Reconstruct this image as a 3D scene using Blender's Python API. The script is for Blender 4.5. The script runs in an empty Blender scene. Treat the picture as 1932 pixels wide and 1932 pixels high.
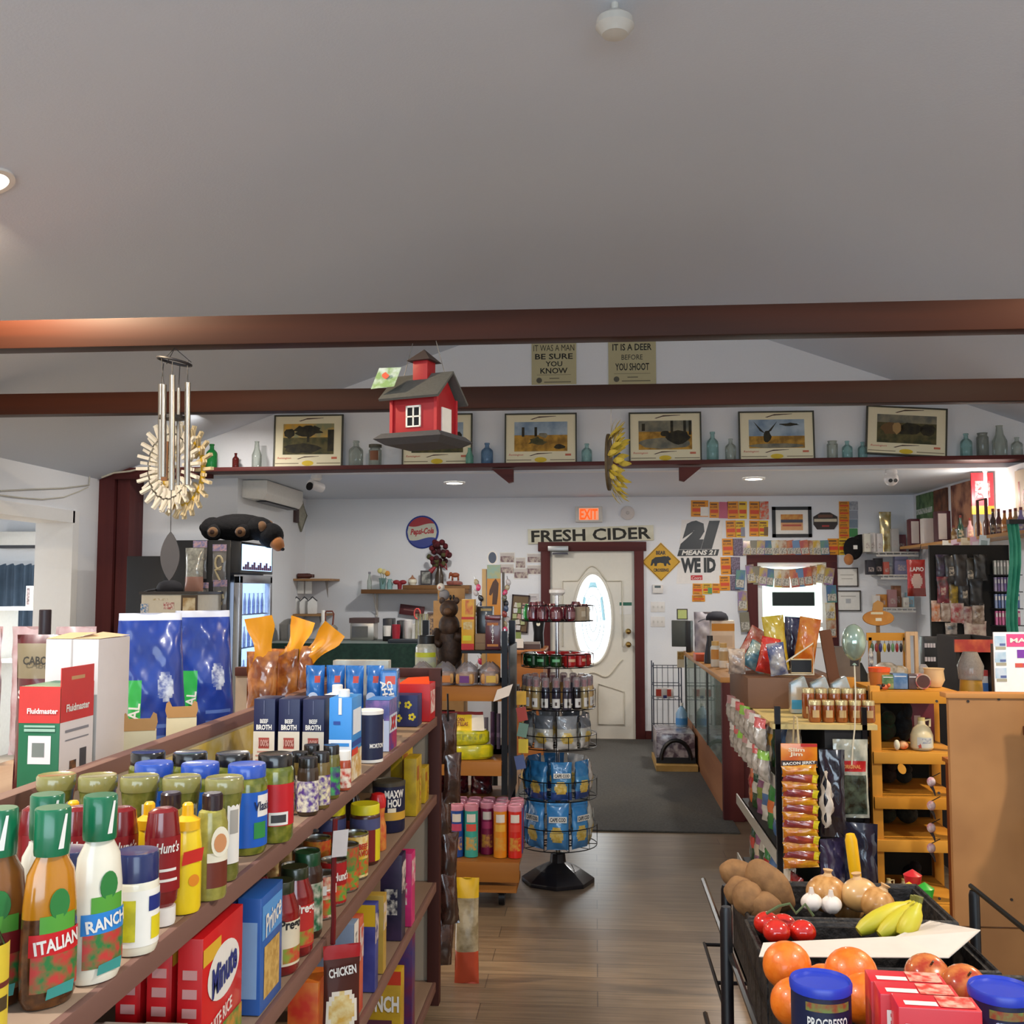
import bpy, bmesh, random
from math import *
from mathutils import Vector, Matrix
random.seed(7)
SC = bpy.context.scene
COL = SC.collection
# ---------------- camera ----------------
F_PX, CXP, CYP, VPX, VPY, EYE = 1950.0, 966.0, 966.0, 1123.0, 1110.0, 1.6
PITCH = atan((VPY - CYP) / F_PX)
YAW = atan((VPX - CXP) * cos(PITCH) / F_PX)
cam_d = bpy.data.cameras.new('camera'); cam = bpy.data.objects.new('camera', cam_d); COL.objects.link(cam)
cam.location = (0, 0, EYE); cam.rotation_euler = (pi / 2 + PITCH, 0, YAW)
cam_d.sensor_fit = 'HORIZONTAL'; cam_d.sensor_width = 36; cam_d.lens = 36 * F_PX / 1932; cam_d.clip_start = .02
SC.camera = cam
# ---------------- exposure, world ----------------
SC.view_settings.view_transform = 'Standard'; SC.view_settings.look = 'None'
SC.view_settings.gamma = 1; SC.view_settings.use_curve_mapping = False
SC.view_settings.exposure = 0.0
SC.cycles.use_denoising = True
SC.cycles.max_bounces = 7; SC.cycles.diffuse_bounces = 4; SC.cycles.glossy_bounces = 3
SC.cycles.transmission_bounces = 4; SC.cycles.transparent_max_bounces = 12
SC.cycles.caustics_reflective = False; SC.cycles.caustics_refractive = False
SC.cycles.sample_clamp_indirect = 4
W = bpy.data.worlds.new('world'); SC.world = W; W.use_nodes = True
_bg = W.node_tree.nodes['Background']; _bg.inputs[0].default_value = (.82, .93, 1, 1); _bg.inputs[1].default_value = 3.0
def light(name, typ, loc, power, col=(1, 1, 1), size=.2, sizey=None, rot=(0, 0, 0), spot=None, blend=.5, spread=None):
    d = bpy.data.lights.new(name, typ); d.energy = power; d.color = col
    if typ == 'AREA':
        d.size = size
        if sizey: d.shape = 'RECTANGLE'; d.size_y = sizey
        else: d.shape = 'DISK'
        if spread: d.spread = spread
    else:
        d.shadow_soft_size = size
        if typ == 'SPOT': d.spot_size = spot; d.spot_blend = blend
    o = bpy.data.objects.new(name, d); COL.objects.link(o); o.location = loc; o.rotation_euler = rot
    return o
# daylight through the shop windows behind the camera, and the recessed cans of the vaulted room
WARM = (1, .95, .9)
light('daylight_front_window', 'AREA', (0, -2.6, 1.75), 145, (.68, .85, 1), 5.0, 1.7, (pi / 2, 0, 0))
RIDGE_X, RIDGE_Z, SLOPE = .15, 4.16, .36
def roof_z(x):   # two slopes eased into a flat strip along the ridge
    d = abs(x - RIDGE_X); t = d * SLOPE - .30
    return RIDGE_Z - .30 - .5 * (t + sqrt(t * t + .004))
CANS = [(-2.42, 3.86), (2.72, 3.86), (-1.9, 1.0), (1.9, 1.0), (-3.0, 7.92)]  # last can is added, unseen behind the far beam, to brighten the left wall
for _x, _y in CANS:
    light('recessed_can_light', 'AREA', (_x, _y, roof_z(_x) - .05), *((85, (1, .78, .52)) if 2 < _y < 5 else (14, WARM) if _y > 5 else (84, WARM)), .15)
FLATCANS = [(1.42, 9.35), (-1.3, 9.5)]
for _x, _y in FLATCANS:
    light('flat_ceiling_can_light', 'AREA', (_x, _y, 2.56), 30, (1, .97, .93), .15)
light('side_room_light', 'AREA', (-6.6, 8.6, 2.3), 230, (.95, .98, 1), 2.0, 2.0)
light('window_daylight', 'AREA', (1.86, 11.45, 1.4), 30, (.9, 1, .98), .7, .9, (-pi / 2, 0, 0))
# ---------------- pixel -> place helpers (photo frame is 1932 px) ----------------
_R = Vector((cos(YAW), sin(YAW), 0)); _F = Vector((-sin(YAW) * cos(PITCH), cos(YAW) * cos(PITCH), sin(PITCH))); _U = _R.cross(_F)
def ray(px, py): return _R * ((px - CXP) / F_PX) - _U * ((py - CYP) / F_PX) + _F
def at(px, py, Y):
    d = ray(px, py); d = d * (Y / d.y); return (d.x, Y, EYE + d.z)
def atz(px, py, z):
    d = ray(px, py); d = d * ((z - EYE) / d.z); return (d.x, d.y, z)
def atx(px, py, x):
    d = ray(px, py); d = d * (x / d.x); return (x, d.y, EYE + d.z)
def pxx(px, Y): return at(px, VPY, Y)[0]
def wpx(n, Y): return n * Y / F_PX
# ---------------- materials ----------------
def lin(h):
    s = [int(h[i:i + 2], 16) / 255 for i in (1, 3, 5)]
    return [c / 12.92 if c <= .04045 else ((c + .055) / 1.055) ** 2.4 for c in s]
_mc = {}
def C(h, r=.5, var=.07, sc=30, metal=0, coat=0, emit=0, bump=0, two=None, stretch=None, sheen=0):
    k = (h, r, var, sc, metal, coat, emit, bump, two, stretch, sheen)
    if k in _mc: return _mc[k]
    m = bpy.data.materials.new('paint_' + h[1:]); m.use_nodes = True
    nt = m.node_tree; b = nt.nodes['Principled BSDF']; c = lin(h)
    b.inputs['Roughness'].default_value = r; b.inputs['Metallic'].default_value = metal
    b.inputs['Coat Weight'].default_value = coat; b.inputs['Coat Roughness'].default_value = .08
    b.inputs['Sheen Weight'].default_value = sheen
    tc = nt.nodes.new('ShaderNodeTexCoord'); nz = nt.nodes.new('ShaderNodeTexNoise'); nz.inputs['Scale'].default_value = sc
    nz.inputs['Detail'].default_value = 3
    src = tc.outputs['Object']
    if stretch:
        mp = nt.nodes.new('ShaderNodeMapping'); mp.inputs['Scale'].default_value = stretch
        nt.links.new(src, mp.inputs['Vector']); src = mp.outputs['Vector']
    nt.links.new(src, nz.inputs['Vector'])
    mx = nt.nodes.new('ShaderNodeMix'); mx.data_type = 'RGBA'
    c2 = lin(two) if two else [min(1, x * (1 + var)) for x in c]
    c1 = c if two else [x * (1 - var) for x in c]
    mx.inputs['A'].default_value = (*c1, 1); mx.inputs['B'].default_value = (*c2, 1)
    if two:
        rp = nt.nodes.new('ShaderNodeMapRange'); rp.inputs['From Min'].default_value = .38; rp.inputs['From Max'].default_value = .62
        nt.links.new(nz.outputs['Fac'], rp.inputs['Value']); nt.links.new(rp.outputs['Result'], mx.inputs['Factor'])
    else: nt.links.new(nz.outputs['Fac'], mx.inputs['Factor'])
    nt.links.new(mx.outputs['Result'], b.inputs['Base Color'])
    if stretch: b.inputs['Specular IOR Level'].default_value = .22
    if emit:
        nt.links.new(mx.outputs['Result'], b.inputs['Emission Color']); b.inputs['Emission Strength'].default_value = emit
    if bump:
        bp = nt.nodes.new('ShaderNodeBump'); bp.inputs['Strength'].default_value = bump; bp.inputs['Distance'].default_value = .01
        nt.links.new(nz.outputs['Fac'], bp.inputs['Height']); nt.links.new(bp.outputs['Normal'], b.inputs['Normal'])
    _mc[k] = m; return m
def GL(h, dens=.25, rough=.03):
    """thin clear glass or film: tinted see-through mixed with a sharp reflection"""
    k = ('gl', h, dens, rough)
    if k in _mc: return _mc[k]
    m = bpy.data.materials.new('clear_' + h[1:]); m.use_nodes = True; nt = m.node_tree; nt.nodes.clear()
    out = nt.nodes.new('ShaderNodeOutputMaterial'); tr = nt.nodes.new('ShaderNodeBsdfTransparent'); gs = nt.nodes.new('ShaderNodeBsdfGlossy')
    df = nt.nodes.new('ShaderNodeBsdfDiffuse'); lw = nt.nodes.new('ShaderNodeLayerWeight'); mx = nt.nodes.new('ShaderNodeMixShader'); m2 = nt.nodes.new('ShaderNodeMixShader')
    c = lin(h); tr.inputs[0].default_value = (*[1 - (1 - x) * .55 for x in c], 1); df.inputs[0].default_value = (*c, 1)
    nz = nt.nodes.new('ShaderNodeTexNoise'); nz.inputs['Scale'].default_value = 18
    mr = nt.nodes.new('ShaderNodeMapRange'); mr.inputs['To Min'].default_value = dens * .75; mr.inputs['To Max'].default_value = dens * 1.25
    nt.links.new(nz.outputs['Fac'], mr.inputs['Value'])
    gs.inputs['Roughness'].default_value = rough; lw.inputs[0].default_value = .35
    nt.links.new(mr.outputs['Result'], mx.inputs[0]); nt.links.new(tr.outputs[0], mx.inputs[1]); nt.links.new(df.outputs[0], mx.inputs[2])
    mm = nt.nodes.new('ShaderNodeMath'); mm.operation = 'MULTIPLY'; mm.inputs[1].default_value = .6
    nt.links.new(lw.outputs['Fresnel'], mm.inputs[0]); nt.links.new(mm.outputs[0], m2.inputs[0])
    nt.links.new(mx.outputs[0], m2.inputs[1]); nt.links.new(gs.outputs[0], m2.inputs[2]); nt.links.new(m2.outputs[0], out.inputs[0])
    _mc[k] = m; return m
def EM(h, s):
    k = ('em', h, s)
    if k in _mc: return _mc[k]
    m = bpy.data.materials.new('glow_' + h[1:]); m.use_nodes = True; nt = m.node_tree; nt.nodes.clear()
    out = nt.nodes.new('ShaderNodeOutputMaterial'); e = nt.nodes.new('ShaderNodeEmission'); nz = nt.nodes.new('ShaderNodeTexNoise')
    mr = nt.nodes.new('ShaderNodeMapRange'); mr.inputs['To Min'].default_value = s * .9; mr.inputs['To Max'].default_value = s * 1.1
    nt.links.new(nz.outputs['Fac'], mr.inputs['Value']); nt.links.new(mr.outputs['Result'], e.inputs[1])
    e.inputs[0].default_value = (*lin(h), 1); nt.links.new(e.outputs[0], out.inputs[0]); _mc[k] = m; return m
def wood(h, h2, axis=0, sc=9, r=.55, bump=.15):
    st = [.12, .12, .12]; st = [1, 1, 1]; st[axis] = .06
    return C(h, r, two=h2, sc=sc, stretch=tuple(st), bump=bump)
# ---------------- mesh building ----------------
class MB:
    def __init__(s): s.v = []; s.f = []; s.fm = []; s.ms = []
    def mi(s, m):
        if m not in s.ms: s.ms.append(m)
        return s.ms.index(m)
    def add(s, vs, fs, m, T=None):
        b = len(s.v)
        s.v += [tuple(T @ Vector(v)) if T else tuple(v) for v in vs]
        for i, f in enumerate(fs):
            s.f.append([b + j for j in f]); s.fm.append(s.mi(m[i] if isinstance(m, list) else m))
        return s
    def bx(s, x0, x1, y0, y1, z0, z1, m, T=None):
        vs = [(x, y, z) for z in (z0, z1) for y in (y0, y1) for x in (x0, x1)]
        return s.add(vs, [(0, 2, 3, 1), (4, 5, 7, 6), (0, 1, 5, 4), (2, 6, 7, 3), (0, 4, 6, 2), (1, 3, 7, 5)], m, T)
    def cb(s, cx, cy, cz, sx, sy, sz, m, T=None):
        return s.bx(cx - sx / 2, cx + sx / 2, cy - sy / 2, cy + sy / 2, cz - sz / 2, cz + sz / 2, m, T)
    def quad(s, a, b, c, d, m): return s.add([a, b, c, d], [(0, 1, 2, 3)], m)
    def lathe(s, prof, m, n=18, c=(0, 0, 0), ex=1, ey=1, T=None, cap=True):
        vs = []; fs = []; ml = []
        for r, z in prof:
            for k in range(n):
                a = 2 * pi * k / n; vs.append((c[0] + r * ex * cos(a), c[1] + r * ey * sin(a), c[2] + z))
        for i in range(len(prof) - 1):
            for k in range(n):
                fs.append((i * n + k, i * n + (k + 1) % n, (i + 1) * n + (k + 1) % n, (i + 1) * n + k)); ml.append(m[i] if isinstance(m, list) else m)
        if cap:
            if prof[0][0] > 1e-5: fs.append(tuple(range(n))[::-1]); ml.append(ml[0])
            if prof[-1][0] > 1e-5: fs.append(tuple((len(prof) - 1) * n + k for k in range(n))); ml.append(ml[-1])
        return s.add(vs, fs, ml, T)
    def band(s, R, z0, z1, a0, a1, m, n=10, ex=1, ey=1):
        """strip of label on a round body; angles in degrees, 0 = front (-Y), positive to +X"""
        vs = []; fs = []
        for k in range(n + 1):
            a = radians(a0 + (a1 - a0) * k / n)
            vs += [(R * ex * sin(a), -R * ey * cos(a), z0), (R * ex * sin(a), -R * ey * cos(a), z1)]
        for k in range(n): fs.append((2 * k, 2 * k + 2, 2 * k + 3, 2 * k + 1))
        return s.add(vs, fs, m)
    def tube(s, pts, r, m, n=6, closed=False, T=None):
        P = [Vector(p) for p in pts]; L = len(P); vs = []; fs = []
        rr = r if isinstance(r, list) else [r] * L
        up = None
        for i, p in enumerate(P):
            a = P[(i - 1) % L] if (closed or i) else p; b = P[(i + 1) % L] if (closed or i < L - 1) else p
            t = (b - a).normalized()
            if up is None: up = Vector((0, 0, 1)) if abs(t.z) < .9 else Vector((1, 0, 0))
            u = (up - t * up.dot(t)); u = u.normalized() if u.length > 1e-6 else t.orthogonal().normalized()
            up = u; w = t.cross(u)
            for k in range(n):
                q = 2 * pi * k / n; vs.append(p + (u * cos(q) + w * sin(q)) * rr[i])
        for i in range(L if closed else L - 1):
            j = (i + 1) % L
            for k in range(n): fs.append((i * n + k, i * n + (k + 1) % n, j * n + (k + 1) % n, j * n + k))
        if not closed: fs += [tuple(range(n))[::-1], tuple((L - 1) * n + k for k in range(n))]
        return s.add(vs, fs, m, T)
    def prism(s, poly, y0, y1, m, T=None, mside=None):
        """polygon in XZ pushed along Y"""
        n = len(poly); vs = [(x, y0, z) for x, z in poly] + [(x, y1, z) for x, z in poly]
        fs = [tuple(range(n)), tuple(range(n, 2 * n))[::-1]] + [(i, i + n, (i + 1) % n + n, (i + 1) % n) for i in range(n)]
        return s.add(vs, fs, [m, m] + [mside or m] * n, T)
    def grid(s, fn, nu, nv, m, T=None, wrap=False):
        vs = [fn(u / nu, v / nv) for v in range(nv + 1) for u in range(nu + (0 if wrap else 1))]; w = nu if wrap else nu + 1
        fs = []; ml = []
        for v in range(nv):
            for u in range(nu):
                fs.append((v * w + u, v * w + (u + 1) % w if wrap else v * w + u + 1, (v + 1) * w + ((u + 1) % w if wrap else u + 1), (v + 1) * w + u))
                ml.append(m((u + .5) / nu, (v + .5) / nv) if callable(m) else m)
        return s.add(vs, fs, ml, T)
    def sph(s, c, rx, ry, rz, m, nu=14, nv=9, T=None, fn=None):
        def f(u, v):
            a = 2 * pi * u; b = pi * (v - .5); p = Vector((cos(b) * cos(a), cos(b) * sin(a), sin(b)))
            k = fn(p) if fn else 1
            return (c[0] + rx * p.x * k, c[1] + ry * p.y * k, c[2] + rz * p.z * k)
        return s.grid(f, nu, nv, m, T, wrap=True)
    def disc(s, c, r, m, n=20, ax='y', rz=None):
        rz = rz or r; vs = []
        for k in range(n):
            a = 2 * pi * k / n
            vs.append({'y': (c[0] + r * cos(a), c[1], c[2] + rz * sin(a)), 'z': (c[0] + r * cos(a), c[1] + rz * sin(a), c[2]), 'x': (c[0], c[1] + r * cos(a), c[2] + rz * sin(a))}[ax])
        return s.add(vs, [tuple(range(n))], m)
    def build(s, name, parent=None, loc=(0, 0, 0), rot=(0, 0, 0), bev=0, smooth=35, weld=True):
        me = bpy.data.meshes.new(name); me.from_pydata(s.v, [], s.f)
        for m in s.ms: me.materials.append(m)
        for p, i in zip(me.polygons, s.fm): p.material_index = i
        bm = bmesh.new(); bm.from_mesh(me)
        if weld: bmesh.ops.remove_doubles(bm, verts=bm.verts, dist=1e-6)
        bmesh.ops.recalc_face_normals(bm, faces=bm.faces)
        if bev: bmesh.ops.bevel(bm, geom=bm.edges[:], offset=bev, segments=2, profile=.6, affect='EDGES', clamp_overlap=True)
        bm.to_mesh(me); bm.free()
        if smooth:
            me.polygons.foreach_set('use_smooth', [True] * len(me.polygons)); me.set_sharp_from_angle(angle=radians(smooth))
        o = bpy.data.objects.new(name, me); COL.objects.link(o); o.parent = parent; o.location = loc; o.rotation_euler = rot
        return o
def tag(o, label, cat, group=None, kind=None):
    o['label'] = label; o['category'] = cat
    if group: o['group'] = group
    if kind: o['kind'] = kind
    return o
def T(name, label, cat, loc=(0, 0, 0), rz=0, group=None, rot=None):
    o = bpy.data.objects.new(name, None); COL.objects.link(o); o.empty_display_size = .03
    o.location = loc; o.rotation_euler = rot or (0, 0, radians(rz)); return tag(o, label, cat, group)
def S(mb, name, label, cat, loc=(0, 0, 0), rz=0, group=None, **kw):
    return tag(mb.build(name, None, loc, kw.pop('rot', (0, 0, radians(rz))), **kw), label, cat, group)
def ST(mb, name, **kw):
    o = mb.build(name, **kw); o['kind'] = 'structure'; return o
def dup(o, loc=None, rz=None, label=None, group=None, parent=None, rot=None):
    c = o.copy(); COL.objects.link(c)
    if parent is not None: c.parent = parent
    if loc is not None: c.location = loc
    if rot is not None: c.rotation_euler = rot
    elif rz is not None: c.rotation_euler = (0, 0, radians(rz))
    if label: c['label'] = label
    if group: c['group'] = group
    for ch in o.children: dup(ch, parent=c)
    return c
ORD = ['first', 'second', 'third', 'fourth', 'fifth', 'sixth', 'seventh', 'eighth', 'ninth', 'tenth', 'eleventh', 'twelfth', 'thirteenth', 'fourteenth', 'fifteenth', 'sixteenth', 'seventeenth', 'eighteenth', 'nineteenth', 'twentieth']
_tm = {}
def text(body, w, h, m, parent, loc=(0, 0, 0), rz=0, wrap=None, surf=None, bold=0, shear=0, name='lettering', rot=None, off=.0008, roll=0):
    """printed lettering facing -Y, fitted to w x h and centred on loc; wrap = radius of a round body whose axis passes through loc"""
    key = (body, bold, shear)
    if key not in _tm:
        cu = bpy.data.curves.new('lettering', 'FONT'); cu.body = body; cu.align_x = 'CENTER'; cu.offset = bold; cu.shear = shear; cu.resolution_u = 2; cu.space_line = .85
        ob = bpy.data.objects.new('lettering_source', cu); COL.objects.link(ob)
        dg = bpy.context.evaluated_depsgraph_get(); me0 = bpy.data.meshes.new_from_object(ob.evaluated_get(dg))
        _tm[key] = ([tuple(v.co) for v in me0.vertices], [tuple(p.vertices) for p in me0.polygons])
        bpy.data.objects.remove(ob); bpy.data.curves.remove(cu); bpy.data.meshes.remove(me0)
    vs, fs = _tm[key]
    x0, x1 = min(v[0] for v in vs), max(v[0] for v in vs); y0, y1 = min(v[1] for v in vs), max(v[1] for v in vs)
    out = []; cr, sr = cos(radians(roll)), sin(radians(roll))
    for v in vs:
        x = ((v[0] - x0) / max(x1 - x0, 1e-6) - .5) * w; z = ((v[1] - y0) / max(y1 - y0, 1e-6) - .5) * h
        x, z = x * cr - z * sr, x * sr + z * cr
        if wrap: a = x / wrap; out.append(((wrap + off) * sin(a), -(wrap + off) * cos(a), z))
        elif surf: out.append((x, surf(x, z) - off, z))
        else: out.append((x, -off, z))
    b = MB(); b.add(out, fs, m)
    return b.build(name, parent, loc, rot or (0, 0, radians(rz)), smooth=0, weld=False)
WHITE = C('#ece8df', .5); BLACK = C('#0d0d10', .4); CREAM = C('#e6dfc8', .55); CHROME = C('#c8c8cc', .18, metal=1); DKMETAL = C('#1b1b1e', .35, metal=.6)
# ================= the room =================
GY, BY, XL, XR, EZ = 8.7, 11.2, -4.32, 4.62, 2.55     # gable wall, back wall, side walls, eave height
BXL, BXR, FCZ = -3.19, 3.36, 2.585                    # back room sides and its flat ceiling
WALLP = C('#eeeff1', .75, var=.02, sc=60, bump=.06); CEILP = C('#dde5f0', .85, var=.02, sc=90, bump=.08)
MAROON = wood('#4a2020', '#5e2c28', 0, 7); MAROONZ = wood('#4a2022', '#5f2d2b', 2, 7)
def floor_mat():
    m = bpy.data.materials.new('grey_oak_planks'); m.use_nodes = True; nt = m.node_tree; b = nt.nodes['Principled BSDF']
    tc = nt.nodes.new('ShaderNodeTexCoord'); br = nt.nodes.new('ShaderNodeTexBrick'); br.offset = .37; br.squash = 1
    for k, v in (('Scale', 1), ('Brick Width', 1.22), ('Row Height', .152), ('Mortar Size', .0022), ('Mortar Smooth', .3), ('Bias', 0)): br.inputs[k].default_value = v
    br.inputs['Color1'].default_value = (*lin('#7d6b58'), 1); br.inputs['Color2'].default_value = (*lin('#938069'), 1); br.inputs['Mortar'].default_value = (*lin('#544a40'), 1)
    mp = nt.nodes.new('ShaderNodeMapping'); mp.inputs['Scale'].default_value = (1.6, 26, 1); nz = nt.nodes.new('ShaderNodeTexNoise'); nz.inputs['Scale'].default_value = 2; nz.inputs['Detail'].default_value = 5
    mx = nt.nodes.new('ShaderNodeMix'); mx.data_type = 'RGBA'; mx.blend_type = 'MULTIPLY'; mx.inputs['Factor'].default_value = .75
    rp = nt.nodes.new('ShaderNodeValToRGB'); rp.color_ramp.elements[0].position = .3; rp.color_ramp.elements[0].color = (.52, .5, .48, 1); rp.color_ramp.elements[1].position = .7; rp.color_ramp.elements[1].color = (1.12, 1.1, 1.06, 1)
    nt.links.new(tc.outputs['Object'], br.inputs['Vector']); nt.links.new(tc.outputs['Object'], mp.inputs['Vector']); nt.links.new(mp.outputs[0], nz.inputs['Vector'])
    nt.links.new(nz.outputs['Fac'], rp.inputs[0]); nt.links.new(br.outputs['Color'], mx.inputs['A']); nt.links.new(rp.outputs[0], mx.inputs['B'])
    nt.links.new(mx.outputs['Result'], b.inputs['Base Color']); b.inputs['Roughness'].default_value = .28
    bp = nt.nodes.new('ShaderNodeBump'); bp.inputs['Strength'].default_value = .12; nt.links.new(nz.outputs['Fac'], bp.inputs['Height']); nt.links.new(bp.outputs[0], b.inputs['Normal'])
    return m
ST(MB().bx(XL - 3.6, XR + .1, -3.1, BY + .2, -.1, 0, floor_mat()), 'floor')
# vaulted ceiling: two slopes, gable wall with its peak, flat ceiling of the back room
b = MB()
cxs = [XL + (XR - XL) * k / 48 for k in range(49)]
b.add([(x, y, roof_z(x)) for x in cxs for y in (-3, GY + .05)], [(2 * k, 2 * k + 2, 2 * k + 3, 2 * k + 1) for k in range(48)], CEILP)
ST(b, 'ceiling', smooth=60)
b = MB().prism([(XL, FCZ), (XR, FCZ)] + [(x, max(FCZ + .002, roof_z(x) + .01)) for x in cxs[::-1]], GY, GY + .1, WALLP)
ST(b, 'wall_gable')
ST(MB().bx(XL, XR, GY + .1, BY, FCZ, FCZ + .1, CEILP), 'ceiling_back')
ST(MB().prism([(XL, 0), (XR, 0)] + [(x, roof_z(x)) for x in cxs[::-1]], -3.1, -3, WALLP), 'wall_front')
ST(MB().bx(XR, XR + .1, -3, GY + .1, 0, EZ + .05, WALLP), 'wall_right')
# left wall with the opening to the side room
oy0, oy1, oz = 6.2, 8.24, 2.17
b = MB().bx(XL - .28, XL, -3, oy0, 0, EZ + .05, WALLP).bx(XL - .28, XL, oy1, GY + .35, 0, EZ + .05, WALLP).bx(XL - .28, XL, oy0, oy1, oz, EZ + .05, WALLP)
ST(b, 'wall_left')
tw = C('#f4f2ee', .5, var=.02)
b = MB().bx(XL - .3, XL + .02, oy1 - .03, oy1 + .07, 0, oz + .07, tw).bx(XL - .3, XL + .02, oy0 - .07, oy0 + .03, 0, oz + .07, tw).bx(XL - .3, XL + .02, oy0, oy1, oz - .03, oz + .07, tw)
ST(b, 'trim_1')
# side room beyond the opening
SRX = XL - 3.5
b = MB().bx(SRX - .1, SRX, 4.5, 13, 0, 2.7, WALLP).bx(SRX, XL - .28, 12.3, 12.4, 0, 2.7, WALLP).bx(SRX, XL - .28, 4.4, 4.5, 0, 2.7, WALLP)
ST(b, 'wall_side_room'); ST(MB().bx(SRX, XL - .28, 4.4, 12.4, 2.5, 2.6, CEILP), 'ceiling_side_room'); ST(MB().bx(SRX - .1, XL, 11.4, 12.4, -.1, 0, C('#8a7b68', .5)), 'floor_side_room')
# back room walls
wx0, wx1, wz0, wz1 = 1.72, 2.44, .98, 1.875            # daylight window in the back wall
dx0, dx1, dz1 = -.485, .42, 2.0                       # door opening
b = MB().bx(BXL, dx0, BY, BY + .12, 0, FCZ, WALLP).bx(dx1, wx0, BY, BY + .12, 0, FCZ, WALLP).bx(dx0, dx1, BY, BY + .12, dz1, FCZ, WALLP)
b.bx(wx0, wx1, BY, BY + .12, 0, wz0, WALLP).bx(wx0, wx1, BY, BY + .12, wz1, FCZ, WALLP).bx(wx1, BXR, BY, BY + .12, 0, FCZ, WALLP)
ST(b, 'wall_back')
ST(MB().bx(BXL - .1, BXL, GY + .4, BY + .1, 0, FCZ, WALLP), 'wall_back_left')
ST(MB().bx(XL, BXL + .001, GY + .3, GY + .4, 0, FCZ, WALLP).bx(BXR, XR, GY, GY + .1, 0, FCZ, WALLP).bx(BXR, BXR + .1, 7.3, GY, 0, FCZ, WALLP), 'wall_return')
ST(MB().bx(BXR, BXR + .1, GY + .1, BY + .1, 0, FCZ, WALLP), 'wall_back_right')
ST(MB().bx(-4.32, -4.18, GY - .02, GY + .3, 0, 2.64, MAROONZ).bx(-4.17, -4.06, GY + .02, GY + .3, 0, 2.64, MAROONZ), 'wall_post')
ST(MB().bx(-4.2, -3.3, GY - .03, GY, 2.55, 2.65, MAROON), 'trim_2')
# tie beams
for i, (y, z0, d) in enumerate([(4.24, 2.64, .10), (5.8, 2.625, .10)]):
    b = MB(); n = 24; r0, r1 = XL - .05, XR + .05
    ST(MB().bx(XL, XR, y, y + d, z0, z0 + .125, wood('#2e1409', '#431d0c', 0, 6)), ['beam_near', 'beam_far'][i], bev=.004)
# baseboards
ST(MB().bx(.5, BXR, BY - .02, BY, 0, .09, MAROON), 'baseboard_back')
# door with its frame
ST(MB().bx(dx0 - .1, dx0, BY - .03, BY + .12, 0, dz1 + .1, MAROONZ).bx(dx1, dx1 + .1, BY - .03, BY + .12, 0, dz1 + .1, MAROONZ).bx(dx0 - .13, dx1 + .13, BY - .035, BY + .12, dz1, dz1 + .1, MAROON), 'trim_3', bev=.004)
DOORP = C('#e9e4d6', .45, var=.03); dc = (dx0 + dx1) / 2
d1 = MB(); oc = (at(1119, 1167, BY)); ox, ozc = oc[0], oc[2]; oa, ob = .195, .475
# slab with an oval opening
n = 48; vs = []; fs = []
rect = []
for k in range(n):
    a = 2 * pi * k / n; c, s = cos(a), sin(a); t = min(((dx1 - ox) if c > 0 else (ox - dx0)) / max(abs(c), 1e-6), ((dz1 - ozc) if s > 0 else ozc) / max(abs(s), 1e-6))
    rect.append((ox + c * t, ozc + s * t)); vs += [(ox + oa * c, BY + .02, ozc + ob * s), (ox + c * t, BY + .02, ozc + s * t), (ox + oa * c, BY + .06, ozc + ob * s)]
for k in range(n):
    j = (k + 1) % n; fs += [(3 * k, 3 * j, 3 * j + 1, 3 * k + 1), (3 * k, 3 * k + 2, 3 * j + 2, 3 * j)]
d1.add(vs, fs, DOORP)
for cx in (dx0, dx1):
    for cz in (0, dz1):
        sx = .12 if cx == dx0 else -.12; sz = .3 if cz == 0 else -.3
        d1.add([(cx, BY + .021, cz), (cx + sx, BY + .021, cz), (cx + sx, BY + .021, cz + sz), (cx, BY + .021, cz + sz)], [(0, 1, 2, 3)], DOORP)
door = ST(d1, 'door_1', smooth=20); door['label'] = 'cream front door with a tall oval window'
MOULD = C('#d8d1bf', .45)
mb = MB(); pts = []
for k in range(25):   # raised moulding that arches over the oval, and scrolls under it
    u = k / 24; x = dx0 + .13 + (dx1 - dx0 - .26) * u; pts.append((x, BY + .012, 1.68 + .16 * max(0, cos((u - .5) * 2.6 * pi / 1.3)) ** 1.2 if .2 < u < .8 else 1.68))
pts = [(dx0 + .13, BY + .012, .98)] + pts + [(dx1 - .13, BY + .012, .98)]
mb.tube(pts, .008, MOULD, 5); mb.build('moulding', door)
mb = MB(); mb.tube([(dx0 + .13, BY + .012, .88 + .1 * sin(u / 20 * pi * 3) * (1 - abs(u / 10 - 1))) if False else (dx0 + .13 + (dx1 - dx0 - .26) * u / 20, BY + .012, .80 - .14 * sin(pi * u / 20) + .04 * cos(4 * pi * u / 20)) for u in range(21)], .008, MOULD, 5)
mb.build('moulding', door)
for px0, px1 in ((dx0 + .12, ox - .05), (ox + .05, dx1 - .12)):
    MB().tube([(px0, BY + .012, .15), (px1, BY + .012, .15), (px1, BY + .012, .5), (px0, BY + .012, .58)], .007, MOULD, 5, closed=True).build('lower_panel', door)
MB().tube([(ox + (oa + .012) * cos(2 * pi * k / 40), BY + .01, ozc + (ob + .012) * sin(2 * pi * k / 40)) for k in range(40)], .016, DOORP, 8, closed=True).build('oval_frame', door)
glz = MB().disc((ox, BY + .05, ozc), oa, EM('#f4fbff', 4.2), 40, rz=ob).build('oval_pane', door, smooth=0)
ld = MB(); LEAD = C('#8fb0b8', .4)
for k in range(3): ld.tube([(ox + oa * (.62 - .2 * k) * cos(t * pi / 12), BY + .045, ozc + ob * (.74 - .22 * k) * sin(t * pi / 12)) for t in range(24)], .004, LEAD, 4, closed=True)
ld.build('leading', door)
fg = MB()
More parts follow.
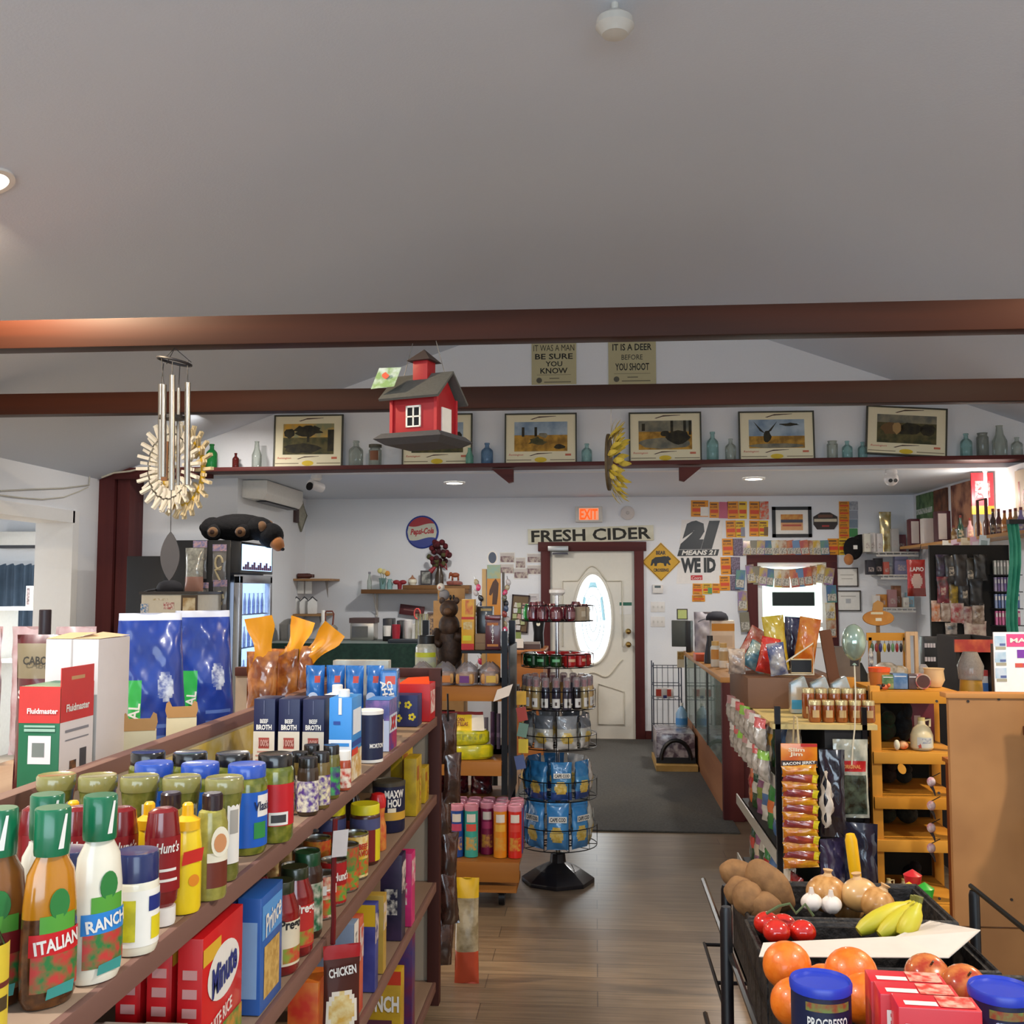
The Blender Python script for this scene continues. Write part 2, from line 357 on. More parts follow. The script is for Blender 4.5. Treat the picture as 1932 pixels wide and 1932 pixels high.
for sx in (-1, 1): fg.add([(ox + sx * .10, BY + .043, ozc - .02), (ox + sx * .135, BY + .043, ozc - .02), (ox + sx * .105, BY + .043, ozc + .24), (ox + sx * .075, BY + .043, ozc + .22)], [(0, 1, 2, 3)], EM('#a9d4e0', 1.2))
fg.add([(ox - .05, BY + .043, ozc + .33), (ox + .05, BY + .043, ozc + .33), (ox + .03, BY + .043, ozc + .39), (ox - .03, BY + .043, ozc + .39)], [(0, 1, 2, 3)], EM('#a9d4e0', 1.2))
fg.build('frosted_panels', door, smooth=0)
BRASS = C('#b99a5a', .25, metal=1)
for z in (1.0, 1.14):
    MB().sph((dx1 - .07, BY - .03, z), .03, .03, .03, BRASS).lathe([(.03, 0), (.03, .01)], BRASS, T=Matrix.Translation((dx1 - .07, BY + .02, z)) @ Matrix.Rotation(pi / 2, 4, 'X')).tube([(dx1 - .07, BY + .02, z), (dx1 - .07, BY - .03, z)], .012, BRASS).build('door_knob' if z < 1.1 else 'deadbolt', door)
MB().bx(dx0 - .02, dx0 + .2, BY - .09, BY - .03, 2.0, 2.055, C('#a8a8a6', .35, metal=.7)).bx(dx0 + .02, dx0 + .2, BY - .07, BY - .03, 1.96, 1.99, C('#3a3444', .4)).build('door_closer', door, bev=.006)
nl = MB().bx(dx1 - .16, dx1 - .03, BY + .017, BY + .019, 1.32, 1.45, C('#efece4')).bx(dx1 - .16, dx1 - .03, BY + .015, BY + .017, 1.415, 1.45, C('#2c6a55')).build('door_notice', door)
# back window: white frame, two panes, daylight outside
wf = MB()
for a, bb, c2, d2 in ((wx0, wx1, wz0, wz0 + .05), (wx0, wx1, wz1 - .05, wz1), (wx0, wx0 + .05, wz0 + .05, wz1 - .05), (wx1 - .05, wx1, wz0 + .05, wz1 - .05), (wx0 + .05, wx1 - .05, 1.19, 1.24)): wf.bx(a, bb, BY - .01, BY + .05, c2, d2, tw)
wn = ST(wf, 'window_1'); MB().bx(wx0, wx1, BY + .03, BY + .034, wz0, wz1, GL('#eef8f4', .03)).build('pane', wn)
MB().bx(wx0 - .11, wx0, BY - .03, BY, .9, 1.875, MAROONZ).bx(wx1, wx1 + .11, BY - .03, BY, .9, 1.875, MAROONZ).bx(wx0 - .11, wx1 + .11, BY - .035, BY, 1.875, 1.955, MAROON).build('window_casing', wn)
ST(MB().bx(.2, 4, BY + 1.4, BY + 1.45, -.1, 3, EM('#eafff4', 2.2)), 'exterior_daylight')
S(MB().bx(1.87, 2.31, BY - .02, BY - .012, 1.415, 1.56, C('#16211d', .4)), 'open_sign', 'dark green sign board hanging in the back window seen from behind', 'sign')
# ceiling lights and fixture
for i, (x, y) in enumerate(CANS[:2] + CANS[-1:]):
    z = roof_z(x); t = T('recessed_light', 'round warm recessed light in the sloping ceiling %s' % ['on the left-hand slope', 'on the right-hand slope', 'added unseen behind the far beam'][i], 'ceiling light', (x, y, z), group='recessed lights of the vault', rot=(0, (-1 if x < RIDGE_X else 1) * atan(SLOPE), 0))
    MB().lathe([(.075, -.012), (.1, -.012), (.1, .0)], C('#f2efe8', .4), 28, cap=False).build('trim_ring', t); MB().disc((0, 0, -.008), .078, EM('#ffe9c4', 14), 28, 'z').build('lamp', t, smooth=0)
for i, (x, y) in enumerate(FLATCANS):
    t = T('recessed_light', ['round glowing recessed light over the lottery notices', 'round glowing recessed light near the air conditioner'][i], 'ceiling light', (x, y, FCZ - .001), group='recessed lights of the back room')
    MB().lathe([(.075, -.012), (.1, -.012), (.1, .0)], C('#f2efe8', .4), 28, cap=False).build('trim_ring', t); MB().disc((0, 0, -.01), .078, EM('#fff0d8', 16), 28, 'z').build('lamp', t, smooth=0)
px = at(1160, 46, 3.86)
t = T('ceiling_fixture', 'small white domed fixture hanging under the ceiling ridge', 'ceiling fixture', (px[0], 3.86, px[2]))
MB().lathe([(.002, -.05), (.05, -.042), (.075, -.01), (.07, .02), (.03, .05)], C('#d9d8d0', .5), 24).build('dome', t); MB().lathe([(.014, .04), (.014, roof_z(px[0]) - px[2] + .02)], C('#d9d8d0', .5), 10).build('stem', t)
# ================= gable shelf, pictures, bottles, hanging things =================
SY0, SY1 = 8.44, GY
zl, zr = 2.583, 2.625
def shelf_z(x): return zl + (zr - zl) * (x + 3.4) / 7.0 + .0352     # top of the board
b = MB(); b.add([(x, y, zz + dz) for x, zz in ((-3.4, zl), (3.6, zr)) for y in (SY0, SY1) for dz in (0, .034)], [(0, 2, 3, 1), (4, 5, 7, 6), (0, 1, 5, 4), (2, 6, 7, 3), (1, 3, 7, 5), (0, 4, 6, 2)], MAROON)
plate = S(b, 'plate_shelf', 'long narrow maroon shelf high across the gable wall', 'shelf', bev=.004)
for px, pz in ((948, 905), (1303, 905)):
    x = at(px, pz, 8.5)[0]; s = 1 if px < 1100 else -1
    MB().prism([(x - s * .09, zl + .005), (x + s * .09, zl + .005), (x + s * .09, zl - .10), (x + s * .05, zl - .11)], 8.5, 8.56, MAROON).build('bracket', plate)
SKY = C('#aebfcb', .8, two='#7d94ab', sc=6); FIELD = C('#c99a3f', .8, two='#8d6a2c', sc=14); DUSK = C('#d9a63c', .8, two='#8a8d6b', sc=7); BRUSH = C('#3d4029', .8, two='#645c38', sc=14); DARK = C('#24241d', .8, two='#3a3524', sc=20); GREYB = C('#66675f', .8, two='#8f8a74', sc=10); MATB = C('#efe6c4', .7, var=.02); GUN = C('#4a3020', .6); FRB = C('#3b3a2c', .5)
def gun(b, x, z, L, y):
    b.add([(x - L / 2, y, z - L * .06), (x - L * .42, y, z - L * .07), (x - L * .2, y, z), (x + L / 2, y, z + L * .05), (x + L / 2, y, z + L * .065), (x - L * .15, y, z + L * .055)], [(0, 1, 2, 5), (2, 3, 4, 5)], GUN)
def blob(b, x, z, rx, rz, m, y, n=14, seed=0, jag=.25):
    r = random.Random(seed); vs = [(x + rx * cos(2 * pi * k / n) * (1 + r.uniform(-jag, jag)), y, z + rz * sin(2 * pi * k / n) * (1 + r.uniform(-jag, jag))) for k in range(n)]
    b.add(vs, [tuple(range(n))], m)
PICS = [((515, 781, 647, 887), 0, 'a dark bare tree before a yellow sky', 0), ((758, 779, 891, 887), 0, 'brush, half hidden by the red bird feeder', 1), ((952, 778, 1088, 886), 0, 'hunters and flushed birds over a tan field', 2), ((1187, 776, 1323, 886), 0, 'a black bear on a fallen log', 3), ((1395, 774, 1536, 884), 0, 'a goose rising against blue sky', 4), ((1633, 766, 1783, 877), 3.6, 'two brown dogs in long grass, hung crooked', 5)]
for (x0, y0, x1, y1), tilt, what, idx in PICS:
    Y = 8.6; A = at(x0, y1, Y); B = at(x1, y0, Y); w = B[0] - A[0]; cx = (A[0] + B[0]) / 2; zb = shelf_z(cx) + (.002 if not tilt else .024); h = B[2] - zb
    t = T('framed_picture', 'framed hunting print showing ' + what, 'picture', (cx, Y, zb), group='hunting prints on the high shelf', rot=(radians(-3), radians(tilt), 0))
    MB().bx(-w / 2, w / 2, 0, .012, 0, h, FRB).build('backing', t)
    fr = MB()
    for q in ((-w / 2, w / 2, 0, .012), (-w / 2, w / 2, h - .012, h), (-w / 2, -w / 2 + .012, 0, h), (w / 2 - .012, w / 2, 0, h)): fr.bx(q[0], q[1], -.012, 0, q[2], q[3], FRB)
    fr.build('frame', t)
    m = MB(); m.quad((-w / 2 + .01, -.003, .01), (w / 2 - .01, -.003, .01), (w / 2 - .01, -.003, h - .01), (-w / 2 + .01, -.003, h - .01), MATB)
    gun(m, .02, h * .91, w * .36, -.004); gun(m, 0, h * .19, w * .32, -.004)
    m.disc((0, -.004, h * .085), w * .085, C('#e2c22c', .6), 20, rz=h * .05)
    for s in (-1, 1): m.bx(s * w * .3 - w * .17, s * w * .3 + w * .17, -.0045, -.004, h * .075, h * .09, C('#8a7a58'))
    m.bx(w * .34, w * .42, -.0045, -.004, h * .16, h * .2, C('#c9694a'))
    m.build('mat_board', t, smooth=0)
    text('Remington', w * .2, h * .05, C('#c9482c'), t, (-w * .34, -.0045, h * .18), shear=.2)
    p = MB(); X0, X1, Z0, Z1 = -w * .365, w * .37, h * .25, h * .83; hz = Z0 + (Z1 - Z0) * [.55, .4, .55, .62, .42, .72][idx]
    sky = [DUSK, SKY, SKY, GREYB, SKY, GREYB][idx]; gr = [BRUSH, BRUSH, FIELD, FIELD, FIELD, BRUSH][idx]
    p.quad((X0, -.005, Z0), (X1, -.005, Z0), (X1, -.005, hz), (X0, -.005, hz), gr).quad((X0, -.005, hz), (X1, -.005, hz), (X1, -.005, Z1), (X0, -.005, Z1), sky)
    W_, H_ = X1 - X0, Z1 - Z0
    if idx == 0:
        blob(p, X0 + W_ * .5, Z0 + H_ * .78, W_ * .26, H_ * .17, DARK, -.006, 22, 3, .35); p.bx(X0 + W_ * .47, X0 + W_ * .52, -.006, -.0055, Z0 + H_ * .4, Z0 + H_ * .75, DARK); blob(p, X0 + W_ * .12, Z0 + H_ * .68, W_ * .1, H_ * .15, DARK, -.006, 12, 5); p.bx(X0 + W_ * .88, X1, -.006, -.0055, Z0 + H_ * .1, Z0 + H_ * .8, DARK); blob(p, X0 + W_ * .4, Z0 + H_ * .2, W_ * .38, H_ * .16, DARK, -.006, 16, 9)
    elif idx == 2:
        for q in (.14, .38): p.bx(X0 + W_ * q, X0 + W_ * (q + .05), -.006, -.0055, Z0 + H_ * .5, Z0 + H_ * .82, DARK)
        blob(p, X0 + W_ * .42, Z0 + H_ * .35, W_ * .17, H_ * .12, BRUSH, -.006, 13, 4, .5); blob(p, X0 + W_ * .55, Z0 + H_ * .55, W_ * .1, H_ * .09, GREYB, -.006, 11, 8, .4); blob(p, X0 + W_ * .85, Z0 + H_ * .15, W_ * .1, H_ * .08, DARK, -.006, 11, 6)
    elif idx == 3:
        blob(p, X0 + W_ * .5, Z0 + H_ * .22, W_ * .48, H_ * .2, GREYB, -.0055, 18, 4, .08); blob(p, X0 + W_ * .74, Z0 + H_ * .42, W_ * .22, H_ * .24, DARK, -.006, 16, 2, .1); blob(p, X0 + W_ * .5, Z0 + H_ * .55, W_ * .09, H_ * .1, DARK, -.0061, 12, 2, .12)
        for q in (.6, .84, .94): p.bx(X0 + W_ * q, X0 + W_ * (q + .05), -.0058, -.0052, Z0 + H_ * .5, Z1, DARK)
        p.bx(X0 + W_ * .06, X0 + W_ * .12, -.006, -.0055, Z0 + H_ * .65, Z0 + H_ * .9, DARK)
    elif idx == 4:
        for q in (-1, 1): p.add([(X0 + W_ * .3, -.006, Z0 + H_ * .5), (X0 + W_ * (.3 + q * .22), -.006, Z0 + H_ * .95), (X0 + W_ * (.3 + q * .1), -.006, Z0 + H_ * .6)], [(0, 1, 2)], DARK)
        blob(p, X0 + W_ * .33, Z0 + H_ * .4, W_ * .07, H_ * .22, DARK, -.0061, 12, 2, .15); blob(p, X0 + W_ * .75, Z0 + H_ * .82, W_ * .16, H_ * .05, DARK, -.006, 12, 3, .4); blob(p, X0 + W_ * .5, Z0 + H_ * .08, W_ * .5, H_ * .08, GREYB, -.006, 16, 3, .1)
    else:
        for q, r in ((.25, .2), (.55, .22), (.85, .12)): blob(p, X0 + W_ * q, Z0 + H_ * .5, W_ * r, H_ * .22, DARK if q != .25 else C('#6e5434', .8), -.006, 14, int(q * 20), .2)
        blob(p, X0 + W_ * .33, Z0 + H_ * .52, W_ * .07, H_ * .2, C('#a88a5a', .8), -.0062, 12, 5, .2)
    p.build('painting', t, smooth=0)
def bottle(name, label, cat, loc, w, h, mat, group=None, kind=0, cap=None):
    r = w / 2
    prof = [[(r * .9, 0), (r, .01), (r, h * .6), (r * .9, h * .68), (r * .38, h * .8), (r * .36, h * .93), (r * .46, h * .94), (r * .44, h)],
            [(r * .9, 0), (r, .01), (r, h * .82), (r * .8, h * .88), (r * .8, h * .93), (r * .9, h)],
            [(r * .9, 0), (r, .008), (r, h * .5), (r * .55, h * .72), (r * .42, h * .95), (r * .5, h)]][kind]
    t = T(name, label, cat, loc, group=group)
    MB().lathe(prof, mat, 18, cap=True).build('body', t)
    if cap: MB().lathe([(prof[-1][0] * 1.12, h - .005), (prof[-1][0] * 1.12, h + .018)], cap, 16).build('lid', t)
    return t
CLR = GL('#cfd8cf', .16); AQ = GL('#a9d8d6', .16); BLU = GL('#6e9cc4', .35); GRN = GL('#1f7a3a', .75); BRN = GL('#5a1c18', .85)
BOT = [(400, 838, 22, GRN, 0, 'green glass bottle at the left-hand end of the high shelf'), (445, 855, 13, BRN, 0, 'small brown glass bottle beside the green one'), (485, 833, 19, CLR, 2, 'clear bottle just before the bare tree print'), (672, 832, 28, CLR, 0, 'wide clear bottle just after the bare tree print'), (708, 843, 25, CLR, 1, 'lidded clear jar with a small brown label'), (886, 845, 15, GL('#7fc4b2', .4), 2, 'slim aqua bottle before the edge of the half-hidden print'), (919, 836, 23, BLU, 0, 'blue glass bottle before the flushed birds print'), (1107, 837, 20, AQ, 0, 'aqua bottle between the flushed birds print and the yellow wreath'), (1344, 815, 22, AQ, 0, 'tall aqua bottle beside the black bear print'), (1378, 828, 20, CLR, 0, 'clear bottle touching the goose print'), (1570, 832, 20, CLR, 1, 'clear bottle first after the goose print'), (1598, 832, 19, AQ, 0, 'aqua bottle second after the goose print'), (1627, 834, 17, AQ, 0, 'aqua bottle leaning side of the crooked dog print'), (1822, 818, 21, AQ, 0, 'aqua bottle first beyond the crooked dog print'), (1853, 817, 21, GL('#a8b0a8', .3), 1, 'grey jar second beyond the crooked dog print'), (1885, 803, 26, CLR, 2, 'tall wide clear bottle third beyond the crooked dog print'), (1918, 825, 20, CLR, 0, 'clear bottle last beyond the crooked dog print')]
for px, py, w, m, k, lb in BOT:
    Y = 8.58 if px != 886 else 8.5; P = at(px, py, Y); z = shelf_z(P[0]); t = bottle('bottle' if k != 1 else 'jar', lb, 'bottle' if k != 1 else 'jar', (P[0], Y, z), wpx(w, Y), P[2] - z, m, 'old bottles on the high shelf', k, C('#4a4636', .5) if px == 708 else None)
    if px == 708: MB().band(wpx(w, Y) / 2 + .001, .05, .13, -40, 40, C('#7a4a2c', .6)).build('label', t)
P = at(1162, 880, 8.55); S(MB().cb(0, 0, .04, .06, .03, .08, C('#4a5870', .6)), 'tin', 'small slate blue tin on the high shelf behind the yellow wreath', 'tin', (P[0] + .01, 8.55, shelf_z(P[0])), bev=.004)
# warning placards on the gable wall
PAP = C('#c3ba92', .75, var=.03); INK = C('#26241f', .7)
for x0, x1, lines, lb in ((1003, 1087, [('IT WAS A MAN', 656, 12, 78, 0), ('BE SURE', 672, 11, 72, .02), ('YOU', 686, 10, 32, .02), ('KNOW', 699, 11, 52, .02)], 'tan placard ending BE SURE YOU KNOW on the gable wall'), (1148, 1237, [('IT IS A DEER', 657, 13, 74, .02), ('BEFORE', 676, 10, 40, 0), ('YOU SHOOT', 694, 14, 64, .02)], 'tan placard reading IT IS A DEER BEFORE YOU SHOOT on the gable wall')):
    A = at(x0, 726, GY - .01); B = at(x1, 618, GY - .01); t = T('warning_placard', lb, 'sign', ((A[0] + B[0]) / 2, GY - .004, A[2]), group='tan hunting placards')
    w = B[0] - A[0]; MB().bx(-w / 2, w / 2, -.006, 0, 0, B[2] - A[2], PAP).build('board', t)
    for s, py, h, ww, bo in lines:
        zz = at(1100, py, GY)[2] - A[2]; text(s, wpx(ww, GY), wpx(h, GY), INK, t, (0, -.006, zz), bold=bo)
    zz = at(1100, 717, GY)[2] - A[2]; MB().disc((-w * .33, -.008, zz), .024, C('#55503f'), 18).bx(-w * .1, w * .12, -.008, -.007, zz + .012, zz + .02, C('#6d6650')).bx(-w * .22, w * .38, -.008, -.007, zz - .02, zz - .012, C('#6d6650')).bx(-w * .38, w * .38, -.008, -.007, zz + .045, zz + .048, C('#6d6650')).build('seal_and_small_print', t, smooth=0)
# wind chime under the near beam
def hang_cord(t, a, b2, r=.0018, m=None): MB().tube([a, b2], r, m or C('#3a3a3c', .6), 5).build('cord', t)
Y = 4.29; cx, _, cz = at(329, 682, Y); ALU = C('#bdb7ac', .25, metal=1)
t = T('wind_chime', 'silver tube wind chime hanging under the near beam', 'wind chime', (cx, Y, cz))
def loc_(px, py, dy=0): q = at(px, py, Y + dy); return (q[0] - cx, dy, q[2] - cz)
R0 = wpx(32, Y)
MB().tube([(R0 * cos(a * pi / 12), R0 * sin(a * pi / 12), -.03 * cos(a * pi / 12) * .5) for a in range(24)], .006, C('#262428', .5), 6, closed=True).build('top_ring', t)
for k, a in enumerate((20, 140, 260)): hang_cord(t, (R0 * cos(radians(a)), R0 * sin(radians(a)), 0), (.0, 0, 2.64 - cz))
for k, (px, t0, t1, dy) in enumerate(((304, 725, 905, .04), (325, 708, 925, -.07), (337, 732, 915, .06), (354, 722, 915, -.02), (309, 726, 900, -.05))):
    a = loc_(px, t0, dy); e = loc_(px - 1, t1, dy); MB().tube([a, e], .0125 if k != 2 else .008, ALU, 12).build('chime_tube', t); ang = atan2(dy, a[0]); hang_cord(t, a, (R0 * cos(ang), R0 * sin(ang), 0))
c1 = loc_(325, 788); MB().lathe([(.055, -.007), (.055, .007)], C('#2c2a26', .5), 20, c=c1).build('striker', t)
e1 = loc_(312, 833); e2 = loc_(312, 907); MB().bx(e1[0] - .014, e1[0] + .014, -.004, .004, e2[2], e1[2], C('#6b4424', .5)).build('wooden_tag', t)
s0, s1 = loc_(322, 1003), loc_(322, 1096); hang_cord(t, c1, s0)
vs = [(s0[0] + (s1[2] - s0[2]) * 0 + .042 * sin(pi * k / 12) ** .8 * s, 0, s0[2] + (s1[2] - s0[2]) * k / 12) for s, ks in ((1, range(13)), (-1, range(11, 0, -1))) for k in ks]
MB().prism([(v[0], v[2]) for v in vs], -.003, .003, C('#454345', .5, metal=.2)).build('wind_sail', t)
# clothespin wreaths
def wreath(name, label, px, py, R, rz, pinm, ringm, Y, hangpx, tilt=0, disc=None, n=46, plen=.10, rr_=.006):
    c = at(px, py, Y); t = T(name, label, 'wreath', c, group='clothespin wreaths', rot=(0, radians(tilt), radians(rz)))
    MB().tube([(R * cos(a * pi / 18), 0, R * sin(a * pi / 18)) for a in range(36)], rr_, ringm, 6, closed=True).build('hoop', t)
    pm = None
    for k in range(n):
        a = 2 * pi * k / n; tw = (k % 2 - .5) * .5
        if pm is None:
            pm = MB().bx(-.009, .009, -.011, -.002, -plen * .45, plen * .55, pinm[0]).bx(-.009, .009, .002, .011, -plen * .45, plen * .55, pinm[0]).bx(-.0095, .0095, -.012, .012, -.005, .005, C('#9a968c', .3, metal=1)).build('clothespin', t); o = pm
        else: o = pm.copy(); COL.objects.link(o); o.parent = t
        o.matrix_local = Matrix.Translation((R * cos(a), 0, R * sin(a))) @ Matrix.Rotation(-(a - pi / 2), 4, 'Y') @ Matrix.Rotation(tw + .25, 4, 'X')
    if disc: MB().lathe([(.001, 0), (R * .8, .004), (R * .8, .014), (.001, .018)], disc, 28, T=Matrix.Rotation(pi / 2, 4, 'X')).build('backing', t)
    up = 2.64 - c[2]
    w2 = MB().tube([(0, 0, R), (0, 0, up / max(.2, cos(radians(tilt))))], .0022, C('#b8b0a4', .6), 5).build('string', t)
    return t
wreath('clothespin_wreath', 'round white clothespin wreath hanging behind the wind chime', 320, 880, .195, -31, [C('#f6f2e6', .45)], C('#b0a890', .4), 5.85, 318, n=42, plen=.145)
wreath('clothespin_wreath', 'yellow and tan clothespin wreath half hidden behind the white one', 346, 890, .2, -34, [C('#e6d6b0', .5)], C('#d8b01a', .5), 5.89, 330, plen=.15, n=42, rr_=.014)
q = T('dried_flower_wreath', 'yellow petalled wreath hanging almost edge-on from the far beam', 'wreath', at(1152, 872, 5.85), rot=(0, radians(-8), radians(-97)))
YEL = C('#c9b23c', .6, two='#a8952c'); r_ = random.Random(4); Rw = .19
MB().lathe([(.001, .0), (Rw * .85, .003), (Rw * .85, .016), (.001, .02)], C('#5a4a30', .7), 28, T=Matrix.Rotation(pi / 2, 4, 'X')).build('backing_board', q)
pt = None
for k in range(60):
    if pt is None: o = pt = MB().grid(lambda u, v: ((u - .5) * .034 * sin(pi * (v * .9 + .05)), -.012 * sin(pi * v), -.03 + .1 * v), 4, 6, YEL).build('petal', q)
    else: o = pt.copy(); COL.objects.link(o); o.parent = q
    a = 2 * pi * k / 60 * 2; rr = Rw * (.95 if k < 30 else .75)
    o.matrix_local = Matrix.Translation((rr * cos(a), .02 + .016 * (k % 3), rr * sin(a))) @ Matrix.Rotation(-(a - pi / 2), 4, 'Y') @ Matrix.Rotation(-.55 + r_.uniform(-.3, .3), 4, 'X')
MB().tube([(0, 0, Rw * .85), (.0, 0, 2.63 - q.location.z)], .002, C('#b8b0a4', .6), 5).build('string', q)
# red schoolhouse bird feeder under the near beam
Y = 4.25; fx, _, fz = at(798, 826, Y)
RED = C('#a3141d', .5, var=.1, sc=14); SLT = C('#5a5a55', .8, var=.2, sc=80); TRAY = C('#4a4a4c', .75, var=.2, sc=60)
t = T('bird_feeder', 'red schoolhouse bird feeder with grey roof hanging under the near beam', 'bird feeder', (fx, Y + .02, fz), rz=-20)
hw, hd, hh = .105, .085, .165
MB().bx(-hw, hw, -hd, hd, .012, hh, RED).prism([(-hd, hh), (hd, hh), (0, hh + .085)], -hw, hw, RED, T=Matrix.Rotation(pi / 2, 4, 'Z')).build('house', t, bev=.002)
for sx in (-1, 1):
    for sy in (-1, 1): MB().cb(sx * hw, sy * hd, hh / 2 + .006, .014, .014, hh - .012, C('#b3222a', .5)).build('corner_post', t)
MB().add([(-.135, -.12, .012), (.135, -.12, .012), (.135, .12, .012), (-.135, .12, .012), (-.16, -.145, -.012), (.16, -.145, -.012), (.16, .145, -.012), (-.16, .145, -.012), (-.125, -.105, -.035), (.125, -.105, -.035), (.125, .105, -.035), (-.125, .105, -.035)], [(0, 1, 2, 3), (0, 4, 5, 1), (1, 5, 6, 2), (2, 6, 7, 3), (3, 7, 4, 0), (4, 8, 9, 5), (5, 9, 10, 6), (6, 10, 11, 7), (7, 11, 8, 4), (8, 11, 10, 9)], TRAY).build('seed_tray', t, smooth=20)
for sy in (-1, 1):
    MB().add([(-hw - .035, 0, hh + .10), (hw + .035, 0, hh + .10), (hw + .035, sy * .13, hh - .018), (-hw - .035, sy * .13, hh - .018), (-hw - .035, 0, hh + .11), (hw + .035, 0, hh + .11), (hw + .035, sy * .138, hh - .01), (-hw - .035, sy * .138, hh - .01)], [(0, 1, 2, 3), (4, 7, 6, 5), (0, 4, 5, 1), (2, 6, 7, 3), (1, 5, 6, 2), (0, 3, 7, 4)], SLT).build('roof_slope', t, smooth=0)
wnd = MB(); WW = C('#f0ece2', .5)
for a in ((-.035, .035, .036, .042), (-.035, .035, .118, .126), (-.035, -.028, .036, .126), (.028, .035, .036, .126), (-.003, .003, .04, .12), (-.035, .035, .077, .083)): wnd.bx(a[0], a[1], -hd - .006, -hd, a[2], a[3], WW)
wnd.build('window_frame', t); MB().bx(-.03, .03, -hd - .002, -hd + .001, .04, .12, C('#15181a', .2)).build('window_glass', t)
MB().bx(hw, hw + .005, -.04, .04, .02, .12, WW).build('side_door', t)
cu = MB().bx(-.035, .035, -.035, .035, hh + .06, hh + .165, RED).build('cupola', t, bev=.002)
MB().add([(-.055, -.055, hh + .16), (.055, -.055, hh + .16), (.055, .055, hh + .16), (-.055, .055, hh + .16), (0, 0, hh + .215)], [(0, 3, 2, 1), (0, 1, 4), (1, 2, 4), (2, 3, 4), (3, 0, 4)], C('#463a36', .7)).build('cupola_roof', cu, smooth=0)
for sx in (-1, 1): MB().tube([(sx * .10, 0, hh + .1), (sx * .055, 0, 2.645 - fz)], .0016, C('#77736c', .4), 5).build('hanging_wire', t)
cd = MB().quad((-.165, -.085, hh + .035), (-.055, -.08, hh + .038), (-.045, -.04, hh + .125), (-.15, -.045, hh + .13), C('#86a86a', .4, two='#c9d8d0', sc=22)).build('picture_card', t, smooth=0); cd.location = (-.01, -.055, .0)
blob(k_ := MB(), -.105, hh + .09, .016, .013, C('#d8502c'), -.07, 9, 2); kk = k_.build('card_motif', cd)
# cord on the left wall
S(MB().tube([atx(p[0], p[1], XL + .012) for p in ((0, 926), (60, 923), (120, 921), (168, 915), (170, 890), (172, 882))], .006, C('#c4c0b4', .6), 6), 'wall_cable', 'pale cable running along the wall over the doorway', 'cable')
S(MB().tube([atx(p[0], p[1], XL + .012) for p in ((0, 934), (40, 939), (80, 942), (120, 938), (150, 927), (166, 919))], .005, C('#cfcabc', .6), 6), 'wall_cable', 'sagging pale cable under the straight one over the doorway', 'cable')
S(MB().tube([at(p[0], p[1], 8.62) for p in ((192, 901), (215, 892), (245, 889), (275, 882))], .008, C('#d0c8b4', .6), 6), 'twine', 'pale twine looped over the top of the maroon post', 'twine')
# ================= product builders =================
GLOSS = dict(r=.22, coat=.7)
def jar(t, w, h, body, lid, lidh=.02, label=None, lz=(.2, .75), la=(-75, 75), txt=None, shoulder=.86, lidr=.92, txtm=None, twz=None, ex=1, lidstep=True, neckcol=None):
    r = w / 2; hb = h - lidh
    MB().lathe([(r * .9, 0), (r, .008), (r, hb * shoulder), (r * .97, hb * (shoulder + .04)), (r * lidr * .93, hb * .985), (r * lidr * .93, hb)], body, 22, ex=ex).build('body', t)
    MB().lathe([(r * lidr, hb - .004), (r * lidr, h - .003), (r * lidr * .95, h), (r * lidr * .6, h - .0015 if lidstep else h)], lid, 22, ex=ex).build('lid', t)
    if label:
        MB().band(r + .0008, hb * lz[0], hb * lz[1], la[0], la[1], label, 14, ex=ex).build('label', t, smooth=60)
    if txt: text(txt, *(twz[:2]), txtm or WHITE, t, (0, 0, twz[2]), wrap=r + .001, rz=twz[3] if len(twz) > 3 else 0, bold=.02)
def carton(t, w, d, h, m, prints=(), sides=(), tops=(), bev=.002, name='box_body'):
    """prints on the front (-Y): (x0, x1, z0, z1, mat) as fractions; sides on +X: same; tops: same in x, y"""
    MB().bx(-w / 2, w / 2, -d / 2, d / 2, 0, h, m).build(name, t, bev=bev)
    if prints:
        b = MB()
        for i, (a, c, e, f, pm) in enumerate(prints): y = -d / 2 - .0006 - .0003 * i; b.quad((-w / 2 + w * a, y, h * e), (-w / 2 + w * c, y, h * e), (-w / 2 + w * c, y, h * f), (-w / 2 + w * a, y, h * f), pm)
        b.build('front_print', t, smooth=0, weld=False)
    for sgn, lst, nm in ((1, sides, 'side_print'),):
        if lst:
            b = MB()
            for i, (a, c, e, f, pm) in enumerate(lst): x = w / 2 + .0006 + .0003 * i; b.quad((x, -d / 2 + d * a, h * e), (x, -d / 2 + d * c, h * e), (x, -d / 2 + d * c, h * f), (x, -d / 2 + d * a, h * f), pm)
            b.build(nm, t, smooth=0, weld=False)
    if tops:
        b = MB()
        for i, (a, c, e, f, pm) in enumerate(tops): z = h + .0006 + .0003 * i; b.quad((-w / 2 + w * a, -d / 2 + d * e, z), (-w / 2 + w * c, -d / 2 + d * e, z), (-w / 2 + w * c, -d / 2 + d * f, z), (-w / 2 + w * a, -d / 2 + d * f, z), pm)
        b.build('top_print', t, smooth=0, weld=False)
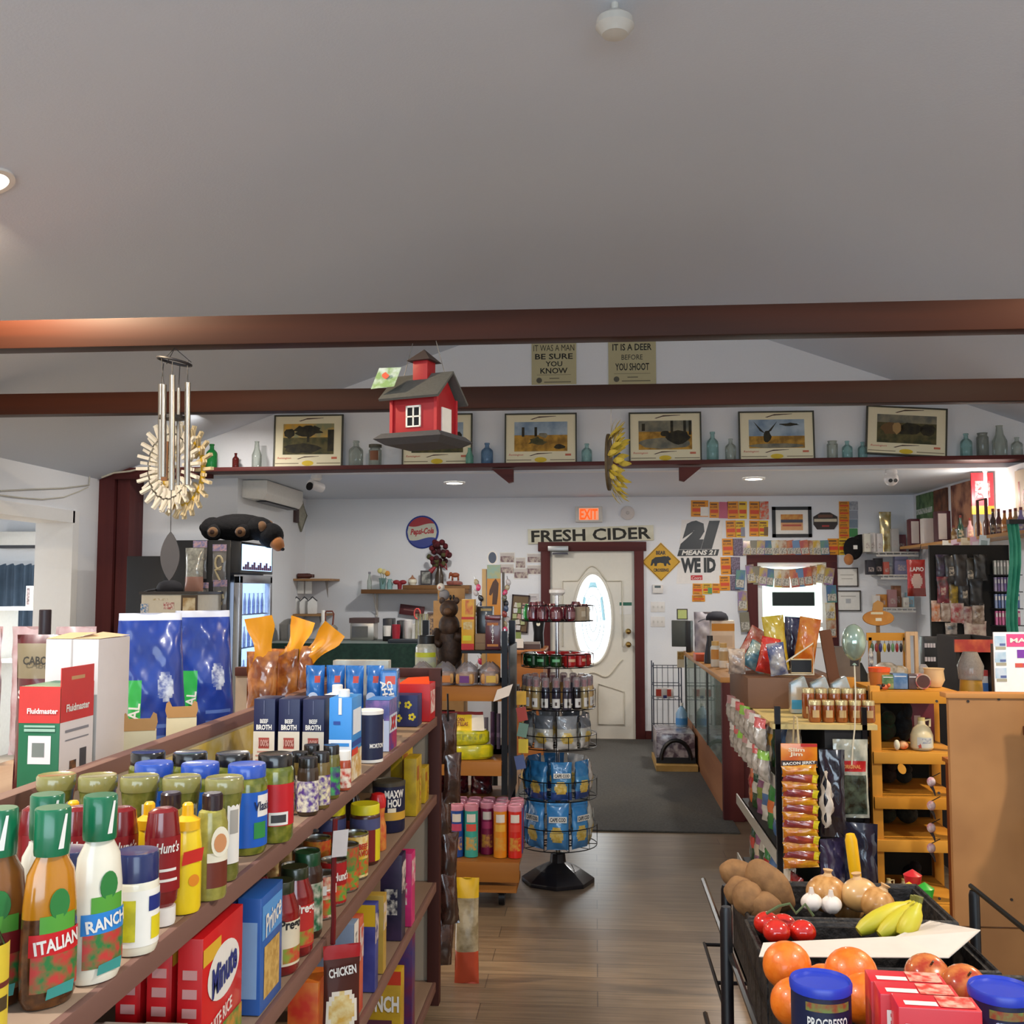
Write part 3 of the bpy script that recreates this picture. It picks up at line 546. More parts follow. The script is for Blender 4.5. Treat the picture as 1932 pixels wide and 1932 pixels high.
def pouch(t, w, h, th, paint, seed=0, seal=.07, sealm=None, name='bag', n=(14, 18), flat_base=False, wr=.004, lean=0, taper=0):
    """filled bag: front and back skins swelling between crimped seals"""
    R = random.Random(seed); ph = [R.uniform(0, 6) for _ in range(6)]
    def thick(u, v):
        e = max(0, 1 - abs(2 * u - 1) ** 2.6); q = min(1, max(0, (1 - v) / .5)) ** .6 * (1 if flat_base else min(1, max(.0, v / .35)) ** .6)
        return th * .5 * e ** .5 * q
    def skin(s):
        def f(u, v):
            wv = w * (1 - .06 * sin(pi * v)) * (1 - taper * max(0, v - .35) * 1.5); x = (u - .5) * wv
            y = s * thick(u, v) + wr * sin(7 * u + 11 * v + ph[0]) * sin(9 * v + ph[1]) * (1 if s < 0 else -1) * .8 + .25 * wr * sin(23 * u + ph[2]) * sin(31 * v + ph[3])
            return (x, y + lean * v * v * h, v * h)
        return f
    b = MB()
    pf = (lambda u, v: paint(u, v) if .0 <= v <= 1 - seal else (sealm or paint(u, v))) if callable(paint) else paint
    b.grid(skin(-1), n[0], n[1], pf); b.grid(skin(1), n[0], n[1], pf)
    global LAST
    o = LAST = b.build(name, t, smooth=80)
    return lambda x, z: skin(-1)(x / w + .5, z / h)[1]
def can(t, w, h, metal, label, txt=None, tw=None, lz=(.04, .96), paintb=None, txtm=None, rz=0):
    r = w / 2; MB().lathe([(r * .97, 0), (r, .004), (r * .98, .008), (r * .98, h - .008), (r, h - .004), (r, h), (r * .93, h), (r * .92, h - .004), (.0005, h - .004)], metal, 22).build('tin_body', t)
    MB().band(r * .985 + .0004, h * lz[0], h * lz[1], -175, 175, label, 24).build('label', t, smooth=60)
    if paintb: MB().band(r * .985 + .001, h * paintb[0], h * paintb[1], paintb[2], paintb[3], paintb[4], 10).build('label_picture', t, smooth=60)
    if txt: text(txt, tw[0], tw[1], txtm or WHITE, t, (0, 0, tw[2]), wrap=r * .985 + .0016, rz=rz, bold=.02)
STEEL = C('#b9b9b6', .28, metal=1)
# ================= the long shelf unit on the left =================
XF, XD, YE = -.62, -1.02, 4.08
Z1, Z2, Z3, Z4 = 1.10, .80, .466, .09
SHELF = C('#a08872', .6, two='#8d7461', sc=8, stretch=(1, .1, 1)); EDGE = wood('#74544a', '#846256', 1, 8); POSTM = wood('#40221e', '#4c2a24', 2, 8)
def peg_mat():
    m = bpy.data.materials.new('pegboard'); m.use_nodes = True; nt = m.node_tree; b = nt.nodes['Principled BSDF']; b.inputs['Roughness'].default_value = .7
    tc = nt.nodes.new('ShaderNodeTexCoord'); v = nt.nodes.new('ShaderNodeTexVoronoi'); v.inputs['Scale'].default_value = 36; v.inputs['Randomness'].default_value = 0
    rp = nt.nodes.new('ShaderNodeMapRange'); rp.inputs['From Min'].default_value = .12; rp.inputs['From Max'].default_value = .2
    mx = nt.nodes.new('ShaderNodeMix'); mx.data_type = 'RGBA'; mx.inputs['A'].default_value = (*lin('#2c2620'), 1); mx.inputs['B'].default_value = (*lin('#a89a86'), 1)
    mp = nt.nodes.new('ShaderNodeMapping'); mp.inputs['Location'].default_value = (.5 / 36, .5 / 36, .5 / 36)
    nt.links.new(tc.outputs['Object'], mp.inputs[0]); nt.links.new(mp.outputs[0], v.inputs['Vector']); nt.links.new(v.outputs['Distance'], rp.inputs['Value']); nt.links.new(rp.outputs['Result'], mx.inputs['Factor']); nt.links.new(mx.outputs['Result'], b.inputs['Base Color'])
    return m
PEG = peg_mat()
gon = T('shelf_unit', 'long brown two-sided shelf unit full of groceries along the aisle', 'shelf unit', (0, 0, 0))
for i, z in enumerate((Z1, Z2, Z3, Z4)):
    MB().bx(XD, XF - .012, .5, YE, z - .022, z - .002, SHELF).build('shelf_board', gon, bev=.002); MB().bx(XF - .012, XF, .5, YE, z - .036, z - .0015, EDGE).build('shelf_edge', gon, bev=.002)
MB().bx(XD - .76, XD - .03, .5, YE, Z1 - .04, Z1 - .022, SHELF).build('shelf_board', gon)
MB().bx(XD - .015, XD, .5, YE, 0, 1.205, PEG).build('back_panel', gon)
MB().bx(XD - .03, XD + .005, .5, YE, 1.205, 1.24, EDGE).build('top_rail', gon, bev=.004)
MB().bx(XD - .42, XF - .01, YE + .002, YE + .016, .05, 1.26, PEG).build('end_panel', gon)
MB().bx(XF - .035, XF + .012, YE - .02, YE + .03, .0, 1.28, POSTM).bx(XD - .42, XF + .012, YE - .012, YE + .03, 1.25, 1.285, POSTM).build('end_post', gon, bev=.004)
MB().bx(XD - .4, XF - .04, .5, YE, 0, .05, POSTM).build('plinth', gon)
MB().tube([(XF + .004, 2.27 + .02 * k, Z1 - .03 - .005 * k) for k in range(2)], .004, BLACK).build('clip', gon)
def front(px, py, z, r):
    """centre of a round base whose nearest point shows at px, py on a shelf at height z"""
    p = Vector(atz(px, py, z)); d = Vector((p.x, p.y, 0)).normalized(); p += d * r; return p
GREENCAP = C('#0f6b45', .3, coat=.4); YCAP = C('#f0b81a', .35, coat=.3); NAVYLID = C('#1d2a5e', .3, coat=.4); BLKLID = C('#191614', .25, coat=.6); BLUELID = C('#2c55b8', .3, coat=.5)
def dressing(name, label, x, y, body, top, bandm, txt, rz=38, picture=C('#2c7a3c', .5, two='#c23b35', sc=60), h=.232):
    t = T(name, label, 'bottle', (x, y, Z1), rz=rz, group='dressing bottles'); ex, ey = 1.0, .66; r = .034
    prof = [(r * .86, 0), (r, .01), (r * 1.03, .05), (r * .97, .12), (r * .86, .155), (r * .5, .178), (r * .47, .19)]
    MB().lathe(prof[:3] + [(r * .985, .105)], body, 22, ex=ex, ey=ey).build('body', t); MB().lathe([(r * .985, .105), (r * .97, .12), (r * .86, .155), (r * .5, .178), (r * .47, .19)], top, 22, ex=ex, ey=ey).build('upper_body', t)
    MB().lathe([(r * .6, .176), (r * .62, .18), (r * .62, h - .002), (r * .58, h)], GREENCAP, 20).build('cap', t)
    MB().add([(-.004, -r * .63, .185), (.003, -r * .63, .185), (.007, -r * .63, .226), (.004, -r * .63, .226)], [(0, 1, 2, 3)], WHITE).build('cap_flash', t, smooth=0)
    k = r * 1.04
    MB().band(k, .02, .062, -58, 58, picture, 10, ex=ex, ey=ey).band(k * .995, .062, .088, -64, 64, bandm, 10, ex=ex, ey=ey).band(k * .985, .088, .108, -40, 40, C('#57a03a', .4), 10, ex=ex, ey=ey).build('label', t, smooth=60)
    MB().lathe([(.0005, 0), (.013, .0002), (.0125, .001)], C('#2f7d3c', .4), 16, ey=1.4, T=Matrix.Translation((0, -r * .64, .120)) @ Matrix.Rotation(pi / 2, 4, 'X')).build('round_emblem', t)
    MB().add([(-.016, -k * .66 - .001, .012), (.018, -k * .66 - .001, .014), (.02, -k * .66 - .001, .028), (-.014, -k * .66 - .001, .024)], [(0, 1, 2, 3)], C('#3b8f86', .4)).build('teal_flash', t, smooth=0)
    if txt: text(txt, .056, .016, WHITE, t, (0, 0, .075), surf=lambda x, z: -ey * sqrt(max(1e-6, (k * 1.01) ** 2 - x * x)), bold=.03, roll=6)
    return t
ITAL = C('#633a18', .25, two='#45260f', sc=70, coat=.6); ITOP = C('#bd7a12', .2, coat=.7); RAN = C('#efe9d4', .3, coat=.5)
p = front(88, 1908, Z1, .03); dressing('dressing_bottle', 'amber Italian dressing bottle with red band and green cap', p.x, p.y, ITAL, ITOP, C('#cf2026', .4), 'ITALIAN', 58)
dressing('dressing_bottle', 'brown dressing bottle cut off by the frame beside the Italian one', p.x - .062, p.y - .01, C('#6b3a1a', .3, two='#47240f', sc=60, coat=.6), C('#8a5626', .3, coat=.6), C('#7d1a1e', .4), '')
p = front(180, 1860, Z1, .028); dressing('dressing_bottle', 'white ranch dressing bottle with blue band and green cap', p.x, p.y, RAN, RAN, C('#2f86d0', .4), 'RANCH', 62)
dressing('dressing_bottle', 'second green-capped ranch bottle half hidden behind the Italian dressing', p.x - .072, p.y + .0, RAN, RAN, C('#2f86d0', .4), 'RANCH', 48)
p = front(-2, 1952, Z1, .025); t = T('sauce_bottle', 'dark sauce bottle with yellow label at the very front of the shelf', 'bottle', (p.x, p.y - .04, Z1), rz=40)
jar(t, .055, .15, C('#2a1712', .2, coat=.7), BLKLID, .02, C('#dcc23a', .45), (.1, .82), txt='SAUCE' if False else None, lidr=.5, shoulder=.7)
MB().band(.0288, .06, .066, -70, 70, C('#6b2a20')).band(.0288, .035, .05, -60, 60, C('#4a3a20')).build('label_lines', t)
# mayonnaise
def mayo(label, x, y, rz=35):
    t = T('mayonnaise_jar', label, 'jar', (x, y, Z1), rz=rz, group='mayonnaise jars'); w, h = .062, .135
    jar(t, w, h, C('#efe9d2', .3, coat=.5), NAVYLID, .034, C('#f4f1e6', .45), (.12, .86), (-80, 80), lidr=.98, shoulder=.92)
    MB().band(w / 2 + .0014, .02, .075, -78, -10, C('#d8d024', .45, two='#b8b41c', sc=40), 8).band(w / 2 + .0014, .02, .05, 30, 80, C('#e2cf20', .45), 6).band(w / 2 + .0016, .058, .078, 22, 82, C('#1f2f78', .4), 6).build('label_panels', t, smooth=60)
    text('MAYONNAISE', .03, .007, WHITE, t, (0, 0, .068), wrap=w / 2 + .0022, rz=52, bold=.03) if False else None
    return t
p = front(253, 1806, Z1, .031); mayo('white mayonnaise jar with navy lid at the shelf edge', p.x, p.y); mayo('navy-lidded mayonnaise jar hidden behind the ranch bottles', p.x - .1, p.y + .0)
# ketchup, mustards
KET = C('#7c1418', .22, coat=.8); MUS = C('#f2cf1c', .35, coat=.4)
p = front(303, 1752, Z1, .026)
for k in range(4):
    if k == 0:
        kt = t = T('ketchup_bottle', 'ketchup bottle on its white cap at the shelf edge', 'bottle', (p.x, p.y, Z1), rz=45, group='ketchup bottles')
        MB().lathe([(.02, 0), (.021, .004), (.021, .026)], WHITE, 20).build('cap', t)
        MB().lathe([(.018, .026), (.024, .034), (.026, .06), (.0265, .13), (.024, .15), (.022, .165), (.014, .17)], KET, 20, ey=.8).build('body', t)
        MB().band(.027, .05, .13, -60, 60, C('#8f1a1e', .35), ey=.8).build('label', t, smooth=60)
        text("Hunt's", .036, .016, WHITE, t, (0, 0, .115), surf=lambda x, z: -.8 * sqrt(.0276 ** 2 - x * x), shear=.2, bold=.02); MB().band(.0276, .08, .084, -30, 30, WHITE, ey=.8).band(.0276, .065, .069, -35, 35, WHITE, ey=.8).build('label_lines', t)
    else: dup(kt, (p.x - .066 * k, p.y, Z1), label='%s inverted ketchup bottle back from the shelf edge' % ORD[k])
p = front(350, 1728, Z1, .023)
for k in range(4):
    if k == 0:
        kt = t = T('mustard_bottle', 'yellow mustard squeeze bottle at the shelf edge', 'bottle', (p.x, p.y, Z1), rz=50, group='yellow mustard bottles')
        MB().lathe([(.021, 0), (.0235, .006), (.0235, .10), (.021, .122), (.019, .128)], MUS, 20, ey=.75).build('body', t)
        MB().lathe([(.0195, .126), (.0195, .14), (.009, .147), (.0085, .163), (.006, .166)], YCAP, 18).build('nozzle_cap', t)
        MB().add([(-.018, -.0182, .075), (.016, -.0182, .078), (.019, -.0182, .098), (-.015, -.0182, .095)], [(0, 1, 2, 3)], C('#c8281e', .4)).build('red_flash', t, smooth=0); MB().disc((.003, -.0182, .05), .009, C('#e0871c')).build('picture', t, smooth=0)
    else: dup(kt, (p.x - .062 * k, p.y, Z1), label='%s yellow mustard bottle back, only its nozzle showing over the ketchup' % ORD[k])
BM = C('#a9a04a', .3, coat=.6, two='#8f8a3c', sc=60)
p = front(397, 1702, Z1, .027)
for k in range(2):
    if k == 0:
        kt = t = T('brown_mustard_bottle', 'olive brown mustard bottle with dark cap at the shelf edge', 'bottle', (p.x, p.y, Z1), rz=55, group='brown mustard bottles')
        MB().lathe([(.024, 0), (.0265, .006), (.0265, .118), (.022, .138), (.015, .143)], BM, 20, ey=.85).build('body', t)
        MB().lathe([(.0165, .14), (.0165, .164), (.014, .167)], C('#2a1c22', .3, coat=.4), 18).build('cap', t)
        MB().band(.0272, .02, .06, -45, 45, C('#6d2f20', .4), ey=.85).band(.0274, .06, .075, -45, 45, CREAM, ey=.85).build('label', t, smooth=60)
        MB().disc((0, -.0238, .092), .017, CREAM, 20, rz=.024).disc((0, -.0242, .09), .012, C('#c88a5a'), 16, rz=.015).build('label_picture', t, smooth=0)
    else: dup(kt, (p.x - .07, p.y, Z1), label='olive brown mustard bottle with dark cap behind the foremost one')
GRNREL = C('#7d7c3a', .25, coat=.6, two='#656a2c', sc=60); OLID = C('#8f8a52', .2, coat=.6)
p = front(423, 1668, Z1, .03)
for k in range(5):
    if k == 0:
        kt = t = T('relish_jar', 'olive topped relish jar with white side label at the shelf edge', 'jar', (p.x - .005, p.y + .005, Z1), rz=62, group='relish jars')
        MB().lathe([(.024, 0), (.027, .01), (.025, .06), (.027, .11), (.031, .15)], GRNREL, 20).build('body', t); MB().lathe([(.032, .148), (.033, .152), (.033, .17), (.031, .173), (.027, .1715)], OLID, 22).build('lid', t)
        MB().band(.0285, .03, .135, -30, 25, WHITE).build('label', t, smooth=60); MB().band(.029, .08, .12, -20, 15, C('#a8a49c')).build('label_print', t)
    else: dup(kt, (p.x - .005 - .076 * k, p.y + .005, Z1), rz=62, label='%s olive topped relish jar back from the shelf edge' % ORD[k])
PICK = C('#8a8a30', .22, coat=.8, two='#5f6a1e', sc=50)
p = front(463, 1616, Z1, .04)
for k in range(3):
    if k == 0:
        kt = t = T('pickle_jar', 'pickle jar with blue lid and blue label at the shelf edge', 'jar', (p.x, p.y, Z1), rz=45, group='blue-lidded pickle jars')
        jar(t, .078, .165, PICK, BLUELID, .02, C('#1f5fc0', .35), (.1, .8), (-100, 60), shoulder=.88)
        MB().disc((.02, -.0405, .085), .02, WHITE, 20).disc((.02, -.041, .06), .014, C('#2f8a44'), 16).build('label_picture', t, smooth=0) if False else MB().band(.0402, .07, .11, 5, 50, WHITE).band(.0406, .03, .06, -5, 35, C('#2f8a44')).build('label_picture', t, smooth=60)
        text('Vlasic', .04, .017, C('#14204a'), t, (0, 0, .09), wrap=.041, rz=22, bold=.02)
    else: dup(kt, (p.x - .092 * k, p.y, Z1), label='%s blue-lidded pickle jar back from the shelf edge' % ORD[k])
t = T('olive_jar', 'narrow olive jar with white and red label beside the blue pickle jar', 'jar', (p.x - .012, p.y - .075, Z1), rz=50); jar(t, .036, .15, PICK, BLUELID, .018, C('#2f66b8', .4), (.1, .55), (-80, 80)); MB().band(.0188, .035, .055, -70, 70, WHITE).band(.0189, .022, .034, -60, 60, C('#c8362c')).build('label_stripes', t)
p = front(517, 1592, Z1, .036)
for k in range(4):
    if k == 0:
        kt = t = T('pickle_jar', 'pickle jar with black lid and red label at the shelf edge', 'jar', (p.x, p.y, Z1), rz=35, group='black-lidded pickle jars')
        jar(t, .074, .17, PICK, BLKLID, .02, C('#c4202a', .35), (.22, .76), (-120, 95), shoulder=.9)
        MB().band(.0384, .035, .06, -35, 25, WHITE).band(.0386, .04, .055, -28, 18, C('#3a3a3a')).build('barcode', t, smooth=60); MB().band(.0384, .08, .09, 60, 90, C('#e2c02c')).build('label_badge', t)
    else: dup(kt, (p.x - .088 * k, p.y, Z1), label='%s black-lidded pickle jar back from the shelf edge' % ORD[k])
for k, (px, py, w, h, lm, bc, lb) in enumerate([(580, 1540, .047, .125, C('#5a3a8a', .4, two='#e8e0c8', sc=90), '#3a2a1c', 'small dark jar with purple and white label next to the red pickle jar'), (604, 1527, .044, .125, C('#e8dcb0', .4, two='#5a3a8a', sc=90), '#6e5a28', 'small jar with cream and purple label, second from the red pickle jar'), (624, 1508, .042, .125, C('#3fae48', .4, two='#4a2a78', sc=60), '#6a6428', 'small jar with green and purple label, third from the red pickle jar'), (648, 1492, .036, .095, C('#c2402c', .4, two='#e9dcc8', sc=70), '#a8482c', 'small white-topped red jar before the blue milk carton')]):
    p = front(px, py, Z1, w / 2)
    for j in range(2 if k < 3 else 1):
        t = T('seasoning_jar', lb if j == 0 else 'hidden dark jar behind the ' + lb.replace('small ', '').split(',')[0].split(' next')[0], 'jar', (p.x - j * (w + .006), p.y, Z1), rz=40, group='small dark-lidded jars')
        jar(t, w, h, C(bc, .3, coat=.6), BLKLID if k < 3 else WHITE, .018, lm, (.08, .7), (-120, 110), lidr=.9)
# cartons
NAVY = C('#1b2148', .4); BCARD = C('#d9d0bc', .5)
for k, px in enumerate((495, 542, 588)):
    x = pxx(px, 2.7)
    if k == 0:
        kt = t = T('broth_carton', 'navy and white beef broth carton, farthest back of the three', 'carton', (x, 2.78, Z1), group='beef broth cartons')
        carton(t, .058, .09, .205, NAVY, [(.0, 1, .0, .58, BCARD), (.25, .75, .36, .5, C('#a8483c')), (.12, .88, .2, .22, C('#c08a78')), (.12, .88, .26, .28, C('#c08a78')), (.2, .8, .31, .33, C('#c08a78')), (.49, .51, .8, .98, C('#7a809c'))], sides=[(.1, .9, 0, .5, C('#3a3a50'))])
        text('BEEF', .022, .011, WHITE, t, (0, -.0455, .146), bold=.03); text('BROTH', .042, .014, WHITE, t, (0, -.0455, .130), bold=.04); text('100%', .028, .018, C('#c8988a'), t, (0, -.048, .089), bold=.03)
    else: dup(kt, (x, 2.78, Z1), label=['', 'navy and white beef broth carton, middle one of the three', 'navy and white beef broth carton, nearest the shelf edge'][k])
SKYB = C('#3b8fd8', .4)
t = T('milk_carton', 'sky blue powdered milk carton with white spout cap', 'carton', (-.663, 2.735, Z1))
carton(t, .06, .115, .215, SKYB, [(0, 1, 0, .5, C('#e3ecf2', .45)), (.1, .75, .1, .3, C('#e0b52c')), (.1, .9, .42, .46, SKYB), (.2, .5, .68, .72, C('#2a4a98')), (.42, .56, .8, 1, WHITE)], sides=[(0, 1, 0, .35, C('#cfa55a', .5, two='#e8dcc0', sc=50)), (.1, .9, .55, .85, C('#e9eef4')), (.05, .95, .4, .47, C('#2a4a98')), (.0, .6, .3, .38, C('#d8402c'))])
MB().lathe([(.015, .213), (.015, .232), (.013, .234)], WHITE, 18, c=(.0, -.02, 0)).build('spout_cap', t)
t = T('milk_carton', 'taller-capped white and blue carton behind the sky blue one', 'carton', (-.735, 2.93, Z1)); carton(t, .06, .07, .2, C('#e8ecf0', .4), [(0, 1, .7, 1, NAVY)]); MB().lathe([(.015, .198), (.015, .224), (.013, .226)], WHITE, 18).build('spout_cap', t)
p = front(702, 1440, Z1, .04); t = T('salt_canister', 'round navy salt canister with white top', 'canister', (p.x - .008, p.y, Z1), rz=20)
MB().lathe([(.04, 0), (.04, .008)], WHITE, 24).build('base_rim', t); MB().lathe([(.0395, .008), (.0395, .138)], C('#1c2444', .45), 24).build('body', t); MB().lathe([(.0402, .136), (.0402, .146), (.037, .148), (.036, .145), (.0005, .145)], WHITE, 24).build('lid', t)
text('MORTON', .046, .013, WHITE, t, (0, 0, .048), wrap=.0402, rz=26, bold=.03); MB().band(.0402, .05, .12, 66, 84, WHITE).build('girl_panel' if False else 'white_panel', t)
t = T('detergent_box', 'colourful detergent box with slanting red letters', 'box', (-.672, 3.24, Z1)); carton(t, .075, .12, .155, C('#4a4f8a', .4, two='#8a6aa8', sc=30), [(0, 1, .0, .6, C('#b8c4dc'))], [(0, 1, 0, .35, C('#b02a58', .4, two='#5a3a8a', sc=40)), (0, 1, .35, .7, C('#c9d4e4'))], [(0, 1, 0, 1, C('#3b7ac0'))])
text('XX', .09, .04, C('#c8202c'), t, (.039, 0, .082), rz=90, bold=.06, shear=.3)
t = T('tissue_box', 'navy cube tissue box with yellow flowers', 'box', (-.695, 3.8, Z1)); carton(t, .1, .1, .112, C('#232a5c', .5)); fl = MB()
for s, (u, v) in enumerate([(-.02, .03), (.015, .078), (-.025, .085), (.03, .035)]):
    for a in range(5): fl.disc((u + .009 * cos(a * 1.257), -.0508, v + .009 * sin(a * 1.257)), .0055, C('#d8c42c', .5), 10)
fl.build('flower_print', t, smooth=0)
t = T('cracker_box', 'red box with open flaps in the corner under the end rail', 'box', (-.685, 3.96, Z1)); carton(t, .125, .13, .14, C('#c4161c', .4), sides=[(.1, .9, .2, .8, C('#e8d8d0', .5, two='#c4161c', sc=40))])
MB().add([(-.06, -.06, .14), (.06, -.06, .14), (.05, -.02, .165), (-.03, -.015, .16)], [(0, 1, 2, 3)], C('#d8481c', .4)).build('top_flap', t, smooth=0)
for k in range(4):
    t = T('cookie_pack', 'dark blue cookie pack lying under the light blue cookie bags, %s from the left' % ORD[k], 'package', (-.965 + .073 * k, 3.46, Z1), group='dark blue cookie packs', rz=4); carton(t, .066, .2, .078, C('#1c2a9a', .22, coat=.6), [(.3, .7, .3, .7, C('#7f90d8'))], bev=.018)
LB = C('#2f7ac4', .25, coat=.5, two='#2463a8', sc=25)
for k in range(5):
    x = -.95 + .068 * k
    if k == 0:
        kt = t = T('cookie_bag', 'light blue cookie bag standing on the dark packs, leftmost of five', 'bag', (x, 3.48, Z1 + .079), rz=8, group='light blue cookie bags')
        sf = pouch(t, .064, .16, .05, lambda u, v: C('#c8402c', .4) if (.5 < u < .85 and .62 < v < .78) else LB, 3, n=(10, 14), flat_base=True)
        MB().disc((-.004, -.0275, .055), .017, C('#c9d8ea'), 18).build('round_print', t, smooth=0)
    elif k < 4: dup(kt, (x, 3.48 + .01 * (k % 2), Z1 + .079), rz=8 - 6 * k, label='light blue cookie bag standing on the dark packs, %s of five from the left' % ORD[k])
    else:
        t = T('cookie_box', 'light blue cookie box with upright white lettering, last of the blue row', 'box', (x - .01, 3.46, Z1 + .079), rz=6, group='light blue cookie bags'); carton(t, .055, .12, .15, LB, [(.3, .9, .7, .88, C('#d8584a'))], bev=.008)
        text('CHIPS', .13, .035, WHITE, t, (.0285, 0, .075), rz=90, roll=-90, bold=.03) if False else text('CHIPS\nAHOY', .1, .038, WHITE, t, (0, -.0608, .07), roll=-78, bold=.04)
t = T('flat_box', 'pale box lid leaning behind the blue cookie bags', 'box', (-.83, 3.66, Z1 + .0)); carton(t, .2, .05, .245, C('#b9bdb4', .6, two='#a8a094', sc=20))
# ---- second shelf ----
RICE = C('#d41a20', .35, coat=.3)
def rice(label, x, y):
    t = T('rice_box', label, 'box', (x, y, Z2), rz=90, group='red rice boxes'); carton(t, .19, .042, .235, RICE, [(.5, 1, 0, .28, C('#c98a3c', .5, two='#5a8a3a', sc=50)), (.0, .42, .8, .92, C('#e0b030'))], [], bev=.002)
    MB().disc((.0, -.0222, .155), .075, WHITE, 28, rz=.045).build('white_oval', t, smooth=0); text('Minute', .12, .05, C('#24307a'), t, (0, -.0228, .155), bold=.03, shear=.2, roll=8); text('WHITE RICE', .12, .022, WHITE, t, (-.02, -.0222, .082), bold=.02, roll=6)
    b = MB()
    for k in range(5): b.bx(-.0957, -.0952, -.012, .012, .05 + .03 * k, .065 + .03 * k, C('#d89a94'))
    b.build('side_print', t, smooth=0)
rice('red white-rice box with white oval at the edge of the second shelf', -.655, 1.765); rice('second red white-rice box behind the one with the white oval', -.708, 1.77); rice('third red rice box at the back of the rice row', -.762, 1.775)
for k in range(3):
    t = T('dry_goods_box', 'low grey box with a pale top beside the rice, %s from the shelf edge' % ORD[k], 'box', (-.668 - .072 * k, 1.55 + .01 * k, Z2), rz=90, group='low grey boxes'); carton(t, .13, .066, .125 - .006 * k, C('#6d5a50', .5, two='#3f342e', sc=30), [(.1, .9, .25, .7, C('#2a2626'))], tops=[(0, 1, 0, 1, C('#c9bfb0')), (.08, .92, .15, .3, C('#a8988a'))])
for k in range(3):
    t = T('pasta_box', ['blue pasta box with a window at the edge of the second shelf', 'blue pasta box one back from the shelf edge', 'blue pasta box at the back of the pasta row'][k], 'box', (-.655 - .052 * k, 2.025, Z2), rz=90, group='blue pasta boxes')
    carton(t, .135, .046, .215 - .01 * k, C('#2b62b0', .35, coat=.3), [(.05, .95, .62, .92, C('#5a9ad8')), (.15, .85, .1, .55, C('#d8b468', .5, two='#b89048', sc=60))]); text('Prince', .1, .042, WHITE, t, (0, -.025, .165 - .005 * k), bold=.02, shear=.3, roll=12)
    MB().bx(-.0681, -.0676, -.016, .016, .03, .17, C('#8fb4dc')).build('side_print', t, smooth=0)
PREG = C('#6e1016', .2, coat=.8, two='#8a1c1c', sc=30)
for k, (x, y, lb) in enumerate([(-.668, 2.19, 'pasta sauce jar with cream label at the edge of the second shelf'), (-.668, 2.30, 'pasta sauce jar with red and cream label, one along'), (-.765, 2.2, 'pasta sauce jar behind the cream labelled one'), (-.765, 2.31, 'pasta sauce jar behind the red and cream labelled one'), (-.86, 2.25, 'pasta sauce jar at the back of the shelf')]):
    t = T('pasta_sauce_jar', lb, 'jar', (x, y, Z2), rz=48, group='pasta sauce jars'); jar(t, .084, .185, PREG, C('#26301c', .3, coat=.5), .02, C('#ddd0b4', .45) if k % 2 == 0 else C('#b8302c', .4), (.12, .66), (-110, 70), shoulder=.74, lidr=.72)
    if k < 2: text('Prego', .056, .026, C('#1c1c20') if k == 0 else WHITE, t, (0, 0, .10), wrap=.043, bold=.03, rz=8); MB().band(.0432, .025, .055, -20, 50, C('#8a9a3a', .4, two='#c84a34', sc=60)).build('label_picture', t, smooth=60)
t = T('sauce_jar', 'green-lidded jar with green and white label after the pasta sauce', 'jar', (-.67, 2.41, Z2), rz=40); jar(t, .07, .19, C('#3a2418', .3, coat=.6), C('#1c4a2c', .3, coat=.4), .025, C('#ded6c4', .4, two='#2f6a48', sc=40), (.1, .75), (-100, 90), lidr=.85)
CANL = [(-.672, 2.55, .066, .105, '#c8281c', 'red tomato can, first along after the green-lidded jar', 'H'), (-.672, 2.66, .068, .11, '#a81c20', 'dark red tomato can, second along after the green-lidded jar', "Hunt's"), (-.672, 2.78, .075, .118, '#3f8a3c', 'green vegetable can with pictured produce', None), (-.675, 2.9, .08, .12, '#d8a81c', 'silver rimmed can with yellow and red label', 'BEEF\nRAVIOLI'), (-.757, 2.6, .068, .11, '#b03020', 'red can behind the first tomato can', None), (-.76, 2.72, .07, .115, '#7a5a2c', 'brown can behind the vegetable can', None), (-.764, 2.84, .076, .12, '#c08a2c', 'amber can behind the yellow and red can', None), (-.85, 2.66, .07, .11, '#8a3a24', 'rust can at the back of the canned goods', None), (-.852, 2.78, .07, .11, '#9a8a3c', 'olive can at the back of the canned goods', None)]
for k, (x, y, w, h, c, lb, tx) in enumerate(CANL):
    t = T('food_can', lb, 'can', (x, y, Z2), rz=42, group='food cans on the second shelf'); can(t, w, h, STEEL, C(c, .4, two=['#d8c8a8', '#e08a2c', '#c8402c', '#e8d8a0'][k % 4] if k not in (1,) else None, sc=45), None if tx and '\n' in tx else None, paintb=(.1, .45, -40, 60, C('#d84a24', .4, two='#5f9a3c', sc=70)) if k < 4 else None)
    if tx: text(tx, w * .7, .022 if '\n' not in tx else .034, WHITE if k != 3 else C('#b81c1c'), t, (0, 0, h * .66), wrap=w / 2 + .002, bold=.03, rz=10)
YL = C('#d8cc1c', .4)
for k, (x, y) in enumerate([(-.678, 3.05), (-.775, 3.03)]):
    t = T('drink_mix_jar', ['yellow-lidded jar with a tall yellow side label at the shelf edge', 'yellow-lidded jar just behind the one with the tall yellow label'][k], 'jar', (x, y, Z2), rz=45, group='yellow-lidded jars'); jar(t, .088, .17, C('#4a2418', .35, coat=.4), YL, .024, C('#4a4f78', .4), (.62, .9), (-150, 150), lidr=.96, shoulder=.92); MB().band(.0448, .01, .1, 10, 60, C('#d8c41c', .4)).band(.0449, .01, .1, -60, 10, C('#7a1c1c', .4)).build('label', t, smooth=60)
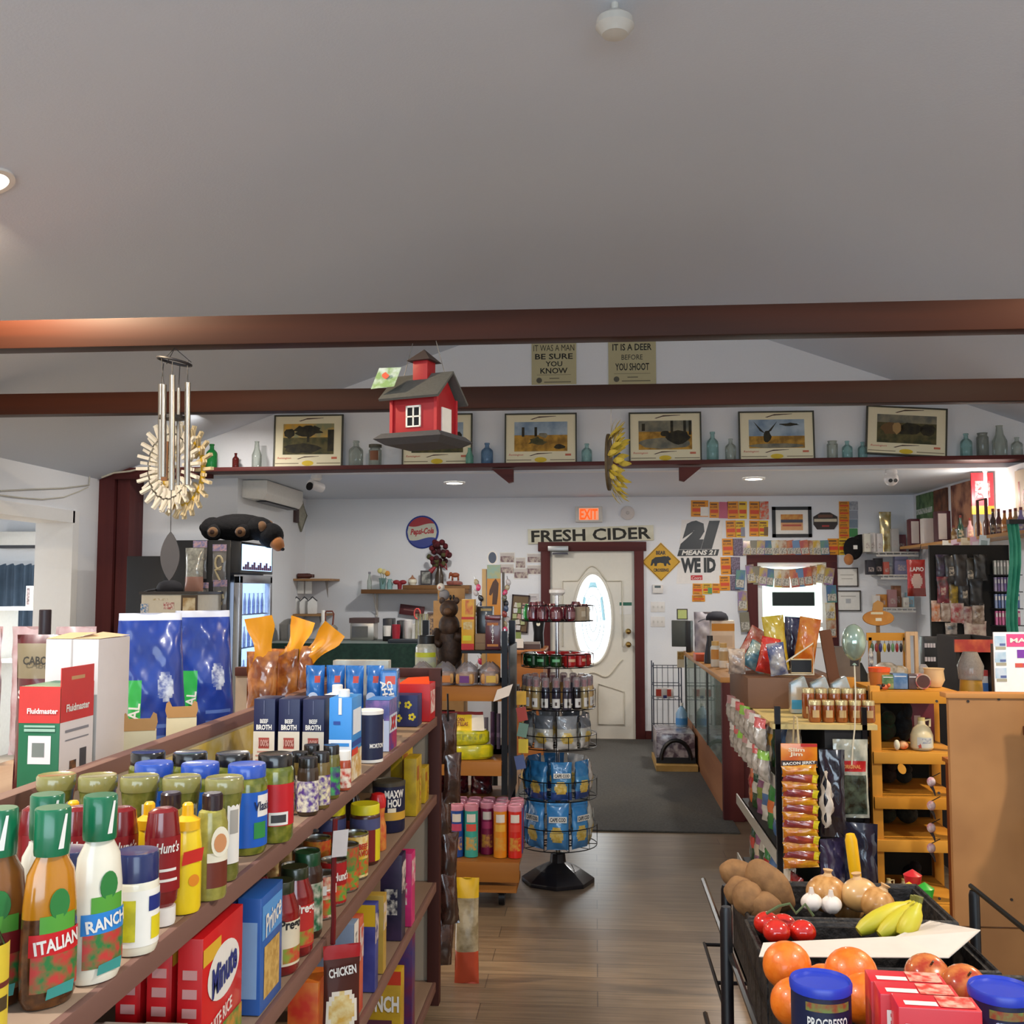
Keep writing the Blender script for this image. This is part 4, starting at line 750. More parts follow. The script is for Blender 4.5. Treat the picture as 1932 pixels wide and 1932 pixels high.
t = T('syrup_bottle', 'red and orange squeeze bottle before the coffee can', 'bottle', (-.672, 3.2, Z2), rz=40); MB().lathe([(.026, 0), (.028, .006), (.027, .07), (.02, .1), (.024, .13)], C('#c8502c', .3, coat=.5, two='#d88a3c', sc=40), 18).build('body', t); MB().lathe([(.025, .128), (.026, .15), (.02, .168), (.008, .172)], C('#c81c20', .3, coat=.4), 18).build('cap', t)
t = T('syrup_bottle', 'dark bottle standing behind the red squeeze bottle', 'bottle', (-.76, 3.25, Z2)); jar(t, .055, .19, C('#241a18', .25, coat=.6), BLKLID, .03, C('#7a2a1c'), (.1, .5), lidr=.5, shoulder=.7)
t = T('coffee_can', 'navy coffee can with gold band at the edge of the second shelf', 'can', (-.69, 3.46, Z2), rz=38); MB().lathe([(.052, 0), (.054, .004), (.054, .15)], C('#171c3c', .4), 26).build('body', t); MB().lathe([(.055, .148), (.0555, .16), (.05, .163), (.048, .16), (.0005, .16)], C('#4a4438', .4), 26).build('lid', t)
text('MAXW\nHOU', .07, .055, WHITE, t, (0, 0, .11), wrap=.0548, bold=.04, rz=-4); MB().band(.0546, .04, .066, -60, 60, C('#c89a34', .4)).band(.0547, .066, .08, -30, 0, C('#e8dcc0', .4)).build('label_band', t, smooth=60)
for k, (x, y, h) in enumerate([(-.655, 3.72, .2), (-.71, 3.8, .235), (-.66, 3.93, .13)]):
    t = T('mix_box', ['yellow box with small print beside the coffee can', 'taller yellow box behind the coffee can', 'small yellow box against the end post'][k], 'box', (x, y, Z2), rz=90 if k != 1 else 80, group='yellow boxes on the second shelf'); carton(t, .11 if k < 2 else .09, .045, h, C('#c9a81c', .45, two='#b0901a', sc=20), [(.1, .5, .6, .85, C('#a8641c')), (.6, .85, .2, .7, C('#a8301c', .5, two='#d8c43c', sc=60))])
# ---- third shelf ----
t = T('cereal_box', 'tall pale blue box with a white lettered edge on the third shelf', 'box', (-.70, 2.72, Z3)); carton(t, .15, .05, .27, C('#8a9cb4', .5, two='#7d90ab', sc=6), [(.3, .75, .02, .25, C('#9a7a6a', .5, two='#8a9cb4', sc=30))], [(0, 1, 0, 1, WHITE), (.3, .7, .1, .9, C('#8a8680', .5, two='#d8d4cc', sc=90))])
for k, (x, y, w, h, c, c2, lb) in enumerate([(-.68, 2.83, .09, .25, '#c8402c', '#d8704a', 'thin red box just behind the pale blue one'), (-.68, 2.98, .11, .24, '#2a2f78', '#4a4f9a', 'navy box with a yellow top on the third shelf'), (-.68, 3.12, .1, .225, '#c9a84a', '#b8923a', 'tan box standing after the navy one'), (-.665, 3.42, .07, .27, '#1c1a34', '#3a2a4a', 'tall black and purple box on the third shelf'), (-.66, 3.56, .075, .24, '#e0307a', '#c02a68', 'slim pink and purple carton near the end post')]):
    t = T('cereal_box' if k < 3 else 'slim_carton', lb, 'box', (x, y, Z3)); carton(t, w, .045 if k < 3 else .07, h, C(c, .4, two=c2, sc=10), [(0, 1, .75, 1, C('#e0b41c'))] if k == 1 else [(.2, .8, .3, .6, C('#e8e0d0', .5, two=c, sc=50))], [(0, 1, .55, .9, C('#d8c8c0', .5, two=c, sc=40))])
for k, (px, y) in enumerate([(-.68, 1.9), (-.69, 2.02), (-.68, 2.14)]):
    t = T('canned_good', 'dark can low on the third shelf, %s along from the front' % ORD[k], 'can', (px, y, Z3), group='dark cans on the third shelf'); can(t, .08, .11, STEEL, C(['#5a2a1c', '#3a3a2c', '#6a1c1c'][k], .4, two='#b89a5a', sc=40))
t = T('side_dish_box', 'red and orange side-dish box behind the hanging chicken packets', 'box', (-.66, 2.4, Z3)); carton(t, .07, .1, .25, C('#c8301c', .4, two='#d87a2c', sc=14))
# clip strip with packets hanging off the top shelf edge
cs = T('clip_strip', 'red hanging strip clipped to the shelf edge with a price tag', 'clip strip', (-.6, 2.385, 0)); MB().tube([(0, 0, 1.07), (-.003, .0, .9), (.0, -.003, .85), (-.002, 0, .79)], .006, C('#6a1418', .4), 6).build('strip', cs); MB().quad((-.005, -.008, .985), (.03, -.008, .99), (.034, -.008, 1.05), (-.002, -.008, 1.045), C('#e8dcd4', .5)).build('price_tag', cs, smooth=0)
for k in range(2):
    t = T('seasoning_packet', ['brown chicken seasoning packet hanging on the red strip', 'lower chicken packet hanging under the first'][k], 'packet', (-.577, 2.37 + .012 * k, .595 - .205 * k), rz=24, group='hanging chicken packets')
    sf = pouch(t, .085, .20, .014, lambda u, v: C('#a8181e', .3, coat=.4) if v > .84 else C('#d8a84a', .4, two='#e8d49a', sc=40) if ((u - .5) / .36) ** 2 + ((v - .28) / .2) ** 2 < 1 else C('#e8dcc8', .4) if ((u - .5) / .44) ** 2 + ((v - .28) / .24) ** 2 < 1 else C('#4a1c14', .3, coat=.4), 5 + k, n=(14, 20), wr=.001)
    text('CHICKEN', .062, .02, WHITE, t, (0, -.012, .145), bold=.03, roll=6)
# ---- bottom shelf ----
t = T('cereal_box', 'yellow crunch cereal box on the bottom shelf', 'box', (-.69, 3.36, Z4)); carton(t, .14, .06, .30, C('#c9a01c', .45, two='#b08a18', sc=12), [(0, 1, .86, 1, C('#c8381c')), (0, .8, .35, .5, C('#5a2a3c', .5)), (.1, .9, .1, .32, C('#22305a'))]); text('CRUNCH', .15, .05, WHITE, t, (-.01, -.0325, .2), bold=.04)
t = T('cereal_box', 'purple and red cereal box behind the crunch box', 'box', (-.70, 3.62, Z4)); carton(t, .14, .06, .32, C('#7a1c2c', .45, two='#3a2a6a', sc=10))
for k in range(5):
    t = T('pudding_box', 'yellow pudding box lying on the bottom shelf, %s from the front' % ORD[k], 'box', [(-.70, 2.93), (-.635, 2.95), (-.66, 3.08), (-.73, 3.1), (-.77, 2.96)][k] + (Z4 + (.0 if k != 2 else .0),), group='yellow pudding boxes', rz=[4, 2, 5, 0, 3][k]); carton(t, .058, .1, .05 if k != 2 else .09, C('#d8b81c', .4), [(.1, .9, .1, .85, C('#3a2420', .4, two='#8a7a6a', sc=60))], tops=[(.3, .6, .2, .8, C('#3a8a8a'))])
    if k == 2: text('NOPS', .045, .022, C('#c8281c'), t, (0, -.0515, .06), bold=.05)
# ---- goods hung on the end post ----
t = T('hanging_snack_strip', 'dark hanging strip of brown snack bags on the end of the shelf unit', 'snack strip', (-.59, YE + .085, .12)); DKB = C('#2c1a16', .2, coat=.8, two='#4a2c22', sc=18)
MB().tube([(0, -.03, 1.06), (0, -.01, .95)], .004, BLACK).build('hook', t)
for k in range(6):
    sf = pouch(t, .075, .2, .045, DKB, 20 + k, n=(10, 12)); o = LAST; o.location = (.018 * sin(k * 2.1), -.005 * k, .78 - .155 * k); o.rotation_euler = (0, radians(8 * sin(k * 3)), radians(30))
t = T('snack_bag', 'clear snack bag with yellow tag standing past the end post', 'bag', (-.53, YE + .22, .0)); pouch(t, .1, .42, .06, lambda u, v: C('#e0b41c', .4) if v > .84 else C('#b8482c', .4, coat=.4) if v < .32 else C('#8a7a5a', .2, coat=.8, two='#b8a888', sc=20), 9, n=(10, 16))
# ================= goods on the far side of the long shelf unit =================
ZL = Z1 - .02
RDB = C('#d23a34', .45, coat=.2); GRB = C('#1d6a45', .45); WCARD = C('#e6dedb', .6, var=.03)
t = T('repair_kit_box', 'red and green plumbing repair box with a hang tab', 'box', (-1.215, 2.275, ZL))
carton(t, .094, .15, .305, GRB, [(0, 1, .74, 1, RDB), (.25, .8, .45, .65, WCARD), (.25, .8, .12, .3, WCARD), (.35, .65, .5, .6, C('#7a8078')), (.4, .75, .15, .26, C('#6a2a2c')), (.15, .9, .68, .7, C('#9ac0a8')), (.15, .9, .71, .725, C('#9ac0a8'))], [(0, 1, 0, .74, WCARD), (0, 1, .74, 1.0, RDB), (.3, .5, .1, .45, C('#8a5a34', .5, two='#3a3434', sc=40)), (.6, .8, .35, .52, C('#4a4a50')), (.15, .85, .66, .68, C('#8a8a90')), (.15, .85, .6, .61, C('#8a8a90'))])
MB().bx(.0455, .0475, -.074, .074, .3, .345, RDB).build('hang_tab', t); MB().bx(.0474, .048, -.03, .03, .316, .324, C('#c79a6a')).build('tab_slot', t)
text('Fluidmaster', .07, .012, WHITE, t, (.008, -.077, .252), bold=.03); text('Fluidmaster', .105, .017, WHITE, t, (.0487, .0, .255), rz=90, bold=.03)
t = T('cardboard_box', 'tall plain white carton with open flaps beyond the repair kit', 'box', (-1.235, 2.455, ZL)); carton(t, .13, .165, .40, C('#dcd4d0', .65, var=.03), bev=.002)
MB().add([(-.065, -.0825, .401), (.0, -.0825, .401), (.02, .0, .413), (-.06, .02, .411)], [(0, 1, 2, 3)], C('#c9a878', .7)).add([(.0, -.0825, .401), (.065, -.0825, .401), (.065, .0825, .403), (.01, .05, .412)], [(0, 1, 2, 3)], C('#cdb088', .7)).build('flap', t, smooth=0)
MB().bx(-.002, .002, -.0832, -.0826, 0, .4, C('#bdb4ae')).build('seam', t)
POP = C('#4a1414', .3, coat=.5, two='#6a1a18', sc=14)
t = T('popcorn_bag', 'dark red cheese popcorn bag with gold panel at the edge of the frame', 'bag', (-1.43, 2.6, ZL), rz=8)
sf = pouch(t, .135, .40, .09, lambda u, v: C('#8a7a5a', .4, coat=.3) if .74 < v < .93 else C('#d8b04a', .4) if (u > .8 and .3 < v < .6) else POP, 31); text('CABOT', .075, .022, C('#3a3428'), t, (0, -.035, .335), bold=.03); text('Seriously\nSharp', .085, .055, C('#e8dcd0'), t, (0, -.046, .235), bold=.03)
t = T('wine_bottle', 'dark wine bottle neck rising behind the popcorn bag', 'bottle', (-1.55, 2.82, ZL)); MB().lathe([(.035, 0), (.037, .01), (.037, .27), (.016, .33), (.0145, .44), (.0155, .44), (.0155, .455)], C('#1c1418', .15, coat=.8), 18).build('body', t); MB().lathe([(.0165, .39), (.0165, .458), (.015, .46)], C('#241418', .4), 16).build('foil_cap', t)
for k, (px, w) in enumerate(((12, .12), (62, .12), (112, .12))):
    x = pxx(px, 3.15) + [-.06, 0, .06][k]; t = T('bread_bag', 'pale pink bread bag behind the wine bottle, %s from the left' % ORD[k], 'bag', (x, 3.15, ZL), rz=-12 + 14 * k, group='pale bread bags'); pouch(t, w, .40, .06, C('#e0c8c4', .3, coat=.6, two='#c99a98', sc=14), 40 + k, wr=.007, n=(12, 14))
DOG = C('#1d3f9c', .28, coat=.5, two='#173284', sc=10)
def dogpaint(u, v):
    if v > .95: return C('#d8d8e0', .4)
    if .14 < u < .36 and v < .58: return C('#2fb04a', .35, coat=.3)
    if .09 < u <= .14 and v < .58: return C('#9aa8b8', .4)
    if ((u - .7) / .12) ** 2 + ((v - .55) / .09) ** 2 < 1: return C('#c9d0dc', .4, two='#4a5a98', sc=50)
    if .5 < u < .92 and .12 < v < .36 and int(v * 40) % 3 == 0: return C('#5a78c0', .4)
    if v < .06: return C('#d8842c', .4)
    return DOG
for k, (x, y, rz, lb) in enumerate([(-1.26, 2.86, 30, 'blue dog food bag with a green stripe, the nearer one'), (-1.24, 3.2, 34, 'blue dog food bag with a green stripe and round badge, the farther one')]):
    t = T('dog_food_bag', lb, 'bag', (x, y, ZL), rz=rz, group='blue dog food bags'); sf = pouch(t, .215, .45, .13, dogpaint, 50 + k, n=(44, 44), flat_base=True, wr=.006, taper=.22)
    text('NATURAL', .17, .03, WHITE, t, (-.052, -.068, .12), roll=84, bold=.02)
for k, (px, y) in enumerate(((292, 2.55), (368, 2.82))):
    x = pxx(px, y) - .03; t = T('dog_treat_box', 'tan dog treat box with a bone-shaped cutout before the %s blue bag' % ['nearer', 'farther'][k], 'box', (x, y, ZL), rz=22, group='dog treat boxes')
    carton(t, .08, .04, .165, C('#d8cba4', .6)); bone = [(-.042, .165), (.042, .165), (.048, .185), (.045, .205), (.036, .21), (.028, .195), (-.028, .195), (-.036, .21), (-.045, .205), (-.048, .185)]; bone = [(x * .9, z) for x, z in bone]
    MB().prism(bone, -.021, -.017, C('#b98a52', .7)).build('bone_cutout', t)
OBAG = C('#c07a34', .2, coat=.9, two='#8a4a24', sc=22); ORT = C('#f0a01c', .35, coat=.3)
for k, (px, y, rz, tilt, tilt2) in enumerate(((498, 3.56, 10, -10, 4), (539, 3.72, -8, 16, -4), (567, 3.9, 20, 40, 6))):
    x = pxx(px, y); t = T('snack_bag', 'clear bag of orange snacks with a twisted yellow header, %s from the left' % ORD[k], 'bag', (x, y, ZL), rz=rz, group='orange snack bags')
    pouch(t, .11, .30, .085, OBAG, 60 + k, n=(14, 16), wr=.008, seal=0)
    w = .042; MB().grid(lambda u, v: ((u - .5) * .1 * (1 - .45 * sin(pi * min(1, v * 1.3))) + .02 * sin(2.2 * v), .03 * sin(5 * v + k) * (u - .5) + .004 * sin(9 * u), v * .185), 6, 10, ORT, T=Matrix.Translation((0, -.005, .235)) @ Matrix.Rotation(radians(tilt), 4, 'Y') @ Matrix.Rotation(radians(tilt2), 4, 'X')).build('header_card', t, smooth=60)
S(MB().bx(XD + .001, XD + .004, 2.25, 3.35, Z1 + .012, Z1 + .098, C('#cfc39a', .6, two='#c2a83c', sc=9)), 'price_strip', 'cream and yellow price strip along the back panel behind the jars', 'price strip')
# ================= side room seen through the opening =================
q = at(70, 1025, 12.25); t = T('air_conditioner', 'white wall air conditioner seen through the side opening', 'air conditioner', (q[0], 12.29, q[2])); MB().bx(-.45, .35, -.2, 0, -.06, .14, WHITE).build('housing', t, bev=.02); MB().bx(-.4, .32, -.205, -.1, -.066, -.03, C('#3a3a3e', .5)).build('louver', t)
a0, a1 = at(-60, 1065, 12.1), at(118, 1065, 12.1); cur = MB(); n = 60
cur.grid(lambda u, v: (a0[0] + (a1[0] - a0[0]) * u, 12.1 + .035 * sin(u * 70) * (1 - .3 * v) + .015 * sin(u * 23), a0[2] - 1.6 * (1 - v) + .012 * sin(u * 70) * (v > .95)), 120, 8, C('#46586a', .8, two='#384858', sc=4))
S(cur, 'window_curtain', 'dark slate blue curtain in the side room', 'curtain', smooth=60)
q = at(85, 1145, 9.6); t = T('white_counter', 'white shelf unit standing in the side room', 'shelf unit', (q[0] - .05, 9.6, 0)); MB().bx(-.42, .45, -.2, .25, q[2] - .03, q[2], WHITE).build('shelf', t); MB().bx(-.42, -.36, -.2, .25, 0, q[2] - .03, WHITE).build('side_panel', t); MB().bx(-.42, .45, -.2, .25, .9, .93, WHITE).build('shelf', t)
for k, (px, w, h, c) in enumerate(((60, .07, .2, '#e8e4dc'), (84, .12, .06, '#d8d0c0'), (106, .09, .33, '#f0ecea'))):
    p = at(px, 1145, 9.6); t = T('boxed_goods', ['boxed bottle on the white side-room shelf', 'low white box on the side-room shelf', 'tall white box on the side-room shelf'][k], 'box', (p[0], 9.6, q[2] + .001)); carton(t, w, .1, h, C(c, .5), [(.1, .55, .1, .9, C('#4a3a38', .5, two='#8a7a78', sc=40))] if k != 1 else [(.1, .9, .1, .5, C('#b8a890'))])
for k, (px, py) in enumerate(((98, 996), (2, 978))):
    p = atz(px, py, 2.495); S(MB().lathe([(.0005, 0), (.16, 0), (.16, .004)], EM('#ffffff', 9), 24), 'ceiling_light', ['oval glowing ceiling light in the side room', 'second side-room ceiling light at the edge of the frame'][k], 'ceiling light', (p[0], p[1], 2.494))
S(MB().lathe([(.12, 0), (.15, .04), (.1, .09), (.0005, .1)], C('#2a2426', .7), 14, ey=.6), 'cloth_bundle', 'dark bundle on the lower shelf of the side room', 'cloth', (at(92, 1180, 9.55)[0] - .08, 9.6, .932))
# ================= back left corner =================
BKC = C('#1a1b1e', .4, coat=.2)
cx0, cx1, cy0, cy1, cz1 = -3.45, -2.82, 8.05, 8.88, 1.985
t = T('drinks_cooler', 'tall black glass-door drinks cooler with a lit blue sign', 'cooler', (0, 0, 0))
MB().bx(cx0, cx1 - .08, cy0, cy1, .05, cz1, BKC).build('cabinet', t, bev=.006)
MB().bx(cx1 - .08, cx1, cy0, cy1, 1.72, cz1 - .01, BKC).build('sign_housing', t, bev=.004)
MB().quad((cx1 + .001, cy0 + .03, 1.745), (cx1 + .001, cy1 - .03, 1.745), (cx1 + .001, cy1 - .03, cz1 - .03), (cx1 + .001, cy0 + .03, cz1 - .03), EM('#a9cdfb', 2.6)).build('lit_sign', t, smooth=0)
b = MB()
for k in range(14): b.bx(cx1 + .0015, cx1 + .002, cy0 + .05 + .053 * k, cy0 + .10 + .053 * k, 1.75, 1.775 + .02 * ((k * 7) % 3), C('#6a3a68', .5))
b.build('sign_print', t, smooth=0)
fr = MB()
for a in ((cy0, cy0 + .07, .1, 1.7), (cy1 - .05, cy1, .1, 1.7), (cy0, cy1, 1.64, 1.71), (cy0, cy1, .1, .16)): fr.bx(cx1 - .05, cx1, a[0], a[1], a[2], a[3], C('#b9bcc2', .25, metal=1))
fr.build('door', t, bev=.004); MB().bx(cx1 - .025, cx1 - .018, cy0 + .06, cy1 - .04, .15, 1.65, GL('#dcecff', .05)).build('glass_pane', t)
MB().bx(cx1 - .06, cx1 - .052, cy0 + .05, cy1 - .03, .15, 1.65, EM('#c9ddff', 4)).build('interior_light', t)
for k in range(5):
    MB().bx(cx1 - .05, cx1 - .03, cy0 + .07, cy1 - .05, .3 + .27 * k, .31 + .27 * k, C('#c8d0e0', .4)).build('rack', t)
    for j in range(6): MB().lathe([(.012, 0), (.013, .1), (.006, .14), (.006, .17)], C(['#7a98d8', '#8a9ad0', '#5a78c8'][j % 3], .4), 10, c=(cx1 - .037, cy0 + .12 + .11 * j, .31 + .27 * k)).build('cold_bottle', t)
S(MB().bx(-3.78, -3.47, 8.1, 8.85, 0, 1.86, BKC), 'black_cabinet', 'plain black cabinet beside the drinks cooler', 'cabinet', bev=.006)
FLAG = C('#d8b0b4', .45, two='#8a8ab8', sc=60)
for k, (px, y0, y1) in enumerate(((376, 1020, 1092), (413, 1027, 1097), (379, 1099, 1158), (414, 1094, 1165))):
    A = at(px, y1, 8.03); B = at(px, y0, 8.03); t = T('hanging_rope_pack', 'clear pack of rope with flag header, %s on the side of the cooler' % ['upper left', 'upper right', 'lower left', 'lower right'][k], 'package', (A[0], 8.035, A[2]), group='rope packs on the cooler'); h = B[2] - A[2]; w = .115
    MB().bx(-w / 2, w / 2, -.004, 0, h * .82, h, FLAG).build('header_card', t); pouch(t, w, h * .83, .02, GL('#b8b4b0', .45), 70 + k, n=(8, 10), wr=.002)
    MB().tube([(.03 * cos(a * .63), -.014, h * .5 + .055 * sin(a * .63)) for a in range(10)] + [(-.03 + .02 * j, -.015, h * .3 - .04 * j) for j in range(3)], .009, C('#cfc09a', .7), 6).build('rope', t)
MB_ = MB(); BEARK = C('#070608', .95, two='#110d0e', sc=40, bump=.6); TANK = C('#7a5634', .9, sheen=.3, bump=.4); SNT = C('#b8743c', .9, sheen=.3)
q = at(450, 1030, 8.4); t = T('plush_bear', 'black plush bear lying on top of the drinks cooler', 'plush toy', (q[0], 8.4, cz1 + .02), rz=0)
MB().sph((0, 0, .10), .27, .17, .115, BEARK, 24, 14).sph((-.22, 0, .09), .1, .13, .1, BEARK).sph((.17, -.02, .09), .13, .15, .1, BEARK).tube([(-.14, -.05, .09), (-.16, -.15, .05), (-.13, -.21, .045)], [.07, .06, .05], BEARK, 10).tube([(.08, -.05, .08), (.09, -.15, .06), (.1, -.2, .055)], [.07, .06, .055], BEARK, 10).sph((-.3, 0, .1), .04, .04, .04, BEARK, 10, 7).build('body', t, smooth=180)
MB().sph((.29, -.05, .03), .105, .11, .105, BEARK, 18, 12).build('head', t, smooth=180)
for yy, zz in ((-.13, .1), (.05, .12)): MB().sph((.24, yy, zz), .04, .03, .045, TANK, 12, 8).build('ear', t, smooth=180)
MB().lathe([(.06, -.02), (.058, .03), (.04, .075), (.02, .09)], SNT, 16, T=Matrix.Translation((.34, -.08, -.02)) @ Matrix.Rotation(radians(140), 4, 'Y') @ Matrix.Rotation(radians(15), 4, 'X')).build('snout', t, smooth=180); MB().sph((.405, -.095, -.085), .018, .018, .014, BLACK, 10, 7).build('nose', t, smooth=180)
for xx in (-.13, .1): MB().sph((xx, -.245, .05), .045, .018, .042, TANK, 12, 8).sph((xx, -.262, .05), .02, .006, .02, C('#3a2418', .9), 10, 6).build('paw_pad', t, smooth=180)
# white sticker-covered cabinet in front of the cooler, cap and pack on it
t = T('white_cabinet', 'white cabinet with stickers before the black cooler', 'cabinet', (0, 0, 0)); MB().bx(-3.38, -2.95, 7.5, 8.0, 0, 1.555, C('#d9d2bf', .5)).build('cabinet_body', t, bev=.005); MB().bx(-3.39, -2.94, 7.48, 8.01, 1.555, 1.575, C('#3a3430', .5)).build('cabinet_top', t)
MB().bx(-3.07, -2.945, 7.49, 7.499, 1.2, 1.55, C('#4a3a28', .5)).bx(-3.055, -2.96, 7.486, 7.49, 1.22, 1.53, C('#a88a5a', .5, two='#d8ccaa', sc=14)).build('brown_framed_print', t)
for px, py, w, h, c in ((270, 1148, .06, .07, '#3f7fb8'), (316, 1143, .08, .05, '#b0605c'), (266, 1168, .09, .03, '#6a6a70'), (276, 1204, .1, .05, '#c08a88'), (300, 1131, .11, .012, '#b8a878'), (268, 1180, .06, .03, '#9a9a98')):
    p = at(px, py, 7.497); MB().cb(p[0] + .01, 7.497, p[2], w, .002, h, C(c, .5, two='#e8e0d4', sc=70)).build('sticker', t)
q = at(318, 1115, 7.7); t = T('baseball_cap', 'dark cap lying on the white cabinet', 'cap', (q[0], 7.72, 1.577)); MB().lathe([(.1, 0), (.098, .03), (.08, .065), (.04, .083), (.0005, .087)], C('#232228', .85), 20).build('crown', t, smooth=180); MB().grid(lambda u, v: (-.08 - .11 * v, (u - .5) * .17 * (1 - .4 * v * v), .012 - .02 * v * v + .012 * (1 - (2 * u - 1) ** 2)), 8, 4, C('#2b2a30', .8)).build('brim', t, smooth=80)
q = at(352, 1100, 7.75); t = T('hanging_bag', 'clear bag with pink contents leaning on the cooler', 'bag', (q[0], 7.9, 1.577), rz=0); pouch(t, .15, .34, .07, lambda u, v: C('#b88a7a', .3, coat=.6) if v < .3 else C('#8f8f86', .25, coat=.8, two='#b8b6a8', sc=30), 80, n=(10, 12))
# wall pieces
t = T('air_conditioner', 'white split air conditioner high on the back room wall', 'air conditioner', (BXL, 9.69, 2.40)); MB().prism([(0, .02), (.2, .0), (.235, .06), (.235, .18), (0, .18)], -.58, .58, WHITE, T=Matrix.Identity(4)).build('housing', t, bev=.012)
for k in range(2): MB().bx(.10, .2, -.5, .5, -.004 - .01 * k, .0 - .01 * k, C('#4a4a4e', .5)).build('louver', t)
S(MB().bx(BXL, BXL + .03, 10.72, 10.84, 2.3, 2.58, C('#4a3230', .6)), 'dark_gap_strip', 'narrow dark brown strip for the dark gap beside the air conditioner', 'plaque', bev=.003)  # dark gap at the air conditioner's end, put in as a solid strip
t = T('diamond_ornament', 'grey diamond-shaped ornament near the wall corner', 'wall ornament', (BXL + .012, 10.98, 2.4), rot=(0, 0, pi / 2)); MB().tube([(.2, 0, 0), (0, 0, .18), (-.2, 0, 0), (0, 0, -.18)], .012, C('#8a8674', .6), 8, closed=True).build('rim', t); MB().prism([(.19, 0), (0, .17), (-.19, 0), (0, -.17)], -.004, .004, C('#bdb8a4', .6, two='#a8a48e', sc=30)).build('panel', t)
def wallxz(px, py, y=None): return at(px, py, (y or BY))
PINE = wood('#9a7048', '#ad8458', 0, 8)
for k, (py, x1) in enumerate(((1092, -2.80), (1158, -2.86))):
    z = at(600, py, 10.9)[2]; t = T('corner_shelf', ['upper wooden corner shelf left of the round cola sign', 'lower wooden corner shelf with white dustpans'][k], 'shelf', (0, 0, z)); MB().bx(BXL + .002, x1, 10.75, BY - .002, -.022, 0, PINE).build('board', t)
    MB().prism([(x1 - .1, -.022), (x1 - .07, -.022), (x1 - .07, -.2)], BY - .24, BY - .22, C('#8a8078')).build('bracket', t)
z1, z2 = at(600, 1092, 10.9)[2], at(600, 1158, 10.9)[2]
def on(px, y, z): return (pxx(px, y), y, z + .001)
t = T('tin_box', 'dusty pink tin on the upper corner shelf', 'tin', on(528, 10.95, z1)); carton(t, .13, .12, .1, C('#a85a54', .5), bev=.006)
t = T('lantern', 'small glass house lantern on the upper corner shelf', 'lantern', on(548, 10.95, z1)); MB().bx(-.05, .05, -.05, .05, 0, .1, GL('#d8dcd8', .2)).build('glass', t); MB().add([(-.055, -.055, .1), (.055, -.055, .1), (.055, .055, .1), (-.055, .055, .1), (0, 0, .16)], [(0, 1, 4), (1, 2, 4), (2, 3, 4), (3, 0, 4), (3, 2, 1, 0)], C('#7a6a68', .5)).build('roof', t, smooth=0)
t = T('binoculars', 'brown binoculars lying on the upper corner shelf', 'binoculars', on(577, 10.92, z1))
for s in (-1, 1): MB().lathe([(.026, -.08), (.028, .03), (.018, .05), (.018, .08)], C('#5a3028', .4), 14, c=(0, 0, 0), T=Matrix.Translation((0, s * .035, .03)) @ Matrix.Rotation(pi / 2, 4, 'Y')).build('barrel', t)
for k in range(2):
    t = T('white_plaque', 'white pointed plaque hung under the upper corner shelf, %s' % ['left one', 'right one'][k], 'plaque', on(567 + 15 * k, 10.9, z1 - .16)); MB().prism([(-.035, .0), (.035, 0), (.035, .13), (-.035, .13)], 0, .01, WHITE).build('board', t)
for k in range(4):
    t = T('dustpan', 'white enamel dustpan standing in the corner row, %s from the left' % ORD[k], 'dustpan', on(545 + 15 * k, 10.86, z2), rz=35, group='white enamel dustpans'); MB().prism([(-.05, 0), (.05, 0), (.055, .08), (.05, .15), (.02, .17), (-.02, .17), (-.05, .15), (-.055, .08)], 0, .012, C('#ecebe6', .35, coat=.4)).build('pan', t, bev=.003); MB().prism([(-.055, .14), (0, .185), (.055, .14), (.05, .13), (0, .17), (-.05, .13)], -.003, .015, C('#3a3a40', .5)).build('dark_rim', t)
t = T('wicker_basket', 'small orange wicker basket on the lower corner shelf', 'basket', on(524, 10.9, z2)); MB().lathe([(.06, 0), (.08, .07), (.083, .07), (.06, .01)], wood('#b06a34', '#c9864a', 2, 30), 20).build('weave', t)
t = T('red_tin', 'little red tin behind the wicker basket', 'tin', on(534, 11.0, z2 + .0)); MB().lathe([(.035, 0), (.035, .12)], C('#b03038', .4), 18).build('body', t)
# round cola sign
p = wallxz(797, 1004); t = T('round_cola_sign', 'round red white and blue cola sign on the back wall', 'sign', (p[0], BY, p[2])); R = wpx(31.5, BY)
MB().lathe([(R, 0), (R, .012), (R * .93, .022)], C('#2a3f94', .4), 40, T=Matrix.Rotation(pi / 2, 4, 'X')).build('blue_rim', t, smooth=30)
def clipw(b, f0, f1, m, y):
    n = 24; xs = [-.9 + 1.8 * i / n for i in range(n + 1)]; lo = []; hi = []
    for x in xs:
        c = .9 * sqrt(max(0, 1 - (x / .9) ** 2)); lo.append((x * R, y, R * max(-c, min(c, f0(x))))); hi.append((x * R, y, R * max(-c, min(c, f1(x)))))
    b.add(lo + hi, [(i, i + 1, n + 2 + i, n + 1 + i) for i in range(n)], m)
b = MB(); up = lambda x: .42 + .1 * sin(3 * x); dn = lambda x: -.42 + .1 * sin(3 * x)
clipw(b, lambda x: -2, lambda x: 2, C('#c9c8b4', .5), -.0225); clipw(b, up, lambda x: 2, C('#a8282e', .45), -.0232); clipw(b, lambda x: -2, dn, C('#2c3c8c', .45), -.0232); b.build('painted_face', t, smooth=0)
text('Pepsi-Cola', R * 1.45, R * .48, C('#b02a30'), t, (0, -.0236, 0), bold=.04, shear=.35, roll=4)
